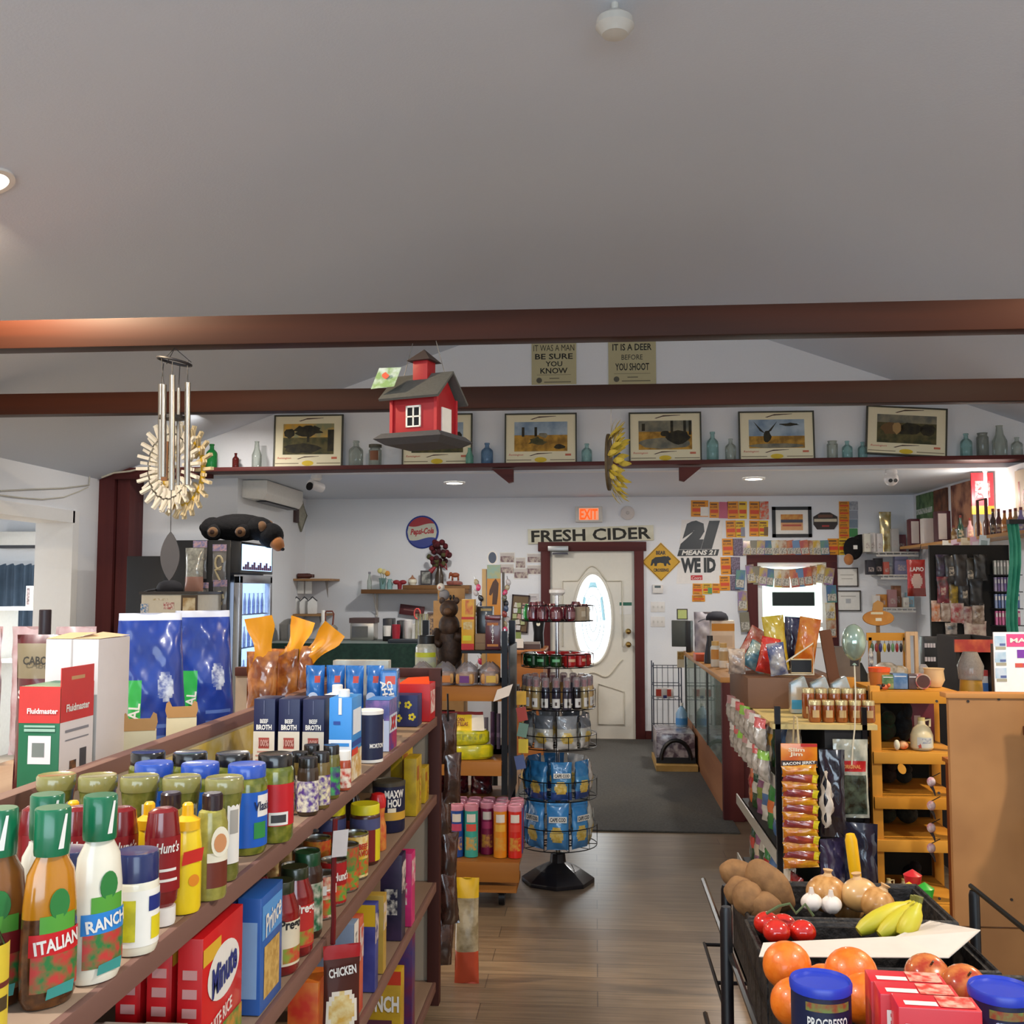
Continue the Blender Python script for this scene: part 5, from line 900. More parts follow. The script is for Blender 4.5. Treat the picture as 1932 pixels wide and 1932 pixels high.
# shelf of ornaments
zs = at(780, 1112, 11.0)[2]; x0, x1 = pxx(682, 10.95), pxx(885, 10.95)
t = T('ornament_shelf', 'rough wooden plank shelf of ornaments under the cola sign', 'shelf', (0, 0, zs)); MB().bx(x0, x1, 10.92, BY - .002, -.045, 0, wood('#5e4124', '#785434', 0, 8)).build('plank', t, bev=.006)
for px in (712, 845): x = pxx(px, BY); MB().bx(x - .012, x + .012, BY - .02, BY - .001, -.3, -.045, C('#d8d0c4')).tube([(x, BY - .01, -.28), (x, BY - .2, -.05)], .007, C('#d8d0c4')).build('bracket', t)
x2 = pxx(760, 11.0); S(MB().bx(x2, x1, 10.98, BY - .004, 0, .045, wood('#6d4a2a', '#85603a', 0, 8)), 'small_plank', 'second rough plank lying on the ornament shelf', 'plank', (0, 0, zs + .001), bev=.006); zt = zs + .047
t = bottle('bottle', 'slim clear bottle at the left-hand end of the ornament shelf', 'bottle', on(697, 11.0, zs), .05, .17, CLR, None, 2, C('#8a8a94'))
t = T('flower_glass', 'glass with yellow paper flowers on the ornament shelf', 'vase', on(722, 11.05, zs)); MB().lathe([(.03, 0), (.04, .1), (.045, .12)], AQ, 16).build('glass', t)
for dx, dz, c in ((-.03, .2, '#e8dc8a'), (.05, .17, '#d89a4a'), (.01, .19, '#dcd0a0')): MB().sph((dx, 0, dz), .03, .02, .03, C(c, .8), 10, 7).tube([(0, 0, .05), (dx, 0, dz)], .003, C('#6a7a4a')).build('paper_flower', t, smooth=180)
t = T('jug', 'pale aqua glass jug beside the yellow flowers', 'jug', on(735, 10.99, zs)); MB().lathe([(.03, 0), (.034, .06), (.02, .09), (.026, .11)], AQ, 16).build('body', t); MB().tube([(.025, 0, .1), (.05, 0, .08), (.03, 0, .04)], .004, AQ).build('handle', t)
t = T('ribbon_bow', 'dark red ribbon bow on the ornament shelf', 'bow', on(754, 10.97, zs)); BW = C('#8a1e26', .6)
for s in (-1, 1): MB().sph((s * .035, 0, .075), .04, .02, .025, BW, 12, 8).build('loop', t, smooth=180)
MB().lathe([(.02, 0), (.026, .05), (.012, .075)], BW, 12).build('knot', t)
t = T('cookie_jar', 'little cream jar on the second plank', 'jar', on(778, 11.05, zt)); MB().lathe([(.035, 0), (.05, .03), (.045, .06)], CREAM, 18).build('body', t); MB().lathe([(.045, .06), (.02, .08), (.008, .095), (.008, .105)], C('#a8785a'), 18).build('lid', t)
t = T('framed_photo', 'dark grey framed photo leaning on the ornament shelf', 'picture', on(806, 11.08, zt), rz=-12); MB().bx(-.075, .055, -.01, .01, 0, .155, C('#4a4648', .4)).build('frame', t); MB().bx(-.06, .04, -.012, -.0095, .015, .14, C('#6a6c68', .4, two='#a8a8a0', sc=20)).build('photo', t)
t = T('dried_bouquet', 'dark red and olive dried bouquet in a brown bottle', 'bouquet', on(829, 11.02, zt)); MB().lathe([(.045, 0), (.05, .1), (.03, .16), (.025, .2)], C('#3a2a18', .35, coat=.4), 18).build('bottle_vase', t)
r = random.Random(3); b = MB()
for k in range(46):
    a, h = r.uniform(0, 6.28), r.uniform(0, 1); rr = .05 + .06 * sin(pi * min(1, h * 1.1)); b.sph((rr * cos(a), rr * .7 * sin(a) - .02, .2 + .26 * h), .03, .028, .03, C(['#4a1016', '#5c141c', '#4c4a26', '#3a0c12'][k % 4 if h < .75 else (k % 2)], .85), 7, 5)
b.build('flower_head', t, smooth=180); MB().tube([(.05, -.05, .2), (.09, -.06, .16), (.08, -.06, .22), (.04, -.06, .24)], .008, BW).tube([(-.03, -.06, .2), (-.09, -.06, .14)], [.012, .03], BW).build('ribbon', t)
t = T('horse_figurine', 'brown wooden elephant-like figurine beside the bouquet', 'figurine', on(859, 11.0, zt + .045)); HB = C('#8a4422', .5)
MB().sph((0, 0, .06), .045, .022, .026, HB, 14, 9).sph((-.048, 0, .07), .02, .016, .022, HB, 10, 7).tube([(-.03, 0, .05), (-.032, 0, 0)], .01, HB).tube([(.03, 0, .05), (.032, 0, 0)], .01, HB).tube([(-.06, 0, .065), (-.068, 0, .02)], [.009, .005], HB).build('carved_body', t, smooth=180)
t = T('carved_base', 'reddish carved wooden block under the figurine', 'carving', on(857, 11.0, zt)); MB().prism([(-.075, 0), (.09, 0), (.085, .03), (.05, .043), (-.04, .043), (-.08, .035)], -.04, .04, C('#6d2c22', .5, two='#8a4430', sc=30)).build('block', t, bev=.005)
p = wallxz(775, 1148, BY - .01); t = T('wooden_plaque', 'dark red wooden plaque hung crooked under the ornament shelf', 'plaque', (p[0] + .02, BY - .05, p[2] - .02), rot=(0, radians(7), 0)); MB().bx(-.135, .135, -.006, .006, -.055, .055, C('#5a2426', .55)).build('board', t, bev=.004); MB().bx(-.09, .09, -.0075, -.006, -.006, .006, C('#8a5a54')).build('faded_line', t)
# ---- coffee counter draped in green ----
zc = 1.085; cA, cB = pxx(500, 9.6), pxx(834, 9.6)
t = T('coffee_counter', 'coffee counter draped in dark green cloth', 'counter', (0, 0, 0)); GC = C('#16352a', .9, two='#1d4032', sc=30, sheen=.3)
MB().bx(cA, cB, 9.62, 10.45, 0, zc - .01, C('#4a3a2c', .6)).build('cabinet', t); MB().grid(lambda u, v: (cA - .02 + (cB - cA + .04) * u, 9.6 - .012 * sin(u * 60) * (1 - v), .15 + (zc - .15) * v), 90, 4, GC).bx(cA - .02, cB + .02, 9.6, 10.46, zc - .009, zc, GC).build('green_cloth', t)
BOX = [(548, 10.1, .22, .2, .2, '#8a8680', 'coffee_urn', 'grey coffee urn behind the orange snack bags', 'urn'), (622, 10.2, .17, .13, .16, '#a8a49c', 'pump_pot', 'metal pot with a red-brown handle on the green counter', 'pot'), (688, 10.25, .24, .17, .2, '#b0aaa0', 'toaster_oven', 'grey metal toaster oven on the green counter', 'toaster oven'), (735, 10.1, .1, .22, .16, '#1c1a1c', 'coffee_maker', 'black coffee maker with white cups on the green counter', 'coffee maker'), (757, 10.1, .06, .2, .14, '#201c1e', 'cup_dispenser', 'black cup holder under the red cups', 'cup holder')]
for px, y, w, h, d, c, nm, lb, cat in BOX:
    t = T(nm, lb, cat, on(px, y, zc)); m = C(c, .3, metal=.7 if c[1] > '5' else 0)
    if nm == 'pump_pot': MB().lathe([(.08, 0), (.085, .12), (.06, .15)], m, 20).build('body', t); MB().tube([(-.035, 0, .15), (-.045, 0, .26), (-.03, 0, .285), (.03, 0, .285), (.045, 0, .26), (.035, 0, .15)], .008, C('#7a3a2c', .5)).build('handle', t)
    elif nm == 'coffee_urn': MB().lathe([(.1, 0), (.105, .16), (.06, .2), (.02, .215)], m, 22).build('body', t); MB().tube([(.1, 0, .05), (.14, 0, .05)], .008, BLACK).build('tap', t)
    else:
        MB().bx(-w / 2, w / 2, -d / 2, d / 2, 0, h, m).build('body', t, bev=.008)
        if nm == 'toaster_oven': MB().bx(-.1, .06, -d / 2 - .004, -d / 2, .03, .14, C('#5a5852', .15)).build('glass_door', t); MB().bx(-.13, .13, -.1, .1, h, h + .05, C('#4a3430', .5)).build('tray', t)
        if nm == 'coffee_maker': MB().lathe([(.035, 0), (.04, .1)], WHITE, 16, c=(.0, -.1, .05)).build('paper_filter_stack', t)
def cupstack(px, y, n, c, lb, z0=zc):
    t = T('cup_stack', lb, 'cups', on(px, y, z0), group='cup stacks on the coffee counter'); b = MB()
    for k in range(n): b.lathe([(.032, .0 + .014 * k), (.040, .09 + .014 * k), (.042, .09 + .014 * k), (.042, .096 + .014 * k)], C(c, .4), 16, cap=False)
    b.lathe([(.0005, 0), (.032, 0)], C(c, .4), 16); b.build('paper_cup', t)
cupstack(748, 9.9, 6, '#b02a3a', 'red cup stack standing on the coffee counter', zc + .0); cupstack(771, 9.98, 9, '#ece8e4', 'tall white cup stack on the coffee counter'); cupstack(776, 10.1, 6, '#e4e0da', 'shorter white cup stack behind the tall one')
t = T('candy_dispenser', 'clear tube dispenser with a red letter disc on the coffee counter', 'dispenser', on(796, 9.9, zc)); MB().bx(-.07, .07, -.04, .04, 0, .03, C('#c8c4b0')).build('foot', t)
for k in range(4): MB().lathe([(.014, .03), (.014, .27)], GL('#c8c4a0', .35), 10, c=(-.05 + .034 * k, 0, 0)).build('tube', t)
MB().tube([(-.04 + .03 * cos(a * .6), -.02, .27 + .05 * sin(a * .6)) for a in range(9)], .007, C('#c84a44')).build('letter_disc', t)
t = T('utensil_tray', 'black tray under the cup stacks', 'tray', ((pxx(775, 9.72)), 9.72, zc + .001)); MB().bx(-.2, .2, -.09, .09, 0, .035, C('#1c242c', .5)).build('tray', t, bev=.006)
t = T('white_bottle', 'white pump bottle standing under the lower corner shelf', 'bottle', on(610, 10.0, zc)); jar(t, .07, .3, C('#d8d4cc', .4), C('#e8e4dc', .4), .1, None, lidr=.5, shoulder=.6)
# ---- photo cluster, notices and papers left of the door ----
PH = C('#7a5a62', .6, two='#c9bcae', sc=26)
for k, (px, py, w, h) in enumerate(((957, 1052, 26, 17), (956, 1073, 25, 16), (982, 1062, 17, 18), (983, 1082, 25, 17), (1008, 1053, 25, 15), (1008, 1075, 25, 15))):
    p = wallxz(px, py); t = T('wall_photo', 'small printed landscape photo left of the door, %s' % ['upper left of the cluster', 'lower left of the cluster', 'upper middle of the cluster', 'lower middle of the cluster', 'upper right of the cluster', 'lower right of the cluster'][k], 'photo', (p[0], BY - .004, p[2]), group='photos left of the door'); a, b2 = wpx(w, BY) / 2, wpx(h, BY) / 2
    MB().bx(-a - .008, a + .008, -.001, .002, -b2 - .008, b2 + .008, WHITE).build('paper', t); MB().bx(-a, a, -.002, -.001, -b2, b2, PH).bx(-a, a, -.0026, -.002, b2 * .3, b2, C('#cfc6bf', .6)).build('picture', t)
p = wallxz(1007, 1133); t = T('paper_notice', 'white paper notice pinned left of the door frame', 'notice', (p[0], BY - .003, p[2])); MB().bx(-.055, .055, -.001, .002, -.075, .075, C('#dcd6d2', .7)).build('paper', t); MB().bx(-.03, .03, -.002, -.001, .035, .042, C('#7a6a78')).bx(-.04, .04, -.002, -.001, .015, .02, C('#9a8a98')).build('print', t)
p = wallxz(981, 1158, 11.15); t = T('card_board', 'dark brown board pinned with business cards beside the door', 'notice board', (p[0], 11.185, p[2]), rot=(0, radians(4), 0)); MB().bx(-.1, .09, -.006, .006, -.2, .2, C('#7a6448', .7)).build('board', t); fb = MB()
for q in ((-.1, -.085, -.2, .2), (.078, .093, -.2, .2), (-.1, .093, .188, .203), (-.1, .093, -.203, -.188)): fb.bx(q[0], q[1], -.012, .006, q[2], q[3], C('#3a2420', .5))
fb.build('frame', t); rr = random.Random(2)
for k in range(14):
    x, z = -.055 + .045 * (k % 3) + rr.uniform(-.01, .01), .09 - .06 * (k // 3); b = MB().cb(0, 0, 0, .045, .002, .05, C(['#dcd6c8', '#b9c08a', '#c8a090', '#e4e0dc', '#6f8a4a'][k % 5], .6)); b.build('card', t, (x, -.012 - .001 * k, z), (0, radians(rr.uniform(-12, 12)), 0))
# small wooden counter left of the door
OAK = wood('#9a5a2c', '#ad6c38', 0, 8, r=.45); xa, xb = pxx(958, 10.0), pxx(1030, 10.6); zw = 1.0
t = T('oak_counter', 'orange oak counter left of the front door', 'counter', (0, 0, 0)); MB().bx(xa, xb, 10.0, 10.9, 0, zw - .03, OAK).build('cabinet', t); MB().bx(xa - .02, xb + .01, 9.97, 10.92, zw - .03, zw, OAK).build('top', t, bev=.006)
t = T('coffee_grinder', 'black canister with a small white badge on the oak counter', 'canister', (xb - .07, 10.5, zw + .001)); MB().lathe([(.045, 0), (.055, .02), (.05, .15), (.075, .34)], BLACK, 18).build('body', t); MB().disc((0, -.062, .24), .02, CREAM, 16).build('badge', t, smooth=0)
t = T('business_card_rack', 'small clear card rack on the oak counter', 'rack', (xa + .1, 10.12, zw + .001)); MB().bx(-.05, .05, -.02, .02, 0, .08, C('#3a3030', .5)).bx(-.045, .045, -.024, -.02, .02, .11, C('#d8d4ca')).build('rack', t)
t = T('pamphlet_stack', 'dark stacked pamphlets on the oak counter', 'pamphlets', (xa + .22, 10.3, zw + .001)); MB().bx(-.08, .08, -.06, .06, 0, .05, C('#4a3a38', .5)).bx(-.075, .075, -.055, .055, .05, .07, C('#8a8078', .5)).build('pamphlet', t)
t = T('green_book', 'green booklet standing on the oak counter', 'booklet', (xa + .06, 10.4, zw + .001)); MB().bx(-.04, .04, -.01, .01, 0, .16, C('#7a8a4a', .5)).build('booklet', t)
# ---- over and beside the door ----
p = at(1114, 1009, BY); t = T('painted_board_sign', 'long white painted board reading FRESH CIDER over the door', 'sign', (p[0], BY - .012, p[2]), rot=(0, radians(-1.6), 0)); w = wpx(236, BY); MB().bx(-w / 2, w / 2, -.012, .01, -.082, .082, C('#e6e2cc', .7, two='#d8d3ba', sc=8)).build('board', t, bev=.003)
text('FRESH CIDER', w * .95, .13, C('#2c2a22', .7), t, (.004, -.0125, 0), bold=.025)
p = at(1111, 971, BY); t = T('exit_sign', 'lit exit sign with orange letters over the door', 'sign', (p[0], BY - .03, p[2])); MB().bx(-.145, .145, -.03, .03, -.085, .085, C('#dcd6cc', .5)).build('housing', t, bev=.006); MB().bx(-.105, .105, -.0315, -.03, -.062, .066, EM('#f8a07a', .9)).build('lit_panel', t); text('EXIT', .19, .115, EM('#f5481c', 2.2), t, (0, -.032, 0), bold=.03)
p = at(1184, 968, BY); t = T('wall_alarm', 'round white alarm disc beside the exit sign', 'alarm', (p[0], BY, p[2])); MB().lathe([(.075, 0), (.075, .03), (.06, .04)], C('#dcd4ce', .6), 26, T=Matrix.Rotation(pi / 2, 4, 'X')).build('cover', t); MB().lathe([(.02, .04), (.015, .045)], C('#c8c0ba'), 14, T=Matrix.Rotation(pi / 2, 4, 'X')).build('centre', t)
p = at(1247, 1060, BY); t = T('bear_crossing_sign', 'yellow diamond bear crossing sign beside the door', 'sign', (p[0], BY - .006, p[2])); s = wpx(36, BY); DY = C('#d8a40c', .45)
MB().prism([(s, 0), (0, s), (-s, 0), (0, -s)], -.004, .004, DY).build('plate', t); MB().tube([(s * .94, -.005, 0), (0, -.005, s * .94), (-s * .94, -.005, 0), (0, -.005, -s * .94)], .003, BLACK, 5, closed=True).build('border', t)
bear = [(-.55, -.12), (-.5, .1), (-.3, .24), (0, .26), (.2, .3), (.32, .27), (.36, .31), (.42, .27), (.5, .2), (.55, .14), (.48, .08), (.42, .06), (.45, -.05), (.52, -.14), (.5, -.18), (.42, -.16), (.34, -.08), (.3, -.1), (.28, -.22), (.18, -.22), (.14, -.08), (-.05, -.05), (-.2, -.08), (-.24, -.22), (-.36, -.22), (-.36, -.12), (-.4, -.05), (-.48, -.2), (-.58, -.2)]
MB().add([(x * s * .95, -.0048, z * s) for x, z in bear], [tuple(range(len(bear)))], BLACK).build('bear_silhouette', t, smooth=0); text('BEAR', s * .5, s * .2, BLACK, t, (0, -.0045, s * .47), bold=.04); text('CROSSING', s * .78, s * .17, BLACK, t, (0, -.0045, -s * .43), bold=.04)
p = at(1241, 1111, BY); t = T('thermostat', 'small white thermostat below the bear sign', 'thermostat', (p[0], BY, p[2])); MB().bx(-.055, .055, -.03, 0, -.045, .045, C('#e8e2da', .4)).build('case', t, bev=.006); MB().bx(-.035, .03, -.031, -.03, .01, .035, C('#4a5450', .3)).build('screen', t)
for k, (py) in enumerate((1145, 1173)):
    p = at(1241, py, BY); t = T('light_switch', ['upper triple light switch plate beside the door', 'lower triple light switch plate beside the door'][k], 'light switch', (p[0], BY, p[2])); MB().bx(-.075, .075, -.006, 0, -.055, .055, C('#ece6de', .4)).build('plate', t, bev=.002)
    for j in range(3): MB().bx(-.052 + .045 * j, -.038 + .045 * j, -.014, -.006, -.012, .012, C('#d8d2c8', .4)).build('toggle', t)
for k, (px, py, dome) in enumerate(((597, 893, 0), (1681, 886, 1))):
    y = 8.78; p = at(px, py, y); t = T('security_camera', ['white bullet camera with a dark lens under the high shelf', 'white dome camera with two lenses under the high shelf'][k], 'security camera', (p[0], y, FCZ - .001)); CW = C('#e4e2e0', .35)
    MB().lathe([(.045, 0), (.05, -.03), (.03, -.05)], CW, 20).build('mount', t)
    if dome: MB().sph((0, 0, -.075), .058, .058, .06, CW, 18, 12).build('dome', t); [MB().lathe([(.016, 0), (.016, .012)], BLACK if s < 0 else C('#5a5a58', .3), 14, T=Matrix.Translation((s * .02, -.045, -.095)) @ Matrix.Rotation(pi / 2, 4, 'X')).build('lens', t) for s in (-1, 1)]
    else: MB().lathe([(.042, -.1), (.044, .03), (.04, .05)], CW, 20, T=Matrix.Translation((-.02, -.0, -.09)) @ Matrix.Rotation(radians(80), 4, 'X') @ Matrix.Rotation(radians(-25), 4, 'Y')).build('barrel', t, bev=.0); MB().lathe([(.0005, 0), (.036, 0), (.036, .01)], BLACK, 20, T=Matrix.Translation((-.04, -.055, -.105)) @ Matrix.Rotation(radians(80), 4, 'X') @ Matrix.Rotation(radians(-25), 4, 'Y')).build('lens', t)
# ================= bread rack =================
PINEB = wood('#8f5a26', '#a56c32', 0, 8, r=.45)
KX0, KX1, KY0, KY1 = -.98, -.47, 5.3, 5.86; KA, KB, KC, KD = 1.10, .725, .24, .5
t = T('bread_rack', 'wooden bread rack on casters with black posts behind the shelf unit', 'rack', (0, 0, 0))
for z, x1, y0 in ((KA, KX1 - .01, KY0), (KB, KX1 - .01, KY0), (KC, -.385, KY0 - .06)):
    MB().bx(KX0, x1, y0 + .02, 5.54 if z < .3 else KY1, z - .022, z - .002, PINEB).bx(KX0, KX1 - .01, 5.53, KY1, z - .022, z - .002, PINEB).build('shelf_board', t); MB().bx(KX0, x1, y0, y0 + .02, z - (.075 if z > .3 else .1), z - .003, PINEB).build('front_lip', t, bev=.003)
MB().bx(KX0, KX1, 5.56, KY1, KD - .022, KD - .002, PINEB).build('shelf_board', t); MB().bx(KX0, -.40, KY0 - .04, 5.54, .085, .12, PINEB).bx(KX0, KX1, 5.53, KY1, .085, .12, PINEB).build('base_board', t)
for x in (KX0 + .02, KX1): MB().bx(x - .015, x + .02, KY1 - .04, KY1, .12, 1.42, DKMETAL).bx(x - .012, x + .018, KY0 + .03, KY0 + .06, .55 if x > -.6 else .12, KA + .28 if x > -.6 else KA - .03, DKMETAL).build('post', t)
for x in (KX0 + .06, -.48):
    for y in (KY0 + .05, KY1 - .06): MB().lathe([(.04, -.015), (.04, .015)], BLACK, 16, T=Matrix.Translation((x, y, .041)) @ Matrix.Rotation(pi / 2, 4, 'Y')).bx(x - .022, x + .022, y - .02, y + .02, .06, .085, DKMETAL).build('caster', t)
MB().bx(KX1 + .02, KX1 + .03, KY0 + .06, KY1 - .04, .52, 1.3, C('#241c1a', .4)).build('side_panel', t)
MB().bx(-.712, KX1, 5.5, KY1, 1.255, 1.27, DKMETAL).build('upper_rack', t)
S(MB().quad((-.05, 0, 0), (.03, 0, .03), (.05, -.0, .09), (-.03, 0, .06), C('#dcd0c4', .6)).quad((-.05, .002, 0), (.03, .002, .03), (.05, .002, .09), (-.03, .002, .06), C('#dcd0c4', .6)), 'price_card', 'white price card flap on the end of the bread rack', 'price card', (-.47, KY0 - .012, KA - .075), smooth=0)
# bread on the top board, tortillas below, snack tubes at the bottom
BREAD = C('#b87836', .5, two='#c99a5a', sc=18); FILM = GL('#e8e4ea', .22, .06)
for k in range(4):
    x = -.905 + .118 * k; t = T('bread_loaf', 'wrapped bread loaf on the top board of the rack, %s from the left' % ORD[k], 'bread', (x, 5.40 + .02 * (k % 2), KA + .001), group='wrapped loaves', rz=12 * (k % 2) - 6)
    MB().bx(-.048, .048, -.07, .07, .004, .062, BREAD).build('loaf', t, bev=.018); MB().grid(lambda u, v: ((.054 + .006 * sin(9 * u * 6.28)) * cos(2 * pi * u) * (1 - .75 * max(0, v - .7) / .3), .08 * sin(2 * pi * u) * (1 - .7 * max(0, v - .7) / .3) + .003 * sin(25 * v), .115 * v + .004 * v * sin(30 * u)), 24, 8, FILM, wrap=True).build('film_wrap', t, smooth=80); MB().bx(-.02, .03, -.083, -.081, .015, .05, C(['#5a3a6a', '#c87a2c', '#6a3a7a', '#c8a030'][k], .4)).build('label', t)
for k in range(2):
    t = T('tortilla_bag', ['yellow corn tortilla bag on the middle board of the rack', 'second tortilla bag lying under the first one'][k], 'bag', (-.70 + .02 * k, 5.385 + .01 * k, KB + .001 + (.075 if k == 0 else 0)), group='tortilla bags')
    MB().lathe([(.135, 0), (.15, .012), (.15, .06), (.135, .072)], C('#d8c81c', .3, coat=.5, two='#a8a818', sc=22), 30, ey=.5).build('bag_body', t)
    if k == 0:
        MB().grid(lambda u, v: ((u - .5) * .26 * (1 - .1 * v), -.055 + .05 * v + .006 * sin(20 * u), .072 + .09 * v), 12, 6, lambda u, v: C('#7a1c1c', .4) if v > .85 else C('#e8c41c', .35, coat=.4) if .3 < u < .72 else C('#e0d8c8', .25, coat=.7)).build('header', t, smooth=60); text('CORN\nTORTILLAS', .09, .045, C('#7a2a14'), t, (0, -.044, .115), bold=.03, rot=(radians(-28), 0, 0)); MB().band(.1505, .02, .055, -60, 60, C('#8a8f3a', .4, two='#c8c020', sc=50), ey=.5).build('print_band', t)
for k in range(3):
    t = T('candy_bag', 'dark red shiny candy bag on the low inner board, %s from the left' % ORD[k], 'bag', (-.88 + .13 * k, 5.66, KD + .001), group='dark red candy bags'); pouch(t, .12, .13, .09, C('#6a1420', .2, coat=.9, two='#3a0e18', sc=30), 90 + k, n=(12, 10), flat_base=True, wr=.008)
t = T('plum_bag', 'dark plum foil bag under the top board of the rack', 'bag', (-.80, 5.5, KB + .001)); pouch(t, .11, .23, .07, C('#24121c', .15, coat=1), 95, n=(10, 12), wr=.008)
for k in range(7):
    t = T('candle', 'pale violet candle under the top board of the rack, %s from the left' % ORD[k], 'candle', (-.735 + .034 * k, 5.7, KB + .001), group='violet candles'); MB().lathe([(.011, 0), (.011, .17 + .03 * ((k * 3) % 4) / 3)], C(['#a88aa0', '#c8b4b8', '#8a5a78'][k % 3], .5), 12).build('wax', t)
PINKLID = C('#d890a0', .3, coat=.4)
def snack_tube(x, y, z, c, c2, label):
    t = T('snack_tube', label, 'snack can', (x, y, z), rz=5, group='tall snack tubes'); r = .0348; h = .26
    MB().lathe([(r, 0), (r, h - .03)], C(c, .35, coat=.3), 22).build('tube', t); MB().lathe([(r * 1.03, h - .03), (r * 1.05, h - .006), (r * .98, h - .004), (r * .95, h), (r * .9, h - .004), (.0005, h - .004)], PINKLID, 22).build('lid', t)
    MB().band(r + .0008, .13, .165, -45, 45, C(c2, .4)).build('mid_band', t); MB().band(r + .0008, .035, .10, -50, 50, C('#d8a040', .4, two=c, sc=45)).build('chip_picture', t); MB().band(r + .0008, .175, .215, -38, 38, C('#e8e0d4', .4)).build('pale_emblem', t)
    return t
TB = [('#1c4a9a', '#c84a6a', 'blue'), ('#3aa89a', '#e0584a', 'teal'), ('#8a1c4a', '#b83a6a', 'magenta'), ('#e08a1c', '#e8b040', 'orange'), ('#d8281c', '#e0483a', 'red')]
for k, (c, c2, nm) in enumerate(TB):
    snack_tube(-.712 + .0745 * k, 5.345 + (.065 if k == 2 else 0), KC + .001, c, c2, '%s snack tube in the front row of the bottom board' % nm)
for j in range(3):
    for k in range(5):
        if j == 0 and k == 2: continue
        c, c2, nm = TB[(k + j * 2 + 1) % 5]; snack_tube(-.712 + .0745 * k, 5.425 + .08 * j + (.06 if k == 2 and j == 0 else 0), KC + .001, c, c2, '%s snack tube, row %d back, %s from the left' % (nm, j + 2, ORD[k])) if j < 2 else None
# goods standing on the rack's upper level
t = T('pretzel_jar', 'clear snack jar with yellow label and black lid on the rack', 'jar', (-.915, 5.58, KA + .001)); jar(t, .115, .245, C('#c8c2b0', .2, coat=.8, two='#a8a898', sc=30), BLACK, .04, C('#c9cc9a', .45, two='#b8b8ac', sc=20), (.1, .72), (-80, 80), lidr=.8, shoulder=.86); MB().band(.0588, .13, .155, -70, 70, C('#c8cc2c', .4)).build('label_stripe', t)
BR = C('#2e1c12', .6, two='#4a3220', sc=26, bump=.5)
t = T('bear_statue', 'dark carved standing bear statue on the bread rack', 'statue', (-.812, 5.75, KA + .001))
MB().sph((0, 0, .17), .075, .06, .15, BR, 16, 12).sph((0, -.01, .29), .06, .055, .07, BR, 14, 10).tube([(-.035, 0, .1), (-.04, 0, .012)], .034, BR, 10).tube([(.035, 0, .1), (.04, 0, .012)], .034, BR, 10).tube([(-.06, 0, .26), (-.085, -.05, .2), (-.04, -.075, .19)], [.03, .026, .02], BR, 10).tube([(.06, 0, .26), (.085, -.05, .22), (.04, -.075, .24)], [.03, .026, .02], BR, 10).build('body', t, smooth=180)
MB().sph((0, -.02, .385), .052, .052, .05, BR, 16, 11).sph((0, -.07, .372), .024, .03, .02, C('#6a4a30', .6), 10, 7).sph((-.04, -.01, .43), .018, .012, .02, BR, 8, 6).sph((.04, -.01, .43), .018, .012, .02, BR, 8, 6).build('head', t, smooth=180)
MB().lathe([(.07, 0), (.075, .02)], BR, 18).build('base', t)
t = T('jerky_box', 'tall yellow and red snack-stick box on the upper rack', 'box', (-.685, 5.6, 1.271)); carton(t, .068, .09, .27, C('#e0a41c', .4), [(0, 1, 0, .12, C('#c8201c')), (0, 1, .6, .65, C('#c8301c')), (.3, .9, .7, .98, C('#c8401c', .4, two='#e0a41c', sc=20)), (.15, .85, .4, .55, C('#d8c48a', .4, two='#c89a4a', sc=60)), (.1, .8, .18, .28, C('#d8d020'))])
t = T('snack_box', 'low tan box between the yellow box and the maroon box', 'box', (-.618, 5.6, 1.271)); carton(t, .056, .08, .085, C('#8a6a48', .6), [(0, 1, .4, .44, C('#6a4a30'))])
t = T('candy_tub', 'maroon tub of mint patties with vertical white letters', 'tub', (-.55, 5.6, 1.271)); MB().bx(-.04, .04, -.045, .045, 0, .16, C('#5a1c24', .3, coat=.4)).bx(-.043, .043, -.048, .048, .16, .185, C('#7a2426', .25, coat=.6)).build('tub', t, bev=.006); text('P\nA\nT\nT\nY', .014, .1, WHITE, t, (0, -.046, .085), bold=.05); MB().bx(-.03, .03, -.0465, -.046, .13, .145, C('#b86a2c')).bx(-.03, .03, -.0465, -.046, .018, .03, C('#c87a2c')).build('bands', t)
t = T('candy_tub', 'black tub with vertical white letters behind the maroon one', 'tub', (-.61, 5.74, 1.271)); MB().bx(-.045, .045, -.045, .045, 0, .23, C('#171416', .3, coat=.4)).build('tub', t, bev=.006); text('P\nA\nT\nT\nY', .014, .1, WHITE, t, (.01, -.046, .15), bold=.05); MB().bx(-.02, .04, -.0465, -.046, .205, .218, C('#b89a5a')).build('band', t)
t = T('clip_bottle', 'small silver-topped bottle at the corner of the upper rack', 'bottle', (-.49, 5.6, 1.271)); MB().lathe([(.014, 0), (.015, .07), (.008, .09), (.008, .11)], C('#d8d8e0', .2, metal=.6), 14).build('body', t)
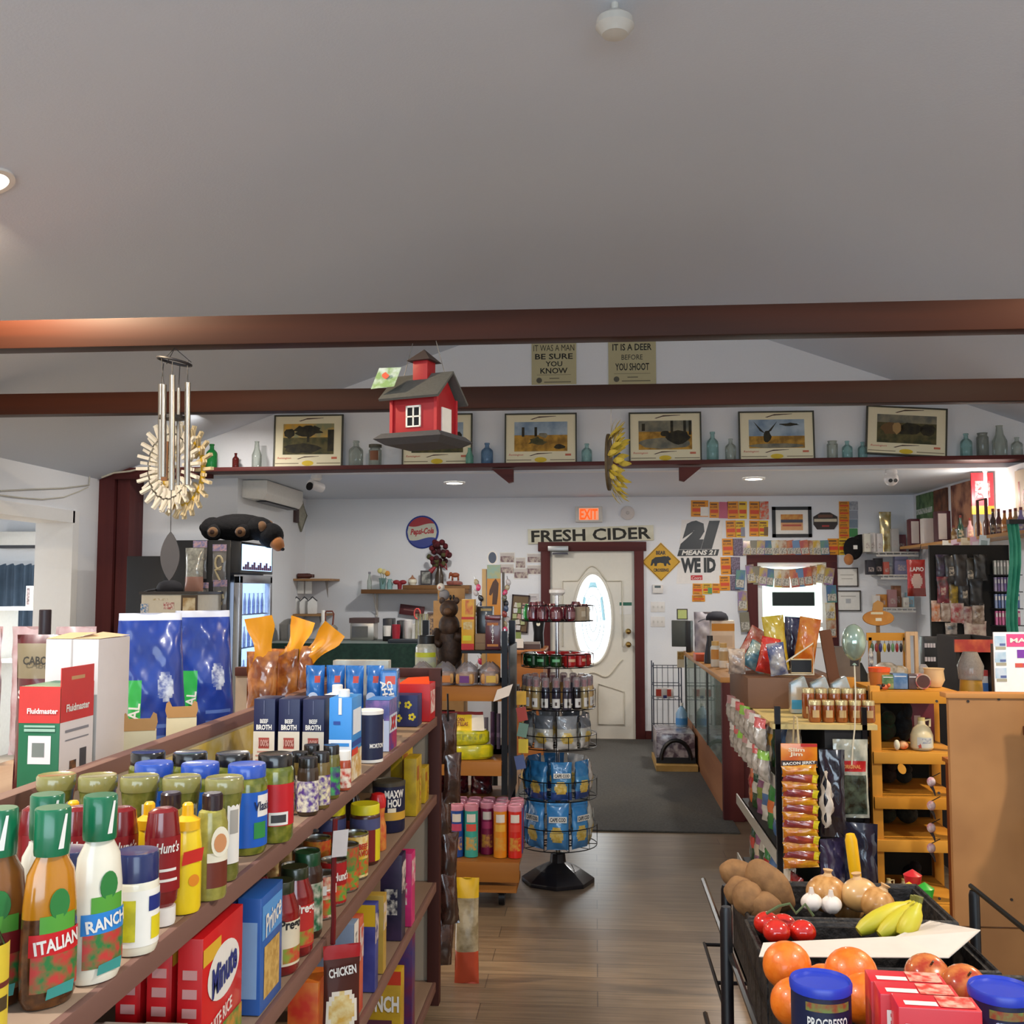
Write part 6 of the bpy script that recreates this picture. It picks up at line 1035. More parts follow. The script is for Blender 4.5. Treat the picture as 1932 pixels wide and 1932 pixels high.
# cardboard display with plush, keychain tower
x = pxx(846, 6.6); t = T('cardboard_display', 'tall tan cardboard display box behind the bear statue', 'display', (x, 6.7, 0)); CB = C('#b08a5a', .7, two='#a07a4c', sc=8); MB().bx(-.1, .1, -.08, .12, 0, 1.52, CB).bx(-.1, .08, .1, .12, 1.52, 1.6, CB).build('box', t, bev=.003)
t = T('plush_penguin', 'small grey and white plush toy on the cardboard display', 'plush toy', (x - .035, 6.66, 1.523)); MB().sph((0, 0, .035), .035, .04, .036, C('#8a8a90', .9), 12, 9).build('body', t, smooth=180); MB().sph((-.02, -.02, .085), .026, .026, .026, C('#e0dcd4', .9), 12, 9).build('head', t, smooth=180); MB().lathe([(.01, 0), (.003, .025)], C('#d89a8a'), 8, T=Matrix.Translation((-.025, -.04, .082)) @ Matrix.Rotation(pi / 2, 4, 'X')).build('beak', t)
for s in (0, 1): MB().sph((.045 + .02 * s, -.03, .018), .009, .012, .018, BLACK, 8, 6).build('foot', t, smooth=180)
x = pxx(932, 6.4); t = T('keychain_tower', 'revolving keychain tower with an orange horse-head panel', 'display', (x, 6.45, 0)); MB().lathe([(.16, 0), (.16, .03), (.02, .05), (.02, .95)], BLACK, 20).build('stand', t); MB().bx(-.15, .15, -.04, .09, .93, 1.0, C('#3a2c24', .5)).build('tray', t)
MB().bx(-.042, .042, -.06, -.05, 1.0, 1.745, C('#c8862c', .45)).bx(-.042, .042, -.0605, -.0595, 1.66, 1.745, C('#a8a878', .45, two='#8aa89a', sc=20)).build('front_panel', t)
hh_ = [(-.01, .0), (.018, .0), (.026, .06), (.03, .13), (.012, .16), (-.006, .14), (-.026, .09), (-.03, .06), (-.018, .055), (-.006, .075)]
MB().add([(a, -.0612, 1.5 + c) for a, c in hh_], [tuple(range(len(hh_)))], C('#4a2c18', .5)).build('horse_head_print', t, smooth=0)
MB().bx(-.075, -.05, -.05, .03, 1.1, 1.72, C('#c0a06a', .5)).bx(.05, .06, -.05, .03, 1.0, 1.7, C('#4a4038', .5)).build('side_panel', t)
MB().disc((-.01, -.05, 1.79), .032, WHITE, 22, rz=.042).disc((-.01, -.051, 1.79), .025, C('#4a5468', .5), 22, rz=.035).build('oval_topper', t, smooth=0)
rr = random.Random(12); KCOL = ['#2a2a2e', '#b8b4b8', '#5a5a4a', '#8a3a34', '#c83a6a', '#3a4a6a', '#a89a7a', '#1c1c20']
for i in range(38):
    side = -1 if i % 2 else 1; z = 1.05 + .62 * (i // 2) / 19; m = C(KCOL[(i * 5 + i // 7) % 8], .3, coat=.4); xx = side * (.085 + rr.uniform(-.02, .03)); b = MB().sph((0, 0, 0), .016, .008, .022, m, 8, 6).tube([(0, 0, .02), (0, .01, .04)], .002, STEEL, 4); b.build('keychain', t, (xx, -.05 + rr.uniform(-.02, .02), z), (0, rr.uniform(-.5, .5), 0))
x = pxx(828, 9.9); t = T('trail_mix_bin', 'clear bin of trail mix at the end of the coffee counter', 'bin', (x, 9.86, zc + .001)); MB().bx(-.085, .075, -.08, .08, 0, .27, C('#3a2420', .4, coat=.6, two='#a8845a', sc=55)).build('mix', t, bev=.01); MB().bx(-.09, .08, -.085, .085, .27, .285, C('#5a4a48', .3)).build('lid', t)
# ================= chip spinner =================
SX, SYY = -.213, 5.8; t = spin = T('spinner_rack', 'tall chrome spinner rack of snacks on a black octagonal foot', 'rack', (SX, SYY, 0))
bs = [(.2, 0), (.2, .022), (.125, .07), (.045, .105), (.04, .15), (.03, .155)]; MB().lathe(bs, C('#17151a', .35, coat=.4), 8).build('foot', t, smooth=20, bev=.003)
MB().lathe([(.014, .15), (.014, .6)], C('#8a8478', .3, metal=1), 14).build('lower_pole', t); MB().lathe([(.012, .6), (.012, 1.56)], CHROME, 14).build('upper_pole', t); MB().lathe([(.03, 1.56), (.045, 1.575), (.045, 1.592), (.02, 1.6)], C('#e8e4e0', .3), 12).build('crown', t)
def ring(r, z, n=32): return [(r * cos(2 * pi * k / n), r * sin(2 * pi * k / n), z) for k in range(n)]
TIERS = [(1.42, .20, .085), (1.17, .20, .07), (.945, .21, .10), (.735, .215, .07), (.465, .215, .10), (.205, .215, .11)]
for z, r, h in TIERS:
    b = MB()
    for q in (0, h): b.tube(ring(r, z + q), .0028, DKMETAL, 5, closed=True)
    b.tube(ring(r * .45, z), .0028, DKMETAL, 5, closed=True)
    for k in range(10):
        a = 2 * pi * k / 10; b.tube([(.014 * cos(a), .014 * sin(a), z), (r * cos(a), r * sin(a), z), (r * cos(a), r * sin(a), z + h)], .0024, DKMETAL, 4)
    b.build('wire_tier', t)
def around(z, r, n, i): a = radians(-90 + 360 / n * i); return (SX + r * cos(a), SYY + r * sin(a), z), degrees(a) + 90
PLUM = C('#4a1420', .2, coat=.9, two='#7a2430', sc=30)
sides_ = lambda i, n: 'front' if i == 0 else ('%s clockwise' % ORD[n - i - 1] if i > n // 2 else '%s anticlockwise' % ORD[i - 1])
for i in range(13):
    P, a = around(1.423, .155, 13, i); beige = i in (2, 3); grn = i == 10
    t = T('wrapped_snack', '%s wrapped snack on the top spinner tier, %s' % ('beige' if beige else 'bright green' if grn else 'plum', sides_(i, 13)), 'snack', P, rz=a, group='snacks on the top tier')
    if beige: carton(t, .068, .05, .075, C('#b8a488', .5), [(.2, .8, .3, .7, C('#d8ccb4'))])
    else: MB().lathe([(.024, 0), (.034, .012), (.034, .06), (.024, .078 + .012 * (i % 3))], C('#1c9a3c', .2, coat=.8) if grn else PLUM, 14).build('wrapper', t); MB().band(.0345, .02, .05, -40, 40, C('#8a5a5c', .3, coat=.5) if not grn else C('#5ad07a', .3)).build('label', t)
for i in range(13):
    P, a = around(1.173, .155, 13, i); g = i in (11, 12, 0, 10, 9); t = T('wrapped_snack', '%s wrapped snack on the second spinner tier, %s' % ('dark green' if g else 'red', sides_(i, 13)), 'snack', P, rz=a, group='snacks on the second tier')
    MB().lathe([(.026, 0), (.035, .01), (.035, .058), (.026, .07)], C('#14401c', .15, coat=1) if g else C('#b01c1c', .25, coat=.6), 14).build('wrapper', t); MB().band(.0355, .03, .045, -35, 35, C('#7ac08a', .4) if g else C('#e0b08a', .4)).build('label', t)
JC = ['#2c2838', '#b8a070', '#1c161a', '#c89a5a', '#4a4452', '#d8b47a']
for i in range(19):
    P, a = around(.948, .178, 19, i); c = JC[(i * 4 + i // 3) % 6]
    t = T('juice_bottle', 'clear slim red-capped bottle on the third tier, %s' % sides_(i, 19), 'bottle', P, rz=a, group='slim red-capped bottles'); r = .024
    MB().lathe([(r * .9, 0), (r, .006), (r, .105), (r * .85, .12)], C(c, .15, coat=.9), 14).build('body', t); MB().lathe([(r * .86, .118), (r * .9, .165), (r * .6, .172)], GL('#e0d4d4', .3), 14).build('overcap', t); MB().lathe([(r * .55, .12), (r * .55, .155)], C('#b8323c', .35), 12).build('cap', t); MB().band(r + .0006, .012, .06, -55, 55, C('#e8e2da', .45)).build('label', t); MB().band(r + .0012, .024, .042, -14, 14, C('#5a4a44', .5)).build('label_motif', t)
def chip(P, a, w, h, top, mid, low, label, txt=None, grp='chip bags', seed=0, tm=None):
    t = T('chip_bag', label, 'chip bag', P, rz=a, group=grp)
    f = lambda u, v: C('#d8b03a', .3, coat=.5, two='#e8d080', sc=40) if ((u - .45) / .3) ** 2 + ((v - .33) / .19) ** 2 < 1 else C(low, .25, coat=.7) if v < .2 else C(mid, .25, coat=.7) if v < .62 else C(top, .25, coat=.7)
    pouch(t, w, h, .055, f, seed, n=(16, 18), wr=.006)
    if txt: MB().bx(-w * .4, w * .4, -.031, -.0305, h * .6, h * .73, C('#e8e6dc', .4)).build('name_plate', t); text(txt, w * .7, h * .085, tm or C('#2a2a30'), t, (0, -.0312, h * .665), bold=.03)
    return t
for i in range(8):
    P, a = around(.738, .165, 8, i + .45); g = i % 2; chip(P, a, .115, .175, '#8a8e92' if not g else '#6a6e74', '#c0beb4', '#d0ccc4', 'grey chip bag on the fourth spinner tier, %s' % sides_(i, 8), None, 'grey chip bags', 100 + i)
for i in range(8):
    P, a = around(.468, .165, 8, i + .2); w8 = i in (2, 3); chip(P, a, .115, .2, '#2f78b0' if not w8 else '#d8d0c8', '#3f84b4' if not w8 else '#c8c0b8', '#2a4a8a' if not w8 else '#a8a09a', '%s chip bag on the fifth spinner tier, %s' % ('pale' if w8 else 'blue', sides_(i, 8)), 'CAPE COD' if i == 0 else None, 'chip bags on the fifth tier', 120 + i)
for i in range(8):
    P, a = around(.208, .165, 8, i + .05); w8 = i in (2, 3); chip(P, a, .12, .245, '#3a8ac8' if not w8 else '#dcd8cc', '#4a94cc' if not w8 else '#d0ccbc', '#4a8ac0' if not w8 else '#c8b888', '%s chip bag on the lowest spinner tier, %s' % ('white' if w8 else 'sky blue', sides_(i, 8)), 'CAPE COD' if i in (0, 1, 7, 2) else None, 'chip bags on the lowest tier', 140 + i)
t = T('hanging_chip_strip', 'strip of small colourful snack packs hanging beside the spinner', 'snack strip', (-.385, 5.42, .62)); MB().tube([(0, 0, .0), (.01, 0, .45)], .004, C('#c8a86a')).build('strip', t)
for k in range(5): MB().bx(-.025, .025, -.01, .006, 0, .07, C(['#4a5a8a', '#c8b02c', '#6a8a7a', '#a83a2c', '#d8a41c'][k], .3, coat=.5)).build('snack_pack', t, (.01 * (k % 2), -.01, .05 + .082 * k), (0, .2 * (k % 3 - 1), 0))
# ================= floor pieces =================
S(MB().bx(-.62, .935, 6.98, 11.13, 0.0005, .012, C('#4c4944', .95, two='#56534d', sc=60, bump=.4)), 'floor_mat', 'long dark grey entrance mat running to the front door', 'mat', bev=.003)
# ================= right side: lottery wall =================
ORG = C('#e8960c', .5, var=.1); YLW = C('#e8bc1c', .5, var=.1); PNKC = C('#c8607a', .5); TIX = C('#d8481c', .5)
def sheet(px0, py0, px1, py1, m, label, y=None, lines=True, tilt=0, grp='orange lottery notices', extra=None, depth=0):
    y = y or BY - .006; A, B = at(px0, py1, y), at(px1, py0, y); w, h = B[0] - A[0], B[2] - A[2]
    t = T('lottery_notice', label, 'notice', ((A[0] + B[0]) / 2, y, (A[2] + B[2]) / 2), group=grp, rot=(0, radians(tilt), 0)); MB().bx(-w / 2, w / 2, -.0015, .0015, -h / 2, h / 2, m).build('paper', t)
    b = MB()
    if lines: b.bx(-w * .4, w * .3, -.0025, -.0015, h * .3, h * .4, C('#7a4a10')).bx(-w * .42, w * .42, -.0025, -.0015, -h * .2, h * .02, TIX).bx(-w * .35, w * .2, -.0025, -.0015, -h * .4, -h * .34, C('#7a4a10'))
    if extra: b.bx(w * .05, w * .5, -.003, -.0022, -h * .45, h * .1, extra)
    if b.v: b.build('print', t, smooth=0)
    if lines and w > .09: text('$1,000', w * .75, h * .13, C('#8a4a0c'), t, (-w * .05, -.0025, h * .17), bold=.03)
GRYT = C('#8a8478', .5, two='#b8b4a8', sc=40); CAL = C('#5a4a5a', .5, two='#8a7a90', sc=60)
NT = [(1304, 944, 1336, 975, ORG, 'with a white corner', WHITE), (1339, 947, 1356, 977, ORG, 'second along the top row', None), (1357, 947, 1373, 978, PNKC, 'pinkish brown, third along the top row', None), (1373, 946, 1393, 979, ORG, 'fourth along the top row', None), (1394, 946, 1409, 979, YLW, 'yellow, fifth along the top row', None), (1414, 946, 1433, 980, ORG, 'sixth along the top row', None), (1433, 946, 1450, 980, C('#c8b4a0', .5, two='#d8481c', sc=30), 'mixed print at the end of the top row', None), (1370, 982, 1388, 1014, ORG, 'first of the second row', None), (1388, 982, 1405, 1014, YLW, 'yellow, second of the second row', C('#8a8a98')), (1414, 982, 1432, 1012, ORG, 'third of the second row', None), (1432, 982, 1449, 1012, YLW, 'last of the second row with a brown corner', C('#7a5a2c')), (1363, 1016, 1383, 1048, ORG, 'below the second row beside the number poster', None), (1383, 1016, 1401, 1049, CAL, 'purple grid, upper one beside the orange column', None), (1360, 1051, 1379, 1084, ORG, 'middle of the orange column', None), (1379, 1051, 1396, 1084, CAL, 'purple grid, middle one beside the orange column', None), (1358, 1086, 1377, 1114, ORG, 'foot of the orange column', None), (1378, 1086, 1395, 1114, CAL, 'purple grid, lowest one beside the orange column', None), (1307, 1101, 1325, 1122, ORG, 'first under the number poster', None), (1326, 1101, 1343, 1121, YLW, 'second under the number poster', C('#5a9a5a')), (1344, 1101, 1358, 1119, ORG, 'third under the number poster', None), (1306, 1123, 1330, 1135, ORG, 'half hidden above the dark cap', None)]
for a in NT: sheet(a[0], a[1], a[2], a[3], a[4], 'lottery notice %s on the back wall' % a[5], lines=a[4] in (ORG, YLW), extra=a[6], tilt=((a[0] * 7) % 5 - 2) * .8)
for k in range(5): sheet(1583, 946 + 14 * k, 1602, 960 + 14 * k, ORG, 'small orange notice beside the oval badge, %s from the top' % ORD[k], lines=True)
for k in range(4): sheet(1602.5, 946 + 17 * k, 1618, 962 + 17 * k, [C('#8a8e96', .5, two='#b8b8bc', sc=30), C('#9a9ea8', .5), C('#7a8a98', .5), C('#3f8a4a', .5)][k], 'grey and green ticket strip by the small orange notices, %s from the top' % ORD[k], lines=False)
sheet(1562, 1016, 1582, 1047, ORG, 'orange notice left of the black plush head'); sheet(1582, 1016, 1600, 1047, YLW, 'orange and teal notice touching the black plush head', extra=C('#3a7a7a'))
# number poster
A, B = at(1276, 1101, BY), at(1366, 980, BY); w, h = B[0] - A[0], B[2] - A[2]; t = T('age_poster', 'white poster with a big slanted black number and WE ID', 'poster', ((A[0] + B[0]) / 2, BY - .0022, A[2]), rot=(0, radians(-.6), 0))
MB().prism([(-w / 2, 0), (w * .38, 0), (w / 2, h), (-w * .36, h)], -.0015, .0015, C('#efeae4', .6)).build('paper', t); MB().prism([(-w * .47, h * .43), (w * .36, h * .43), (w * .40, h * .53), (-w * .43, h * .53)], -.0025, -.0016, BLACK).build('black_band', t, smooth=0)
text('21', w * .86, h * .45, BLACK, t, (0, -.0026, h * .76), bold=.11, shear=.3); text('MEANS 21', w * .72, h * .075, WHITE, t, (-.01, -.003, h * .482), bold=.04, shear=.25); text('WE ID', w * .72, h * .235, BLACK, t, (-.02, -.0026, h * .285), bold=.06, shear=.02)
MB().bx(-w * .2, w * .04, -.0026, -.0016, h * .055, h * .13, C('#c8242c')).build('red_badge', t, smooth=0); text('Coors', w * .2, h * .05, WHITE, t, (-w * .08, -.003, h * .09), shear=.3)
# framed award, oval badge, two certificates
def framed(px0, py0, px1, py1, fr, label, pic, fw=.02, name='framed_certificate', cat='picture'):
    A, B = at(px0, py1, BY), at(px1, py0, BY); w, h = B[0] - A[0], B[2] - A[2]; t = T(name, label, cat, ((A[0] + B[0]) / 2, BY - .012, (A[2] + B[2]) / 2)); b = MB()
    for q in ((-w / 2, w / 2, -h / 2, -h / 2 + fw), (-w / 2, w / 2, h / 2 - fw, h / 2), (-w / 2, -w / 2 + fw, -h / 2, h / 2), (w / 2 - fw, w / 2, -h / 2, h / 2)): b.bx(q[0], q[1], -.012, .01, q[2], q[3], fr)
    b.build('frame', t); b = MB().bx(-w / 2 + fw, w / 2 - fw, -.002, .004, -h / 2 + fw, h / 2 - fw, WHITE)
    for i, (a, c, e, f, m) in enumerate(pic): b.bx(w * a, w * c, -.003 - .0005 * i, -.002, h * e, h * f, m)
    b.build('print', t, smooth=0); return t
framed(1457, 956, 1530, 1014, BLACK, 'black framed orange award on the back wall', [(-.28, .28, -.27, .25, C('#d8a06a')), (-.28, .28, -.02, .08, C('#4a4a58')), (-.28, .28, .08, .25, C('#c87a34', .5, two='#d8a04a', sc=20)), (-.24, .24, -.14, -.08, C('#b8503c'))], .035)
framed(1577, 1071, 1618, 1107, C('#4a4440', .5), 'upper thin framed certificate below the plush head', [(-.3, .3, .1, .14, C('#b8b2a8')), (-.25, .25, -.1, -.06, C('#c0bab0'))], .012); framed(1577, 1114, 1623, 1153, C('#4a4440', .5), 'lower thin framed certificate below the plush head', [(-.1, .1, -.12, .1, C('#b8b8b8')), (-.3, .3, .2, .24, C('#b8b2a8'))], .012)
p = at(1557, 983, BY); t = T('oval_badge', 'dark brown octagonal badge sign beside the black frame', 'sign', (p[0], BY - .006, p[2])); w, h = .125, .09; MB().prism([(-w, -h * .4), (-w * .7, -h), (w * .7, -h), (w, -h * .4), (w, h * .5), (w * .4, h), (-w * .4, h), (-w, h * .5)], -.006, .006, C('#2e221c', .5)).build('plate', t); MB().bx(-w * .95, w * .95, -.0075, -.006, -h * .1, h * .25, C('#cfc4a8', .5)).bx(-w * .6, w * .6, -.0075, -.006, h * .4, h * .75, C('#6a4430')).bx(-w * .3, w * .3, -.0075, -.006, -h * .7, -h * .5, C('#a83028')).build('print', t, smooth=0)
p = at(1612, 1040, 11.0); t = T('hanging_plush_bear', 'black plush bear with orange muzzle hanging on the back wall', 'plush toy', (p[0], 11.05, p[2])); MB().sph((0, 0, .03), .1, .09, .12, BEARK, 16, 11).sph((.09, .02, .09), .1, .08, .09, BEARK, 12, 9).build('body', t, smooth=180); MB().sph((-.06, -.05, -.085), .05, .05, .06, SNT, 12, 9).build('muzzle', t, smooth=180); MB().bx(-.02, .02, -.1, -.09, .02, .06, WHITE).build('tag', t)
# ticket cards hung in and round the window
TCOL = ['#c8b8a0', '#8a6a9a', '#6a8ab0', '#b8a04a', '#a8603a', '#d8d4c4', '#5a8a7a', '#c87a4a', '#8a8470', '#b04a4a', '#4a6a9a', '#cfa83c']
rr = random.Random(21); spots = []
for k in range(12): spots.append((1410 + 13.2 * k, 1020, 15, 28, 'upper fringe over the window casing, %s from the left' % ORD[k]))
for k in range(11): spots.append((1414 + 13.6 * k, 1066 + 9 * sin(pi * k / 10) , 15, 34, 'hanging fringe across the top of the window, %s from the left' % ORD[k]))
for k in range(3): spots.append((1398 + 3 * k, 1076 + 40 * k, 17, 36, 'beside the window on the left, %s from the top' % ORD[k]))
for k in range(4): spots.append((1566 + 2 * (k % 2), 1072 + 33 * k, 18, 32, 'beside the window on the right, %s from the top' % ORD[k]))
for i, (px, py, pw, ph, lb) in enumerate(spots):
    y = (11.192 if i < 12 else 11.158) - .004 * (i % 3); A = at(px - pw / 2, py + ph, y); w, h = wpx(pw, y), wpx(ph, y); t = T('ticket_card', 'clear-wrapped ticket card, ' + lb, 'ticket card', (A[0] + w / 2, y, A[2] + h), rot=(radians(rr.uniform(-4, 4)), radians(rr.uniform(-9, 9)), 0), group='ticket cards round the window'); c = TCOL[(i * 5 + 3) % 12]
    MB().bx(-w / 2, w / 2, -.003, .003, -h, 0, C(c, .3, coat=.5, two=TCOL[(i * 7 + 1) % 12], sc=14)).build('card', t); MB().bx(-w * .42, w * .42, -.004, -.003, -h * .9, -h * .5, C('#cfc8b8', .5, two='#8a847a', sc=70)).build('grid_print', t)
    if i == 0: MB().bx(-w / 2, w * .5, -.0032, -.003, -.01, 0, WHITE).build('clip', t)
S(MB().tube([(at(1408 + 13.6 * k, 1066 + 9 * sin(pi * k / 10), 11.152)) for k in range(12)], .003, C('#8a7a68', .6), 5), 'ticket_line', 'thin cord across the window holding the ticket cards', 'cord')
# ================= glass counter and things on and round it =================
CX0, CX1, CY0, CY1, CZ = .885, 1.5, 7.35, 10.4, .985
t = T('display_counter', 'glass-fronted display counter with a wooden top by the aisle', 'counter', (0, 0, 0)); TANW = wood('#a8743c', '#bb8850', 1, 8, r=.4)
MB().bx(CX0 + .01, CX1, CY0 + .05, CY1, .0, .36, wood('#8a5a3c', '#9a6a48', 1, 7)).build('base_cabinet', t); MB().bx(CX0 - .02, CX1, CY0, CY1 + .02, CZ - .04, CZ - .002, TANW).build('counter_top', t, bev=.004)
MB().bx(CX0, CX0 + .006, CY0 + .06, CY1, .36, CZ - .04, GL('#b8ccbc', .22, .02)).build('glass_front', t); MB().bx(CX1 - .04, CX1 - .02, CY0 + .06, CY1, .36, CZ - .04, C('#9aa898', .6)).build('back_wall', t); MB().bx(CX0 + .02, CX1 - .05, CY0 + .06, CY1, .64, .648, GL('#c8d8cc', .2)).build('glass_shelf', t)
MB().bx(CX0 - .012, CX0 + .13, CY0 - .02, CY0 + .06, 0, CZ - .04, MAROONZ).bx(CX0 + .12, CX1, CY0, CY0 + .03, 0, CZ - .04, MAROONZ).build('end_panel', t, bev=.006)
for y in (8.4, 9.4, CY1 - .02): MB().bx(CX0 - .008, CX0 + .012, y, y + .022, .36, CZ - .04, C('#3a3230', .4)).build('mullion', t)
for k in range(6): S(MB().bx(-.05, .05, -.06, .06, 0, .05 + .02 * (k % 3), C(['#c8c4b8', '#8a9a8a', '#b89a7a', '#a8b4b8', '#d8d0c8', '#7a8a78'][k], .5)), 'boxed_item', 'small boxed item inside the glass counter, %s from the near end' % ORD[k], 'box', (CX0 + .2 + .05 * (k % 2), CY0 + .4 + .42 * k, .361), group='boxed items inside the counter')
def onc(px, y, z=CZ): return (pxx(px, y), y, z)
t = T('photo_stand', 'small dark framed green card on top of the dark screen', 'picture', onc(1287, 10.25, CZ + .31)); MB().bx(-.055, .05, -.006, .006, 0, .105, C('#3a342c', .5)).build('frame', t); MB().bx(-.045, .04, -.008, -.006, .01, .095, C('#a8b06a', .6)).build('card', t)
t = T('register_screen', 'dark grey register screen seen from behind on the counter', 'screen', onc(1284, 10.2), rz=-15); MB().bx(-.09, .07, -.02, .02, .05, .305, C('#3a3d38', .4)).build('panel', t, bev=.006); MB().bx(.05, .1, -.03, .1, 0, .3, BLACK).build('stand', t, bev=.006)
t = T('paper_bag', 'tall grey crumpled paper bag on the counter', 'bag', onc(1326, 9.6)); pouch(t, .17, .40, .12, C('#a8a0a0', .6, two='#8a8288', sc=12), 170, n=(12, 16), flat_base=True, wr=.014)
t = T('black_bottle', 'dark sloping bottle beside the grey paper bag', 'bottle', onc(1338, 8.7)); MB().lathe([(.05, 0), (.048, .06), (.026, .19), (.026, .225)], C('#1c1614', .4), 16).build('body', t)
t = T('counter_box', 'white and orange lidded box under the dark cap', 'box', onc(1361, 9.4)); carton(t, .2, .16, .33, C('#d8ccb8', .6), [(0, 1, .72, .92, C('#c88a1c')), (.1, .9, .3, .6, C('#c8bca8'))])
t = T('baseball_cap', 'dark cap on the white and orange counter box', 'cap', onc(1352, 9.4, CZ + .331)); MB().lathe([(.1, 0), (.098, .03), (.08, .06), (.04, .078), (.0005, .08)], C('#1e1c24', .85), 18).build('crown', t, smooth=180); MB().grid(lambda u, v: (-.08 - .09 * v, (u - .5) * .15 * (1 - .4 * v * v), .012 - .03 * v * v), 6, 4, C('#24222c', .8)).build('brim', t)
for k, (px, y, w, h, c, l, lb) in enumerate(((1348, 8.3, .075, .2, '#d8d4c8', '#c88a3c', 'tall white jar with orange label on the counter'), (1363, 8.2, .07, .19, '#e4ddd0', '#b89a6a', 'pale jar right of the orange-labelled jar'))): t = T('candy_jar', lb, 'jar', onc(px, y)); jar(t, w, h, C(c, .25, coat=.6), C('#c8a05a', .4), .03, C(l, .45), (.35, .8), lidr=.8)
t = T('white_bowl', 'small white bowl at the counter edge', 'bowl', onc(1382, 7.9)); MB().lathe([(.035, 0), (.05, .03), (.055, .055), (.05, .05), (.03, .01)], WHITE, 20, ex=1.0).build('bowl', t); MB().disc((0, 0, .045), .048, C('#c8907a', .6), 18, 'z').build('contents', t)
t = T('red_tray', 'orange red tray on the far part of the counter', 'tray', onc(1322, 9.0)); MB().bx(-.06, .06, -.12, .12, 0, .06, C('#b84a1c', .5)).build('tray', t, bev=.005)
t = T('pink_box', 'small pink and black box among the counter jars', 'box', onc(1384, 8.5)); carton(t, .09, .07, .12, C('#2a2428', .5), [(0, .5, 0, .5, C('#c8607a'))])
S(MB().bx(-.035, .035, -.002, .002, -.16, 0, C('#d8c8a8', .6)).bx(-.03, .03, -.003, -.002, -.08, -.01, C('#b88a3c', .6, two='#8a6a2c', sc=50)), 'hanging_flyer', 'tan flyer hanging off the far end of the counter', 'flyer', (CX0 - .05, CY1 - .05, CZ - .002))
wr_ = T('wire_rack', 'tall dark wire rack at the foot of the wall beside the door', 'rack', (0, 0, 0)); b = MB(); x0, x1, y0, y1 = .58, .86, 10.62, 10.95; WI = C('#3a4050', .4, metal=.5)
for x in (x0, x1):
    for y in (y0, y1): b.tube([(x, y, 0.012), (x, y, .85)], .006, WI, 6)
for z in (.2, .48, .62, .8):
    b.tube([(x0, y0, z), (x1, y0, z), (x1, y1, z), (x0, y1, z)], .004, WI, 5, closed=True)
for k in range(1, 5): x = x0 + (x1 - x0) * k / 5; b.tube([(x, y1, .2), (x, y1, .8)], .003, WI, 4).tube([(x, y0, .2), (x, y1, .2)], .003, WI, 4).tube([(x, y0, .48), (x, y1, .48)], .003, WI, 4)
b.build('wire_frame', wr_)
t = T('sponge_pack', 'red and white pack on the wire rack', 'package', (.70, 10.75, .486)); carton(t, .18, .1, .1, C('#d8cfc8', .4), [(0, .3, .2, .9, C('#b83a24')), (.62, .85, .2, .9, C('#b83a24')), (.4, .6, 0, .3, C('#3a3a7a'))], bev=.02)
t = T('water_bottle', 'clear blue water bottle standing on the bottled packs', 'bottle', (.79, 9.78, .325)); MB().lathe([(.05, 0), (.055, .01), (.055, .12), (.03, .165), (.015, .18), (.015, .2)], C('#8fb4d0', .15, coat=.8), 18).build('body', t); MB().lathe([(.017, .19), (.017, .215)], WHITE, 12).build('cap', t); MB().band(.0556, .02, .08, -170, 170, C('#4a8ac0', .35), 20).build('label', t)
t = T('bottle_case', 'shrink-wrapped case of cans with a black curved handle on the mat', 'case', (.70, 9.62, .0645)); MB().bx(-.17, .17, -.30, .30, 0, .258, C('#b8b0b4', .3, coat=.6, two='#5a4a58', sc=22)).build('wrapped_cans', t, bev=.02); MB().tube([(.13 * cos(pi * k / 12), -.31, .03 + .17 * sin(pi * k / 12)) for k in range(13)], .018, BLACK, 8).build('handle', t); MB().bx(-.172, .172, -.304, -.30, 0, .05, BLACK).build('black_base', t)
S(MB().bx(-.18, .18, -.42, .32, 0, .05, wood('#b08a4c', '#c09a5c', 1, 8)), 'wooden_pallet', 'low light wooden board under the wrapped case', 'board', (.70, 9.62, .013))
# ================= snack gondola =================
GX0, GX1, GY0, GY1 = .725, 1.09, 4.32, 5.55
t = gd = T('snack_stand', 'dark snack stand with angled price rails beside the glass counter', 'stand', (0, 0, 0)); BKW = C('#1a1614', .6)
MB().bx(GX0 + .2, GX1, GY0 + .02, GY1, 0.02, 1.03, BKW).build('core', t); MB().bx(GX0 - .0, GX0 + .022, GY0, GY0 + .022, 0, 1.12, DKMETAL).build('corner_post', t); MB().bx(GX1 - .02, GX1, GY0, GY0 + .022, 0, 1.12, DKMETAL).build('corner_post', t); MB().bx(GX0 - .01, GX1 + .04, GY0, GY1, 1.03, 1.05, C('#c8b478', .6)).build('top_board', t)
for z in (.2, .5, .8):
    MB().bx(GX0 + .03, GX0 + .2, GY0 + .02, GY1, z, z + .012, BKW).build('shelf', t); MB().bx(GX0 + .0, GX0 + .006, GY0 + .03, GY1, z - .015, z + .035, C('#b8b4ac', .35, metal=.3)).build('price_rail', t)
for z in (.95, .66): MB().tube([(GX0 + .02, GY0 + .01, z), (GX1 - .01, GY0 + .01, z)], .005, DKMETAL).build('front_bar', t)
SN = ['#c8b8a0', '#b8402c', '#3a7a3c', '#d8a83c', '#8a5a7a', '#d8d0c4', '#c86a2c', '#4a6a9a', '#7a8a3c', '#c8c4bc', '#a8241c', '#2c4a2c']
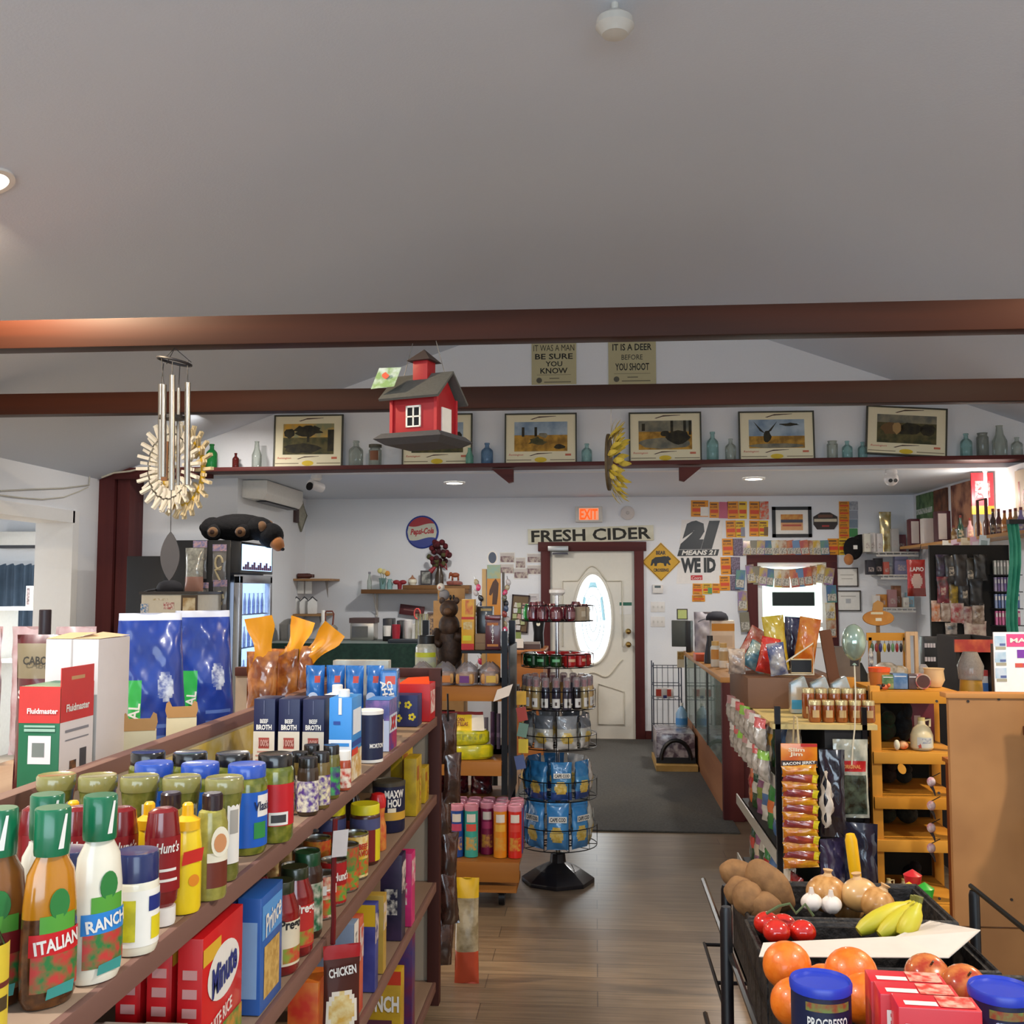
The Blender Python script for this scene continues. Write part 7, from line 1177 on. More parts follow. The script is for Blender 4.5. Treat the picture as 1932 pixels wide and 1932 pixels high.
for i, z in enumerate((.8, .5, .2)):
    for k in range(8):
        t = T('snack_bag', '%s bag on the %s snack-stand shelf, %s from the near end' % (['tan', 'red', 'green', 'gold', 'violet', 'white', 'orange', 'blue', 'olive', 'pale', 'dark red', 'dark green'][(i * 5 + k * 7) % 12], ['top', 'middle', 'bottom'][i], ORD[k]), 'bag', (GX0 + .095, GY0 + .11 + .15 * k, z + .013), rz=-78, group='bags on the snack stand'); c = SN[(i * 5 + k * 7) % 12]
        pouch(t, .13, .212, .07, lambda u, v: C(SN[(i * 3 + k) % 12], .25, coat=.7) if .3 < v < .6 and .2 < u < .8 else C(c, .22, coat=.8), 200 + i * 10 + k, n=(10, 12), flat_base=True, wr=.007)
for k in range(7):
    zt2, y = 1.055 - .02 * (k % 2), GY0 + .12 + .15 * k; t = T('hanging_packet', '%s clear packet strip hung along the snack stand, %s from the near end' % (['white', 'pale', 'pink', 'green'][k % 4], ORD[k]), 'packet', (GX0 - .03, y, .80), rz=-72, group='clear packets on the snack stand')
    for j in range(2): pouch(t, .1, .13, .04, lambda u, v: C(['#8ac04a', '#c85a5a', '#d8d4d0', '#b88a8a'][(k + j) % 4], .3, coat=.5) if v > .68 else C('#c0bab4', .2, coat=.9, two='#8f8a80', sc=24), 240 + 2 * k + j, n=(10, 10), wr=.006); LAST.location = (0, -.012 * j, .13 * j)
# honey jars
HON = C('#7a3a14', .15, coat=1, two='#8f4a18', sc=20)
for j in range(2):
    for k in range(5):
        t = T('honey_jar', 'amber honey jar on top of the snack stand, %s row, %s from the left' % (['front', 'back'][j], ORD[k]), 'jar', (.90 + .054 * k, 4.40 + .13 * j, 1.0515), group='honey jars'); jar(t, .053, .088 if j == 0 else .125, HON, C('#c8b88a', .3, metal=.6), .016, None, lidr=.95, shoulder=.92) ; MB().band(.0272, .02, .05, -30, 30, C('#b89a6a', .4)).build('label', t)
for k in range(3):
    t = T('pastry_pack', 'wrapped sandwich pastry pack behind the honey jars, %s from the left' % ORD[k], 'package', (.895 + .09 * k, 4.70, 1.0515), group='wrapped pastry packs'); MB().prism([(-.042, 0), (.042, 0), (.042, .10), (.02, .165), (-.042, .13)], -.03, .03, C('#b8a890', .2, coat=.8, two='#8aa8b8', sc=14)).build('wrapped_pastry', t, bev=.008); MB().bx(-.038, .038, -.0315, -.031, .02, .06, C('#3a8ab0', .4)).build('blue_label', t)
S(MB().bx(GX0 - .03, GX1 + .03, 4.86, 5.5, 1.051, 1.19, C('#6a4a34', .6)), 'wooden_riser', 'brown wooden riser under the candy bags', 'riser', bev=.004)
HEAP = [(1402, 5.3, .13, .2, '#c8402c', '#d8a08a', 'red crinkled candy bag at the left-hand end of the heap', 30), (1437, 5.43, .1, .24, '#b88a4c', '#c89a5a', 'tan box-like bag leaning in the candy heap', 34), (1467, 5.2, .105, .27, '#c8a81c', '#d8c04a', 'tall yellow candy bag in the heap', -6), (1492, 5.38, .1, .26, '#2a2a4a', '#3a3a5a', 'dark blue candy bag behind the yellow one', 4), (1511, 5.2, .105, .26, '#c8641c', '#d88a2c', 'tall orange candy bag right of the yellow one', 10), (1415, 5.1, .13, .13, '#5a8a98', '#a8b4a8', 'teal and cream package lying in the heap', 30), (1440, 5.02, .09, .17, '#b82a24', '#c8402c', 'small red candy bag at the front of the heap', 12), (1468, 4.93, .08, .15, '#b8b4b0', '#4a5a8a', 'white and blue candy bag at the front of the heap', -8), (1388, 5.05, .08, .12, '#8a7a70', '#c8b8a8', 'small grey package at the edge of the heap', 0)]
for k, (px, y, w, h, c, c2, lb, tl) in enumerate(HEAP):
    t = T('candy_bag', lb, 'bag', onc(px, y, 1.192 + .04 * abs(sin(radians(tl)))), rot=(0, radians(tl), radians(tl * .3)), group='candy bags on the snack stand'); pouch(t, w, h, .06, C(c, .2, coat=.9, two=c2, sc=18), 260 + k, n=(12, 14), wr=.009)
t = T('coat_hanger', 'white wire hanger with a black tag over the honey jars', 'hanger', onc(1497, 4.98, 1.192)); MB().tube([(-.08, 0, .02), (-.075, 0, .005), (.085, 0, .005), (.085, 0, .15), (-.06, 0, .05), (-.08, 0, .02)], .005, C('#e0d8c0', .4), 6).build('wire', t); MB().bx(-.02, .075, -.004, .004, .012, .075, BLACK).build('black_tag', t); MB().tube([(-.02, -.004, .012), (.075, -.004, .012), (.075, -.004, .075), (-.02, -.004, .075)], .004, C('#d8c8a0', .4), 5, closed=True).build('tag_rim', t)
t = T('leaning_board', 'brown wooden board leaning behind the honey jars', 'board', (1.09, 4.8, 1.056), rot=(0, radians(-9), 0)); MB().bx(-.025, .025, -.01, .01, 0, .36, wood('#5a3824', '#6d4630', 2, 8)).build('board', t)
t = T('grey_box', 'grey-brown box with a dark square beside the balloon', 'box', (1.235, 5.3, .0)); carton(t, .12, .12, 1.31, C('#6a5a4c', .7), [(.6, .95, .93, .985, C('#2a241f'))])
t = T('figure_lamp', 'dark green conical figure with a yellow top beside the pine shelf', 'figurine', (1.40, 5.75, 0)); MB().lathe([(.06, 0), (.06, .98), (.058, 1.14), (.03, 1.2)], C('#20221a', .6), 16).build('body', t); MB().sph((0, 0, 1.225), .028, .028, .035, C('#8a8a3c', .6), 10, 8).build('yellow_top', t)
p = at(1611, 1214, 4.285); t = T('foil_balloon', 'silvery green balloon on a string beside the pine shelf', 'balloon', p); MB().sph((0, 0, 0), .048, .048, .078, C('#9ab0a0', .12, metal=.5, coat=.8), 22, 16, fn=lambda q: 1 - .12 * max(0, -q.z)).lathe([(.003, -.078), (.01, -.086)], C('#9ab0a0', .2), 8).build('skin', t, smooth=180); MB().tube([(0, 0, -.08), (.002, 0, -.2), (-.004, 0, -.33), (-.015, 0, -.42), (-.02, 0, -.485)], .003, C('#d8d0b8', .6), 5).build('string', t)
# jerky strips at the end of the stand
def jerky(px0, px1, py0, py1, y, top, label):
    A, B = at(px0, py1, y), at(px1, py0, y); t = T('jerky_strip', label, 'snack strip', ((A[0] + B[0]) / 2, y, A[2])); return t, B[0] - A[0], B[2] - A[2]
t, w, h = jerky(1477, 1541, 1403, 1640, 4.2, 0, 'long orange bacon jerky strip hanging on the snack stand')
MB().bx(-w / 2, w / 2, -.006, .0, h * .81, h, C('#e08a1c', .3, coat=.6, two='#c8501c', sc=9)).build('header', t, bev=.001); text('Slim\nJim', w * .45, h * .075, C('#e8d8b8'), t, (-.01, -.0068, h * .93), bold=.03); MB().bx(w * .05, w * .5, -.0066, -.006, h * .975, h, C('#b81c14')).bx(-w / 2, w / 2, -.0066, -.006, h * .82, h * .865, C('#3a2a28')).build('header_print', t, smooth=0); text('BACON JERKY', w * .9, h * .03, WHITE, t, (0, -.0072, h * .843), bold=.03, roll=4)
JR = [C('#7a2434', .2, coat=.9, two='#a8481c', sc=20), C('#b8601c', .2, coat=.9, two='#d8a01c', sc=26)]
for k in range(13):
    pouch(t, w * .98, h * .085, .022, (lambda u, v: C('#c8b81c', .3, coat=.6) if u > .8 and v > .3 else JR[0]) if k % 2 else JR[1], 300 + k, n=(12, 8), wr=.004, seal=0, name='stick_pack'); LAST.location = (0, -.008, h * .745 - h * .0605 * k); LAST.rotation_euler = (0, radians(8 if k % 2 else -4), 0)
MB().tube([(.0, 0, h), (-.004, .0, h + .1), (-.004, .06, h + .1), (0, .125, .955 - t.location.z)], .0035, C('#c8b488', .6)).build('string', t)
t, w, h = jerky(1574, 1637, 1395, 1542, 4.3, 0, 'clear jerky pack with a red band hanging under the balloon')
pouch(t, w, h, .03, lambda u, v: C('#b01c20', .3, coat=.5) if .6 < v < .72 and .18 < u < .92 else C('#20281f', .25, coat=.8, two='#4a5a4c', sc=30) if v < .56 and .2 < u < .95 and v > .05 else C('#8f968a', .15, coat=1, two='#b8b8a8', sc=20), 330, n=(16, 22), wr=.006); text('ORIGINAL', w * .5, h * .05, C('#d8a05a'), t, (0, -.022, h * .66), bold=.02)
for k in range(5): t = T('dark_bag', ['black foil bag hanging between the two jerky strips', 'violet foil bag low behind the jerky strip', 'dark blue bag under the clear jerky pack', 'crinkled clear and violet bag behind the onions', 'pale curled paper beside the bacon jerky strip'][k], 'bag', [onc(1562, 4.26, .62), onc(1562, 4.28, .33), onc(1612, 4.24, .38), onc(1565, 4.18, .25), onc(1552, 4.25, .66)][k], group='dark bags on the stand end' if k < 3 else None, rz=[0, 20, -15, 10, 60][k]); pouch(t, [.1, .13, .13, .15, .05][k], [.34, .28, .3, .2, .22][k], .05, C(['#15151f', '#2c2440', '#161a2c', '#8a8698', '#c8bfb4'][k], .2, coat=.9, two=['#1f2030', '#3f3a5a', '#20263c', '#4a3a6a', '#d8d0c4'][k], sc=20), 340 + k, n=(10, 14), wr=.012)
p = at(1618, 1625, 3.6); t = T('yellow_bat', 'bright yellow plastic handle sticking up behind the onions', 'toy', (p[0], 3.6, p[2] - .12), rot=(0, radians(-6), 0)); MB().lathe([(.012, 0), (.018, .05), (.02, .1), (.02, .19), (.014, .21), (.0005, .214)], C('#f0b814', .4), 16).build('handle', t)
MB().lathe([(.03, .003 - t.location.z), (.03, -.02), (.012, 0)], C('#d8a010', .4), 16).build('grip', t)
# ================= pine ladder shelf =================
PIN = wood('#c8882c', '#d89a3c', 0, 8, r=.45); PINZ = wood('#c0802a', '#d09238', 2, 8, r=.45)
PX0, PX1, PY0, PY1 = 1.15, 1.56, 4.5, 4.95; PZ = [1.17, .92, .735, .56, .30]
t = T('pine_shelf', 'orange pine ladder shelf of ornaments beside the snack stand', 'shelf unit', (0, 0, 0))
for x in (PX0, PX1 - .04):
    for y in (PY0, PY1 - .04): MB().bx(x, x + .042, y, y + .04, 0, 1.19 if x == PX0 else 1.168, PINZ).build('upright', t, bev=.003)
for i, z in enumerate(PZ):
    MB().bx(PX0 + .043, PX1 - .041, PY0 + .02, PY1 - .005, z - .02, z - .002, PIN).build('shelf_board', t); MB().bx(PX0 + .005, PX1 + .02, PY0 - .014, PY0 - .0005, z - .05, z - .002, PIN).build('front_rail', t, bev=.002)
MB().bx(PX0 + .043, PX1 - .041, PY1 - .004, PY1 + .004, .05, 1.14, C('#1c1f1a', .8)).build('dark_backing', t)
def onp(px, z, dy=.1): y = PY0 + dy; return (pxx(px, y), y, z + .001)
t = T('orange_tub', 'round orange tub on the corner of the pine shelf', 'tub', (1.222, 4.62, 1.171)); MB().lathe([(.038, 0), (.043, .075)], C('#c86a1c', .5), 20).build('tub_body', t); MB().lathe([(.045, .07), (.046, .088), (.04, .086), (.0005, .06)], C('#e0541c', .4), 22).build('rim', t)
for k, (px, c, c2, w, h, lb) in enumerate(((1668, '#3f6a3a', '#8a9a6a', .05, .06, 'green card tin on the pine shelf'), (1691, '#3f6a98', '#6a8ab0', .062, .065, 'blue tin on the pine shelf'), (1714, '#4a3a3a', '#5a4a4a', .035, .062, 'dark striped tin right of the blue tin'))):
    t = T('tin', lb, 'tin', onp(px, PZ[0])); carton(t, w, .05, h, C(c, .4, two=c2, sc=30), [(.1, .9, .8, .86, C('#d8dce0'))], bev=.003)
t = T('candle_tin', 'round red and cream tin lying on its side on the pine shelf', 'tin', onp(1733, PZ[0])); MB().lathe([(.032, -.03), (.032, .03)], C('#b8a890', .4, two='#b04a4a', sc=30), 22, T=Matrix.Translation((0, 0, .033)) @ Matrix.Rotation(pi / 2, 4, 'X')).build('body', t); MB().lathe([(.027, .03), (.027, .032)], C('#4a2a24', .5), 20, T=Matrix.Translation((0, 0, .033)) @ Matrix.Rotation(pi / 2, 4, 'X')).build('dark_end', t)
t = T('cream_pot', 'cream pot at the end of the pine shelf beside the plywood panel', 'pot', onp(1757, PZ[0], .2)); MB().lathe([(.03, 0), (.045, .03), (.04, .07), (.045, .08)], C('#d8b888', .5), 18).build('body', t)
for k, (px, c) in enumerate(((1664, '#d8683a'), (1654, '#3a2a20'))): t = T('figurine', ['tiny orange figurine before the green tin', 'tiny dark figurine left of the orange one'][k], 'figurine', onp(px, PZ[0], .03)); MB().sph((0, 0, .012), .018, .012, .012, C(c, .5), 10, 7).sph((.016, -.006, .02), .008, .008, .008, C(c, .5), 8, 6).build('body', t, smooth=180)
for k, px in enumerate((1645, 1684)): S(MB().sph((0, 0, .021), .013, .013, .022, C('#dcdcc4', .4), 14, 10), 'egg_ornament', ['white egg ornament beside the upright of the pine shelf', 'white egg ornament before the white jug'][k], 'ornament', onp(px, PZ[1], .03), smooth=180)
t = T('pumpkin_ornament', 'small orange and white ornament beside the second egg', 'ornament', onp(1696, PZ[1], .05)); MB().sph((0, 0, .018), .022, .018, .018, C('#d8a878', .5, two='#d86a3a', sc=40), 12, 8).build('body', t, smooth=180)
def syrup_jug(label, pos, s=1.0, leaf=True):
    t = T('syrup_jug', label, 'jug', pos, group='cream syrup jugs'); JC_ = C('#d6c9a0', .35, coat=.3)
    MB().lathe([(.040 * s, 0), (.046 * s, .008 * s), (.046 * s, .06 * s), (.034 * s, .09 * s), (.016 * s, .105 * s), (.014 * s, .125 * s)], JC_, 20).build('body', t); MB().tube([(.012 * s, 0, .12 * s), (.036 * s, 0, .125 * s), (.034 * s, 0, .095 * s)], .005 * s, JC_).build('handle', t); MB().lathe([(.015 * s, .12 * s), (.015 * s, .133 * s)], C('#c8b878'), 12).build('cap', t)
    MB().band(.0466 * s, .012 * s, .055 * s, -40, 45, C('#c9ccc4', .5)).band(.047 * s, .03 * s, .05 * s, -15, 35, C('#8a94a8', .5, two='#c9ccc4', sc=90)).build('label', t)
    if leaf: MB().add([(.012 * s * r * sin(a), -.0478 * s, .018 * s + .012 * s * r * cos(a)) for a, r in [(k * pi / 5, 1 if k % 2 == 0 else .5) for k in range(10)]], [tuple(range(10))], C('#a8402c')).build('leaf_mark', t, (-.02 * s, .004, 0), smooth=0)
syrup_jug('large cream syrup jug with a red leaf on the pine shelf', onp(1731, PZ[1], .06)); syrup_jug('left one of the two small cream jugs low on the pine shelf', onp(1662, PZ[4], .06), .62); syrup_jug('right one of the two small cream jugs low on the pine shelf', onp(1690, PZ[4], .06), .62)
for k, (px, z, w, h, c, c2, lb) in enumerate(((1662, PZ[1], .1, .13, '#1c3a24', '#2a2a1c', 'dark green and brown plush on the upper pine board'), (1698, PZ[1], .07, .17, '#0f1418', '#1a2428', 'black stocking hanging above the egg ornaments'), (1665, PZ[2], .08, .1, '#2a2018', '#3a2c20', 'dark brown plush on the third pine board'), (1695, PZ[2], .07, .085, '#20241f', '#2c3028', 'dark plush right of the brown one on the third board'), (1660, PZ[3], .09, .1, '#22261c', '#2e3426', 'dark olive plush on the fourth pine board'), (1700, PZ[3], .09, .11, '#1c201c', '#30342c', 'dark plush right of the olive one on the fourth board'), (1705, PZ[4], .08, .1, '#15151a', '#22242a', 'black plush behind the small cream jugs'))):
    t = T('plush_toy', lb, 'plush toy', onp(px, z, .3)); m = C(c, .95, two=c2, sc=50, bump=.5); MB().sph((0, 0, h * .4), w * .5, .05, h * .4, m, 14, 10).sph((w * .1, -.03, h * .8), w * .3, .04, h * .24, m, 12, 8).build('body', t, smooth=180)
t = T('wooden_tag', 'oval orange wooden tag hanging under the second pine board', 'tag', onp(1690, PZ[2] + .115, .0)); MB().disc((0, -.02, 0), .016, PIN, 16, rz=.022).disc((0, -.016, 0), .016, PIN, 16, rz=.022).build('tag', t, smooth=0); t.rotation_euler = (0, radians(-25), 0)
t = T('red_box', 'purple and red box behind the cream syrup jug', 'box', onp(1728, PZ[1], .32)); carton(t, .11, .06, .19, C('#6a2434', .4), [(.2, .45, .3, .6, C('#b8a8a4')), (.45, .8, .25, .55, C('#3a1a24'))])
t = T('wooden_post', 'reddish wooden post standing before the pine shelf', 'post', (1.375, 4.18, 0)); MB().bx(-.022, .022, -.025, .025, 0, .93, wood('#7a3f20', '#8c4c2a', 2, 8)).build('post', t, bev=.003); MB().bx(-.03, .03, -.035, .035, .93, .945, wood('#9a5a2c', '#ad6c38', 0, 8)).build('cap', t)
# cat toys on the edge of the plywood panel
for k, py in enumerate((1475, 1520, 1562, 1600)):
    p = at(1757, py, 3.6); t = T('hanging_toy', 'pink and white hanging toy with a dark tail beside the panel, %s from the top' % ORD[k], 'toy', p, group='hanging toys'); MB().sph((0, 0, 0), .014, .014, .016, C('#b06a7a', .6, two='#d8c8c8', sc=40), 12, 8).build('body', t, smooth=180); MB().tube([(0, 0, -.014), (.008, 0, -.03), (.012, 0, -.045)], [.006, .004, .002], C('#3a3434', .7)).build('tail', t); MB().tube([(0, 0, .014), (.03, .0, .03)], .0015, DKMETAL, 4).build('loop', t)
S(MB().bx(1.19, 1.20, 3.58, 3.64, 0, 1.0, C('#8a6a48', .6)), 'toy_board', 'narrow wooden board holding the hanging toys beside the panel', 'board')
for k, (px, py, c, y) in enumerate(((1722, 1665, '#c01c24', 2.9), (1745, 1690, '#2a9a2c', 2.85), (1716, 1690, '#e0b01c', 2.8))):
    p = at(px, py, y); t = T('squeaky_toy', ['red plastic toy behind the bananas', 'green plastic toy behind the bananas', 'yellow plastic toy just behind the banana stems'][k], 'toy', (p[0], y, 0)); MB().lathe([(.022, 0), (.022, p[2] - .13), (.012, p[2] - .09)], C(c, .4, coat=.4), 14).build('holder', t); MB().lathe([(.016, p[2] - .09), (.024, p[2] - .05), (.018, p[2] - .01), (.024, p[2] + .02), (.0005, p[2] + .035)], C(c, .35, coat=.5), 16).build('head_knob', t)
# ================= plywood display on the right =================
PLY = C('#b07a44', .55, two='#a06c3a', sc=4, bump=.05); QY = 3.2
t = T('plywood_display', 'tall plywood display panel with screws and two brown shelves', 'display', (0, 0, 0))
MB().bx(1.045, 1.265, QY, QY + .02, .615, 1.275, PLY).bx(1.265, 1.9, QY, QY + .02, .615, 1.18, PLY).build('panel', t); MB().bx(1.03, 1.9, QY - .002, QY + .02, 0, .61, PLY).build('lower_panel', t); MB().bx(1.035, 1.29, QY - .008, QY + .05, 1.275, 1.29, wood('#b87a3c', '#c88a4c', 0, 8)).build('top_cap', t, bev=.003)
EB = wood('#6a3a24', '#7a4a30', 1, 8)
for z in (1.196, .93): MB().bx(1.255, 1.9, 2.62 if z > 1 else 2.55, QY - .0005, z - .028, z, EB).build('side_shelf', t, bev=.003)
MB().bx(1.86, 1.9, 2.55, QY - .001, 0, 1.5, EB).build('shelf_support', t)
for px, py in ((1767, 1323), (1826, 1323), (1884, 1319), (1771, 1496), (1772, 1695), (1842, 1700), (1908, 1697)): p = at(px, py, QY); MB().lathe([(.004, 0), (.004, .003)], C('#2a1c14', .4), 10, T=Matrix.Translation((p[0], QY + .0 if py < 1600 else QY - .001, p[2])) @ Matrix.Rotation(pi / 2, 4, 'X')).build('screw', t)
t = T('blue_bag', 'blue green shiny bag at the edge of the frame on the upper side shelf', 'bag', (1.335, 2.98, 1.1975)); pouch(t, .13, .2, .08, C('#1c5a98', .3, coat=.6, two='#2c7a8a', sc=10), 400, n=(12, 14), flat_base=True, wr=.006)
t = T('ivy_bunch', 'bunch of green and yellow leaves on the upper side shelf', 'greenery', (1.31, 2.80, 1.212)); rr = random.Random(9); b = MB()
for k in range(40): a, e = rr.uniform(0, 6.28), rr.uniform(0, 1); b.add([tuple(Vector((.04 * e * cos(a), .04 * e * sin(a), .004 + .06 * rr.random())) + Vector((.022 * cos(a + q), .022 * sin(a + q), .012 * sin(q * 2 + k)))) for q in (0, .9, 3.14, 4.0)], [(0, 1, 2, 3)], C(['#4a6a24', '#8a9a2c', '#2c4a24'][k % 3], .6))
b.build('leaf', t, smooth=0)
# printed card stand, bright, behind the panel
A, B = at(1878, 1312, 4.6), at(1985, 1193, 4.6); t = T('poster_board', 'white and pink poster board with small sea photographs at the frame edge', 'poster', (A[0], 4.6, 0), rot=(0, radians(0), radians(6)))
w, z0, z1 = B[0] - A[0], A[2], B[2]; MB().bx(0, w, 0, .006, z0, z1, C('#f4f6f8', .4)).build('board', t); MB().bx(0, .02, .01, .03, 0, z1 - .05, C('#5a4a3c')).bx(w - .03, w, .01, .03, 0, z1 - .05, C('#5a4a3c')).build('easel', t)
b = MB()
for k in range(3): zz = z1 - .012 - .068 * k; b.bx(.004, .052, -.0012, 0, zz - .048, zz - .004, C('#a8c8e0', .5, two='#c8d8ea', sc=20)).bx(.025, .05, -.0018, -.0012, zz - .046, zz - .036, C('#5a6aa0', .5)).bx(.008, .052, -.0012, 0, zz - .062, zz - .05, C('#a8a490', .5))
b.bx(.056, w, -.0012, 0, z1 - .062, z1 - .008, C('#e0508a', .5)).bx(.1, .135, -.0012, 0, z1 - .11, z1 - .075, C('#7a3aa8', .5)).bx(.09, w, -.0012, 0, z1 - .15, z1 - .132, C('#d8602c', .5, two='#a83a8a', sc=20)).build('print', t, smooth=0); text('MACHE', .16, .02, WHITE, t, (.15, -.002, z1 - .035), bold=.03)
t = T('snack_jar_dark', 'clear jar on a yellow stand behind the plywood panel', 'jar', (1.65, 4.75, 0)); MB().lathe([(.05, 0), (.05, 1.12), (.045, 1.2)], C('#b8882c', .4), 18).build('stand', t); MB().lathe([(.05, 1.2), (.055, 1.26), (.03, 1.32)], GL('#a8a098', .5), 18).build('jar', t)
# ================= back right: shelves, peg display, cabinets =================
t = T('wall_shelf', 'long wooden shelf of bottles on the right-hand wall', 'shelf', (0, 0, 0)); LZ = 2.02; MB().bx(3.08, BXR - .002, 7.32, 9.85, LZ - .025, LZ, TANW).bx(3.08, BXR - .002, 9.84, 10.75, LZ - .025, LZ, TANW).build('board', t)
for y in (7.6, 9.4): MB().bx(3.2, BXR - .002, y, y + .03, LZ - .15, LZ - .025, TANW).build('bracket', t)
def onl(px, x=3.16): d = ray(px, 1110); return (x, x * d.y / d.x, LZ + .001)
LB_ = [(1729, '#5a1c28', 'box', .26, 'maroon and white boxed bottle at the far end of the long shelf'), (1755, '#d8ccc4', 'box', .24, 'white narrow box second along the long shelf'), (1781, '#4a1a24', 'box', .28, 'tall white and maroon box third along the long shelf'), (1803, '#8a6a3a', 'bot', .12, 'short amber bottle after the maroon box'), (1816, '#1c4a34', 'bot', .2, 'dark green bottle on the long shelf'), (1834, '#b88a8a', 'bot', .16, 'rose coloured bottle after the green one'), (1850, '#c89a5a', 'bot', .19, 'golden bottle before the handled carrier'), (1866, '#7a3a2c', 'bot', .2, 'first bottle inside the wooden carrier'), (1878, '#3a2420', 'bot', .2, 'second bottle inside the wooden carrier'), (1889, '#5a2a2c', 'bot', .19, 'dark bottle after the wooden carrier'), (1900, '#c8823c', 'bot', .17, 'amber bottle, first of the last four'), (1911, '#b86a2c', 'bot', .17, 'amber bottle, second of the last four'), (1921, '#a8845a', 'bot', .17, 'tan bottle, third of the last four'), (1931, '#8a7aa8', 'bot', .17, 'violet bottle at the edge of the frame')]
for px, c, kd, h, lb in LB_:
    P = onl(px)
    if kd == 'box': t = T('bottle_box', lb, 'box', P); carton(t, .12, .11, h, C(c, .5), [(.08, .7, .08, .92, C('#dccfc6', .5))])
    else: t = T('bottle', lb, 'bottle', P, group='bottles on the long shelf'); r = .026; MB().lathe([(r, 0), (r, h * .55), (r * .45, h * .75), (r * .4, h)], C(c, .15, coat=1), 14).build('body', t); MB().lathe([(r * .45, h * .94), (r * .45, h + .012)], C('#7a2c20', .4), 10).build('cap', t); MB().band(r + .0006, h * .12, h * .42, -60, 60, C('#d8c8a8', .5, two=c, sc=40)).build('label', t)
P = onl(1872); t = T('bottle_carrier', 'wooden arched carrier over two bottles on the long shelf', 'carrier', (P[0] - .03, P[1], P[2]), rz=0); MB().tube([(-.03, -.09, 0), (-.03, -.09, .29), (-.03, .09, .29), (-.03, .09, 0)], .014, C('#5a2e20', .5), 6).build('frame', t)
for k, px in enumerate((1790, 1806, 1826, 1843, 1862)):
    P = onl(px, 3.075); t = T('paper_tag', 'pale card hanging from the edge of the long shelf, %s from the far end' % ORD[k], 'card', (3.074, P[1], LZ - .002), rz=-60, rot=(0, radians([4, -8, 6, -4, 8][k]), radians(-60)), group='cards on the shelf edge'); MB().bx(-.05, .05, -.002, .002, -.17, 0, C(['#e4dccc', '#d8b8c0', '#d8c4a0', '#d8a8b4', '#d4dcd8'][k], .6)).bx(-.03, .03, -.003, -.002, -.13, -.04, C(['#b8a888', '#8a4a5a', '#c8b08a', '#e0d0d0', '#9aa8a0'][k], .6)).build('card', t)
def wallpic(px0, px1, y0, y1, m, label, extra=None):
    a, b2 = atx(px0, y0, BXR - .01), atx(px1, y0, BXR - .01); zt_, zb_ = 2.56, atx((px0 + px1) / 2, y1, BXR - .01)[2]; t = T('wall_picture', label, 'picture', (BXR - .001, 0, 0)); MB().bx(-.02, 0, b2[1], a[1], zb_, zt_, m).build('canvas', t)
    if extra: MB().bx(-.021, -.02, b2[1], a[1], zb_ + (zt_ - zb_) * extra[0], zb_ + (zt_ - zb_) * extra[1], extra[2]).build('painted_band', t)
wallpic(1729, 1759, 900, 1000, C('#3a5a34', .7, two='#6a8a5a', sc=9), 'tall green waterfall picture on the right-hand wall', (.45, .6, C('#d8dcd4', .7, two='#8aa08a', sc=30))); wallpic(1762, 1786, 900, 996, C('#4a2a1c', .7, two='#7a4a30', sc=9), 'tall brown forest picture on the right-hand wall'); wallpic(1795, 1831, 900, 996, C('#6a3a34', .7, two='#c08a6a', sc=6), 'tall reddish canyon picture on the right-hand wall')
P = atx(1864, 905, BXR - .06); t = T('hanging_sign', 'red and yellow hanging sign lit by a bright tube near the wall', 'sign', (P[0] - .05, P[1], 2.24), rz=0); MB().bx(-.09, .09, -.01, .01, .05, .33, C('#a81c28', .5)).bx(-.09, .09, -.01, .01, -.02, .05, C('#c8a02c', .5)).build('board', t); MB().bx(-.06, .06, -.0105, -.01, .12, .26, C('#d8a0a0', .5, two='#a81c28', sc=40)).build('faded_print', t)
t = T('tube_lamp', 'bright white tube lamp hanging before the red sign', 'lamp', (P[0] - .04, P[1] - .05, 2.28)); MB().lathe([(.012, 0), (.016, .03), (.012, .29)], EM('#fff4e4', 8), 12).build('tube', t); MB().lathe([(.02, .29), (.02, .303)], WHITE, 12).build('socket', t); light('tube_lamp_light', 'POINT', (P[0] - .12, P[1] - .12, 2.35), 6, (1, .93, .82), .05)
P = atx(1925, 925, BXR - .01); t = T('ice_sign', 'white sign with red Ice lettering cut by the frame edge', 'sign', (BXR - .001, P[1], P[2]), rot=(0, 0, -pi / 2)); MB().bx(-.09, .6, -.012, 0, -.16, .16, C('#e4d0b4', .6)).build('board', t); text('Ice', .3, .2, C('#a83a24'), t, (.12, -.0125, -.03), bold=.01)
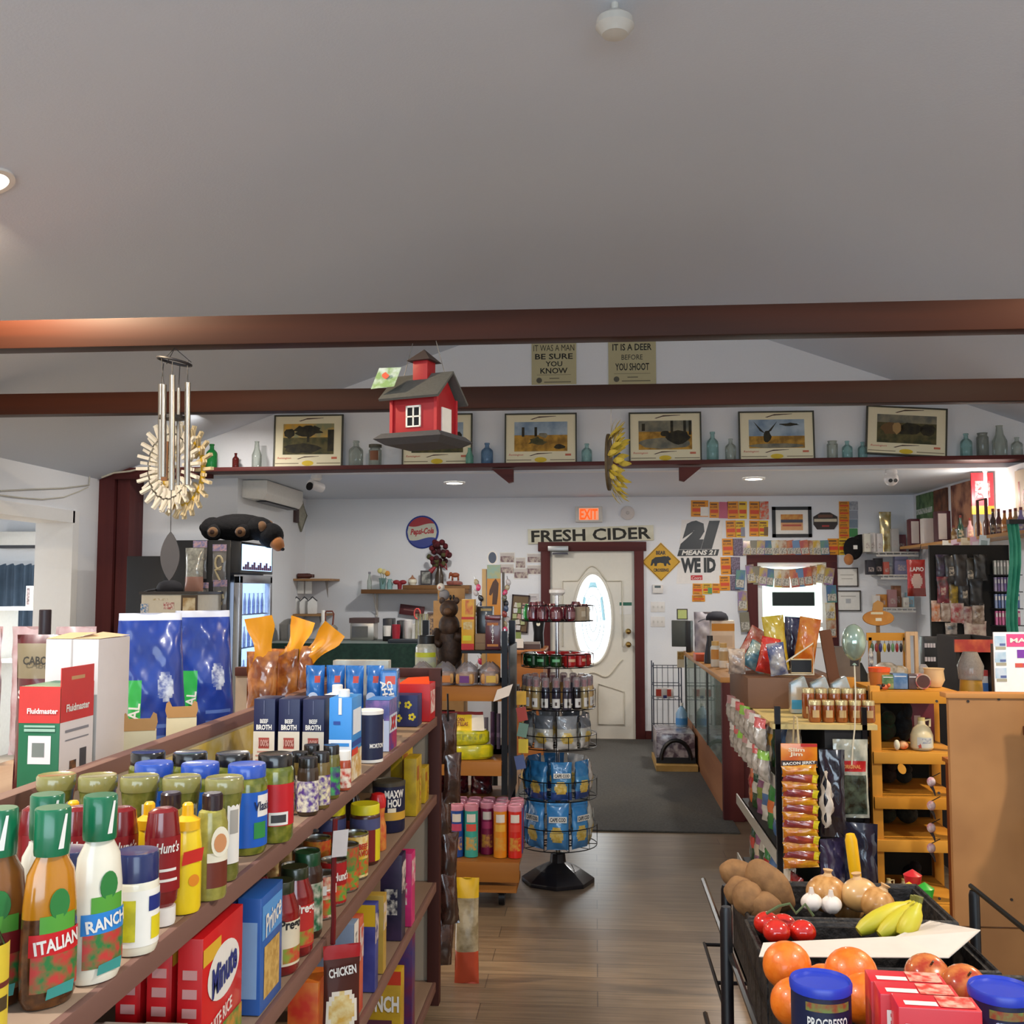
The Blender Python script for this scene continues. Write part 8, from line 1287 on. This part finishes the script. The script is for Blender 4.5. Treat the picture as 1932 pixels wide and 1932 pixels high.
# wire shelves on the back wall
WHW = C('#c8c4bc', .4)
for k, (py, x0, x1) in enumerate(((1041, 2.86, 3.28), (1084, 2.9, 3.22), (1146, 2.92, 3.24))):
    z = at(1680, py, 10.85)[2]; t = T('wire_shelf', '%s white wire shelf on the back wall beside the corner' % ['upper', 'middle', 'lower'][k], 'shelf', (0, 0, 0)); MB().bx(x0, x1, 10.82, BY - .003, z - .012, z, WHW).build('deck', t); MB().bx(x0, x1, 10.81, 10.819, z - .05, z - .03, WHW).build('front_wire', t); [MB().tube([(x0 + .03 + (x1 - x0 - .06) * q / 5, 10.815, z - .04), (x0 + .03 + (x1 - x0 - .06) * q / 5, 10.83, z - .006)], .004, WHW, 4).build('upright_wire', t) for q in range(6)]
    IT = [[(1637, '#e0dccc', .07, .19), (1650, '#e4ded8', .06, .2), (1661, '#dcd4d0', .06, .19), (1676, '#c8b88a', .12, .42), (1690, '#b8b4b0', .08, .24), (1704, '#7a4a50', .1, .18), (1727, '#4a1c28', .1, .34)], [(1643, '#24222c', .1, .15), (1660, '#201e24', .09, .17), (1672, '#b8584a', .06, .13), (1680, '#d8d4d0', .05, .08), (1700, '#7a7a98', .14, .2)], [(1652, '#d8d0c8', .07, .12), (1665, '#c8883c', .1, .13), (1682, '#a87a7a', .09, .18), (1693, '#8a5a3c', .09, .22), (1707, '#d8d4c8', .06, .1), (1718, '#8ab0c0', .08, .15)]][k]
    for j, (px, c, w, h) in enumerate(IT):
        x = pxx(px, 10.95); nm = ['white', 'cream', 'pale', 'foil', 'grey', 'dusty rose', 'maroon', 'black', 'dark', 'red', 'small white', 'violet', 'light', 'orange', 'pink', 'brown', 'little white', 'pale blue'][j + [0, 7, 12][k]]
        t = T('shelf_box', '%s package on the %s wire shelf, %s from the left' % (nm, ['upper', 'middle', 'lower'][k], ORD[j]), 'package', (x, 10.95 + .05 * (j % 2), z + .001), group='packages on the wire shelves')
        if nm == 'foil': pouch(t, w, h, .06, C('#c8b070', .2, metal=.5, two='#e0d8b0', sc=20), 420, n=(10, 14), wr=.008, flat_base=True)
        else: carton(t, w * .92, .08, h, C(c, .5), [(.2, .8, .2, .5, C('#b8a8a0', .5, two=c, sc=70))], bev=.004)
p = at(1738, 1125, 9.9); t = T('red_snack_bag', 'large red and brown bag with white lettering hanging below the long shelf', 'bag', (p[0] - .04, 9.9, p[2])); pouch(t, .17, .34, .05, lambda u, v: C('#d8b8a8', .3, coat=.5) if ((u - .5) / .3) ** 2 + ((v - .42) / .2) ** 2 < 1 else C('#8a2a1c', .3, coat=.6) if v < .2 else C('#b02a24', .3, coat=.6), 430, n=(16, 18)); MB().tube([(.03, 0, .335), (.05, 0, LZ - .015 - p[2])], .003, DKMETAL, 5).build('cord', t); text('LAPIO', .12, .04, WHITE, t, (0, -.03, .25), bold=.03)
# peg display under the long shelf
DY_ = 8.15; dxa, dxb = pxx(1757, DY_), pxx(1908, DY_)
t = T('peg_display', 'dark peg display crowded with gloves and packets under the long shelf', 'display', (0, 0, 0)); MB().bx(dxa, dxb, DY_ + .02, DY_ + .05, .5, 1.93, C('#1a1714', .8)).build('back_panel', t); MB().bx(dxa, dxb, DY_ + .05, DY_ + .5, 0, .5, C('#241c18', .8)).build('base', t)
DK = [(1778, 1046, .1, .2, '#3a2a4a', 'violet glove'), (1795, 1048, .1, .22, '#1c1618', 'black glove'), (1812, 1046, .1, .24, '#2c2018', 'dark brown glove'), (1830, 1052, .11, .24, '#3a3424', 'dark camouflage glove'), (1850, 1046, .1, .2, '#16181c', 'black cap'), (1779, 1088, .09, .2, '#8a2434', 'red packet'), (1800, 1090, .1, .2, '#c8a01c', 'yellow packet'), (1820, 1094, .1, .2, '#1c1614', 'dark packet'), (1842, 1092, .1, .2, '#141416', 'black packet'), (1766, 1133, .07, .16, '#c8703c', 'orange packet'), (1785, 1133, .08, .16, '#8a6a58', 'tan packet'), (1806, 1138, .1, .15, '#b83a3c', 'red and clear packet'), (1826, 1140, .09, .15, '#7a2c2c', 'dark red packet'), (1846, 1140, .09, .15, '#6a4a2c', 'brown packet'), (1795, 1175, .09, .14, '#2a2420', 'dark foil packet'), (1840, 1172, .17, .17, '#a8847a', 'large pale bag')]
for k, (px, py, w, h, c, nm) in enumerate(DK):
    P = at(px, py, DY_ - .02 - .012 * (k % 3)); t = T('hanging_packet', '%s hanging on the dark peg display, %s row' % (nm, ['top', 'second', 'third', 'lowest'][0 if py < 1060 else 1 if py < 1110 else 2 if py < 1160 else 3]), 'packet', (P[0], DY_ - .012 - .012 * (k % 3), P[2] - h)); pouch(t, w, h, .022, lambda u, v: C('#c8b8a0', .3, coat=.5, two=c, sc=40) if (.25 < u < .75 and .3 < v < .6 and k % 2) else C(c, .4, coat=.3, two='#1c1a1a' if k < 9 else '#d8c8b8', sc=14), 440 + k, n=(10, 10), wr=.006); MB().tube([(0, 0, h - .005), (0, .03, h + .004)], .003, DKMETAL, 4).build('hook', t)
for k, (c, c2, nm) in enumerate((('#8a8a84', '#b8bcb4', 'grey'), ('#6a4a8a', '#a89ab8', 'violet'), ('#3a5a98', '#8a9ac0', 'blue'), ('#b83a78', '#d86aa0', 'pink'))):
    z = at(1888, 1084 + 31.5 * k, DY_)[2]; xa_ = pxx(1870, DY_); S(MB().bx(xa_ - .01, xa_ + .19, DY_ - .11, DY_ + .019, z - .008, z - .001, C('#2a2a2c', .5)), 'packet_shelf', 'small dark shelf for the %s booklets' % nm, 'shelf')
    for j in range(8): t = T('booklet', '%s booklet on the peg display, %s from the left' % (nm, ORD[j]), 'booklet', (xa_ + .012 + .023 * j, DY_ - .05, z), rz=-14, group='%s booklets' % nm); MB().bx(-.008, .008, -.04, .04, 0, .105, C(c if j % 2 else c2, .4)).build('cover', t); MB().bx(-.006, .006, -.0405, -.04, .06, .09, C('#d8d4d0', .5)).build('spine_label', t)
# cabinet with ornaments between the pine shelf and the back wall
t = T('ornament_cabinet', 'low pale cabinet of ornaments behind the pine shelf', 'cabinet', (0, 0, 0)); MB().bx(1.72, 2.55, 6.7, 7.3, 0, 1.0, C('#8a7a68', .6)).build('cabinet_body', t); MB().bx(1.70, 2.57, 6.68, 7.32, 1.0, 1.02, C('#b8946a', .5)).build('cabinet_top', t)
def onk(px, y=6.95): return (pxx(px, y), y, 1.021)
t = T('hook_rack', 'orange wooden hook rack hung with key rings behind the balloon', 'rack', onk(1668)); MB().bx(-.12, .14, -.01, .01, .24, .29, PIN).bx(-.11, -.09, -.01, .01, 0, .26, PINZ).bx(.11, .13, -.01, .01, 0, .26, PINZ).build('bar', t)
for k in range(9): MB().sph((0, 0, -.04), .011, .008, .03, C(['#3a5a34', '#8a2c2c', '#2a2a6a', '#c8b02c', '#3a2a24', '#5a8a5a', '#8a1c1c', '#1c1c24', '#a89a5a'][k], .4), 8, 6).tube([(0, 0, .005), (0, 0, -.02)], .003, STEEL, 4).build('key_ring', t, (-.09 + .026 * k, -.02, .235))
t = T('wooden_slice_sign', 'orange oval wooden sign with two small labels above the hook rack', 'sign', at(1657, 1166, 7.2)); MB().lathe([(.1, -.008), (.105, 0), (.1, .008)], C('#b8741c', .5, two='#c8882c', sc=12), 24, ex=1, ey=.5, T=Matrix.Rotation(pi / 2, 4, 'X')).build('slice', t); MB().bx(-.05, .03, -.0095, -.008, .025, .04, C('#d8d0b0')).bx(-.02, .02, -.0095, -.008, -.02, 0, C('#e0dcc8')).build('label', t); MB().bx(-.012, .012, .009, .02, -.36 + .02, .05, C('#7a5a34')).build('stake', t); MB().prism([(-.04, .05), (.03, .05), (.035, .1), (.0, .12), (-.03, .1)], -.006, .006, C('#b8843c', .5)).build('animal_top', t)
t = T('easel', 'pale standing wooden easel behind the tins', 'frame', onk(1716, 6.9)); [MB().bx(a, c, -.015, .015, e, f, C('#d8b48a', .5)).build('frame_bar', t) for a, c, e, f in ((-.035, -.01, 0, .30), (.02, .04, 0, .30), (-.0095, .0195, .275, .30))]
t = T('black_box_display', 'black display box with white bottle labels behind the wooden frame', 'display box', onk(1752, 7.1)); MB().bx(-.05, .12, -.04, .06, .04, .26, BLACK).build('box', t, bev=.006); MB().lathe([(.03, 0), (.02, .03), (.02, .04)], BLACK, 12, c=(.03, 0, 0)).build('foot', t)
for z in (.1, .19):
    for k in range(4): MB().lathe([(.008, 0), (.008, .028)], C('#d8d4dc', .4), 8, c=(-.045 + .018 * k, -.05, z)).build('small_bottle', t)
for k, (px, w, h, c, lb) in enumerate(((1692, .11, .09, '#c8b490', 'tan gift bag on the ornament cabinet'), (1668, .14, .11, '#a8a090', 'grey frosted ornament box on the cabinet'), (1640, .03, .2, '#3a3454', 'dark blue lanyard bundle on the cabinet'), (1738, .06, .1, '#b8b4c0', 'silver glass ornament on the cabinet'), (1776, .07, .12, '#a89a8a', 'clear ornament with amber base on the cabinet'))):
    t = T('ornament', lb, 'ornament', onk(px, 6.78)); MB().lathe([(w * .4, 0), (w * .5, h * .1), (w * .5, h * .8), (w * .25, h)], C(c, .3, coat=.5, two='#d8d4cc', sc=30), 12).build('body', t)
x0 = pxx(1800, 6.0); t = T('dark_bookcase', 'dark bookcase with a red banner behind the plywood panel', 'bookcase', (0, 0, 0)); x1 = pxx(1872, 6.0); DB = C('#201812', .6); MB().bx(x0, x1, 6.3, 6.32, 0, 1.33, DB).build('back', t); [MB().bx(a, a + .02, 6.0, 6.3, 0, 1.33, DB).build('side', t) for a in (x0, x1 - .02)]; [MB().bx(x0 + .02, x1 - .02, 6.0, 6.3, z, z + .02, DB).build('shelf_board', t) for z in (.6, 1.0, 1.27)]; MB().bx(x0 - .01, x1 + .01, 5.985, 6.0, 1.245, 1.315, C('#b8382c', .5, two='#d8683a', sc=12)).build('red_banner', t)
t = T('striped_box', 'box with red white and blue bands in the dark bookcase', 'box', (pxx(1830, 6.1), 6.1, 1.022)); carton(t, .13, .1, .12, C('#d8d4d0', .5), [(0, 1, .72, 1, C('#b83a34')), (0, 1, 0, .4, C('#3a6aa8')), (.3, .7, .45, .55, C('#8a7a90'))])
t = T('dark_tin', 'dark tin left of the striped box in the bookcase', 'tin', (pxx(1806, 6.1) + .03, 6.2, 1.022)); carton(t, .09, .08, .13, C('#2c2420', .5, two='#4a3a34', sc=20))
MB_c = MB().grid(lambda u, v: (.07 * (u - .5) + .02 * sin(9 * v), .015 * sin(18 * u), 1.3 * v), 16, 10, C('#2f8a74', .7, two='#4aa088', sc=8)); S(MB_c, 'green_scarf', 'teal green scarf hanging right of the peg display', 'scarf', (pxx(1912, 7.0), 7.0, .72), smooth=80)
S(MB().bx(2.7, dxb + .2, 6.98, 7.03, 2.02, 2.05, DKMETAL).bx(dxb - .02, dxb + .03, 7.03, 7.35, 2.0, 2.06, DKMETAL), 'scarf_rail', 'dark rail holding the teal scarf', 'rail')
# ================= produce rack, front right =================
WK = C('#141110', .6, two='#2a2420', sc=60, bump=.5); RZ = .93
t = T('produce_rack', 'black wire produce rack with tiered basket rails', 'rack', (0, 0, 0))
for x, y in ((.243, 2.03), (.86, 2.03), (.30, 2.50), (.86, 2.50)):
    if 1: MB().lathe([(.012, 0), (.012, .99 if y < 2.2 else .9), (.009, 1.0 if y < 2.2 else .91)], BLACK, 12, c=(x, y, 0)).build('post', t)
for x in (.25, .86):
    for z in (.925, .62): MB().tube([(x, 1.05, z - .02), (x, 1.6, z - .015), (x, 2.52, z - .01)], .006, C('#3a3836', .25, metal=.8), 6).build('side_rail', t)
for z in (.77, .45):
    b = MB()
    for k in range(7): y = 1.1 + .235 * k; b.tube([(.25, y, z), (.86, y, z)], .004, DKMETAL, 5)
    for k in range(6): x = .25 + .122 * k; b.tube([(x, 1.05, z), (x, 2.52, z)], .004, DKMETAL, 5)
    b.build('wire_shelf', t)
MB().bx(.26, 1.05, 1.05, 1.56, .86, .884, C('#5a4634', .6)).build('front_board', t); MB().bx(.27, .29, 1.1, 1.12, .77, .86, BLACK).bx(.84, .86, 1.1, 1.12, .77, .86, BLACK).bx(.84, .86, 1.1, 1.12, 0, .78, BLACK).bx(.25, .27, 1.1, 1.12, 0, .78, BLACK).build('front_leg', t)
BASK = [(2.20, 2.46, .31, .72, 'far wicker basket of potatoes onions and garlic'), (1.925, 2.175, .30, .70, 'middle wicker basket of tomatoes and bananas'), (1.60, 1.905, .30, .80, 'near wicker basket of oranges and apples')]
for y0, y1, x0, x1, lb in BASK:
    t = T('wicker_basket', 'black ' + lb, 'basket', (0, 0, 0), group='black wicker baskets'); b = MB()
    for q in ((x0, x0 + .012, y0, y1), (x1 - .012, x1, y0, y1), (x0 + .012, x1 - .012, y0, y0 + .012), (x0 + .012, x1 - .012, y1 - .012, y1)): b.bx(q[0], q[1], q[2], q[3], .78, RZ - .005, WK)
    b.bx(x0, x1, y0, y1, .776, .788, WK).build('wicker_body', t); MB().tube([(x0, y0, RZ - .005), (x1, y0, RZ - .005), (x1, y1, RZ - .005), (x0, y1, RZ - .005)], .008, WK, 8, closed=True).build('rim', t)
def veg(name, label, px, py, y, rx, ry, rz, m, fn=None, rot=(0, 0, 0), group=None, zmin=None):
    p = at(px, py, y); t = T(name, label, name.replace('_', ' '), p, rot=rot, group=group); MB().sph((0, 0, 0), rx, ry, rz, m, 20, 14, fn=fn).build('body', t, smooth=180); return t
POT = C('#8a6238', .8, two='#74502c', sc=30, bump=.35); lump = lambda s: (lambda q: 1 + .06 * sin(4 * q.x + s) * cos(5 * q.z + s) + .05 * sin(3 * q.y + 2 * s))
for k, a in enumerate(((1396, 1652, 2.42, .046, .032, .032, 20), (1452, 1672, 2.34, .064, .036, .037, 50), (1393, 1680, 2.31, .03, .028, .034, 60), (1412, 1697, 2.25, .038, .03, .033, 75), (1440, 1710, 2.24, .036, .028, .028, 10))):
    veg('potato', ['long potato at the back corner of the far basket', 'largest potato, tilted over the basket rim', 'small potato at the left-hand edge of the far basket', 'potato standing at the front left of the far basket', 'low potato between the two front ones'][k], *a[:6], POT, lump(k), (0, radians(a[6]), 0), 'potatoes in the far basket')
ONI = C('#c89458', .35, coat=.4, two='#b07a40', sc=12, stretch=(6, 6, .6))
for k, a in enumerate(((1560, 1686, 2.36, .045), (1622, 1688, 2.33, .04), (1655, 1705, 2.30, .038), (1600, 1712, 2.40, .036))):
    t = veg('onion', ['big onion with a papery tip in the far basket', 'pale round onion right of the big one', 'reddish onion at the right of the far basket', 'onion hidden between the big one and the pale one'][k], a[0], a[1], a[2], a[3], a[3], a[3] * .88, ONI if k != 1 else C('#d8ae74', .3, coat=.5, two='#c8985c', sc=10), None, (0, radians([4, -8, 25, 0][k]), 0), 'onions in the far basket'); MB().lathe([(.012, a[3] * .8), (.007, a[3] * 1.0), (.011, a[3] * 1.15)], C('#c8a070', .7), 10).build('papery_tip', t)
for k, (px, py) in enumerate(((1531, 1702), (1568, 1707))): t = veg('garlic', ['garlic bulb at the left of the pair before the big onion', 'garlic bulb at the right of the pair before the big onion'][k], px, py, 2.24, .021, .021, .018, C('#dcd0c4', .5), lambda q: 1 + .06 * cos(6 * atan2(q.y, q.x)), group='garlic bulbs'); MB().lathe([(.008, .012), (.004, .03)], C('#d4c4b4'), 8).build('stem', t)
TOM = C('#d02818', .15, coat=.9, two='#c02014', sc=8)
for k, (px, py, y) in enumerate(((1447, 1742, 2.12), (1465, 1758, 2.06), (1514, 1758, 2.08), (1478, 1746, 2.13))): t = veg('tomato', ['highest tomato on the vine at the left', 'tomato in front of the highest one', 'tomato at the right of the vine', 'tomato behind the front one'][k], px, py, y, .026, .026, .022, TOM, group='vine tomatoes')
p = at(1490, 1735, 2.1); S(MB().tube([(-.045, 0, .01), (-.02, 0, .025), (.0, .0, .03), (.012, 0, .012), (.03, 0, .03), (.045, 0, .008)], .003, C('#4a5a34', .6), 6), 'tomato_vine', 'grey green vine stem joining the tomatoes', 'stem', p)
BAN = C('#cdb82c', .45, two='#a8ac2c', sc=7)
for k in range(3):
    A, M, B = [((1620, 1758), (1668, 1730), (1722, 1702)), ((1660, 1765), (1700, 1742), (1728, 1702)), ((1700, 1766), (1722, 1742), (1734, 1704))][k]; y = 2.10 - .02 * k; pts = []
    for q in range(9):
        u = q / 8; pts.append(at((1 - u) ** 2 * A[0] + 2 * u * (1 - u) * M[0] + u * u * B[0], (1 - u) ** 2 * A[1] + 2 * u * (1 - u) * (M[1] - 6) + u * u * B[1], y + .02 * u))
    o = pts[0]; t = T('banana', ['outer banana lying along the paper', 'middle banana of the bunch', 'inner green banana of the bunch'][k], 'banana', o, group='bunch of bananas'); MB().tube([(p[0] - o[0], p[1] - o[1], p[2] - o[2]) for p in pts], [.010, .016, .018, .019, .018, .017, .014, .008, .006], BAN, 8).build('body', t, smooth=50); MB().tube([tuple(pts[-1][i] - o[i] for i in range(3)), tuple(at(B[0] + 2, B[1] - 12, y + .02)[i] - o[i] for i in range(3))], [.006, .007], C('#6a6a2c', .6)).build('stem', t)
P4 = [at(*q) for q in ((1432, 1806, 1.93), (1790, 1808, 1.93), (1850, 1756, 2.0), (1755, 1738, 2.14), (1690, 1768, 2.02), (1440, 1780, 1.98))]
S(MB().add(P4 + [(p[0], p[1], p[2] + .0015) for p in P4], [(0, 1, 2, 3, 4, 5), (6, 7, 8, 9, 10, 11)] + [(i, (i + 1) % 6, (i + 1) % 6 + 6, i + 6) for i in range(6)], C('#cfc4b8', .6)), 'paper_sheet', 'pale sheet of paper lying over the front of the middle basket', 'paper', smooth=0)
OJ = C('#e8781c', .4, coat=.3, two='#e06a10', sc=80, bump=.12)
for k, a in enumerate(((1485, 1822, 1.80, .040), (1606, 1838, 1.78, .043), (1632, 1886, 1.70, .040), (1500, 1892, 1.69, .038), (1555, 1860, 1.84, .036))): t = veg('orange', ['foremost left orange showing its navel', 'large orange behind the breadcrumb canister', 'orange right of the breadcrumb canister', 'low orange left of the canister', 'orange between the two large ones'][k], a[0], a[1], a[2], a[3], a[3], a[3] * .97, OJ, group='oranges in the near basket'); MB().lathe([(.004, -.001), (.003, .001)], C('#5a5a2c'), 10, T=Matrix.Translation((.0, -a[3] * .98, -.005)) @ Matrix.Rotation(pi / 2, 4, 'X')).build('navel', t)
APP = C('#a83a24', .25, coat=.6, two='#c8783c', sc=9, stretch=(5, 5, 1))
for k, a in enumerate(((1750, 1842, 1.80, .037), (1820, 1862, 1.76, .036), (1790, 1880, 1.84, .035))): t = veg('apple', ['dark red apple behind the raisin boxes', 'yellow red apple beside the right-hand canister', 'apple low between the other two'][k], a[0], a[1], a[2], a[3], a[3], a[3] * .92, APP, lambda q: 1 - .1 * max(0, abs(q.z) - .8) * 5, (radians(35), 0, 0), 'apples in the near basket'); MB().tube([(0, 0, a[3] * .75), (.003, 0, a[3] * 1.05)], .0018, C('#4a3420')).build('stalk', t)
def crumbs(px, py, y, lines, label):
    p = at(px, py, y); t = T('breadcrumb_canister', label, 'canister', (p[0], y, .885), rz=-6, group='breadcrumb canisters'); h = p[2] - .885; r = .0395
    MB().lathe([(r, 0), (r, h - .01)], C('#141c3a', .4, coat=.2), 28).build('body', t); MB().lathe([(r * 1.03, h - .013), (r * 1.05, h - .004), (r * 1.0, h), (r * .95, h - .004), (.0005, h - .004)], C('#2438a8', .35), 28).build('lid', t)
    for s, w, hh, z, m in lines: text(s, w, hh, m, t, (0, 0, h + z), wrap=r + .0005, rz=8, bold=.02)
    MB().band(r + .0006, h - .03, h - .019, -35, 55, C('#8a3a24', .5, two='#6a7a3a', sc=90)).build('label_picture', t)
crumbs(1548, 1846, 1.47, [('PROGRESSO', .055, .014, -.044, C('#dcd8d0')), ('BREAD CRUMBS', .056, .009, -.062, C('#dcd8d0'))], 'navy breadcrumb canister with blue lid in front of the oranges'); crumbs(1888, 1860, 1.45, [('GET CREATIVE', .045, .006, -.036, C('#b8c0d8'))], 'navy canister with blue lid at the right-hand edge of the frame')
RA = C('#c8202c', .4, coat=.2)
for k in range(3):
    p = at([1708, 1728, 1765][k], [1843, 1866, 1890][k], [1.47, 1.42, 1.365][k]); t = T('raisin_box', ['red raisin box, hindmost of three', 'red raisin box, middle of three', 'red raisin box, foremost of three with white lettering'][k], 'box', (p[0], [1.47, 1.42, 1.365][k], .885), rz=-4, group='red raisin boxes'); h = p[2] - .885
    carton(t, .098, .045, h, RA, [(.05, .95, .1, .72, C('#b81c28'))], tops=[(.1, .5, .15, .45, C('#e0d0c8')), (.52, .95, .1, .9, C('#c8382c', .5, two='#d8a08a', sc=80))]); text('Raisins', .075, .022, WHITE, t, (-.004, -.024, h - .03), bold=.03)
for k in range(2): t = T('pink_box', ['pink box on the lower wire shelf of the produce rack', 'second pink box behind it on the lower wire shelf'][k], 'box', (.345, 1.93 + .11 * k, .458)); carton(t, .1, .09, .3, C('#d87a9a', .45), [(.1, .9, .75, .85, C('#e8c8d0')), (.1, .9, .55, .65, C('#e8c8d0')), (.15, .6, 0, .4, C('#a8a0a8'))])
t = T('lemon_bag', 'white and yellow bag on the lower wire shelf', 'bag', (.36, 1.62, .458), rz=-20); pouch(t, .14, .30, .09, lambda u, v: C('#c8a81c', .35, coat=.4) if u > .6 else C('#d8d4c4', .35, coat=.4), 460, n=(12, 14), flat_base=True)
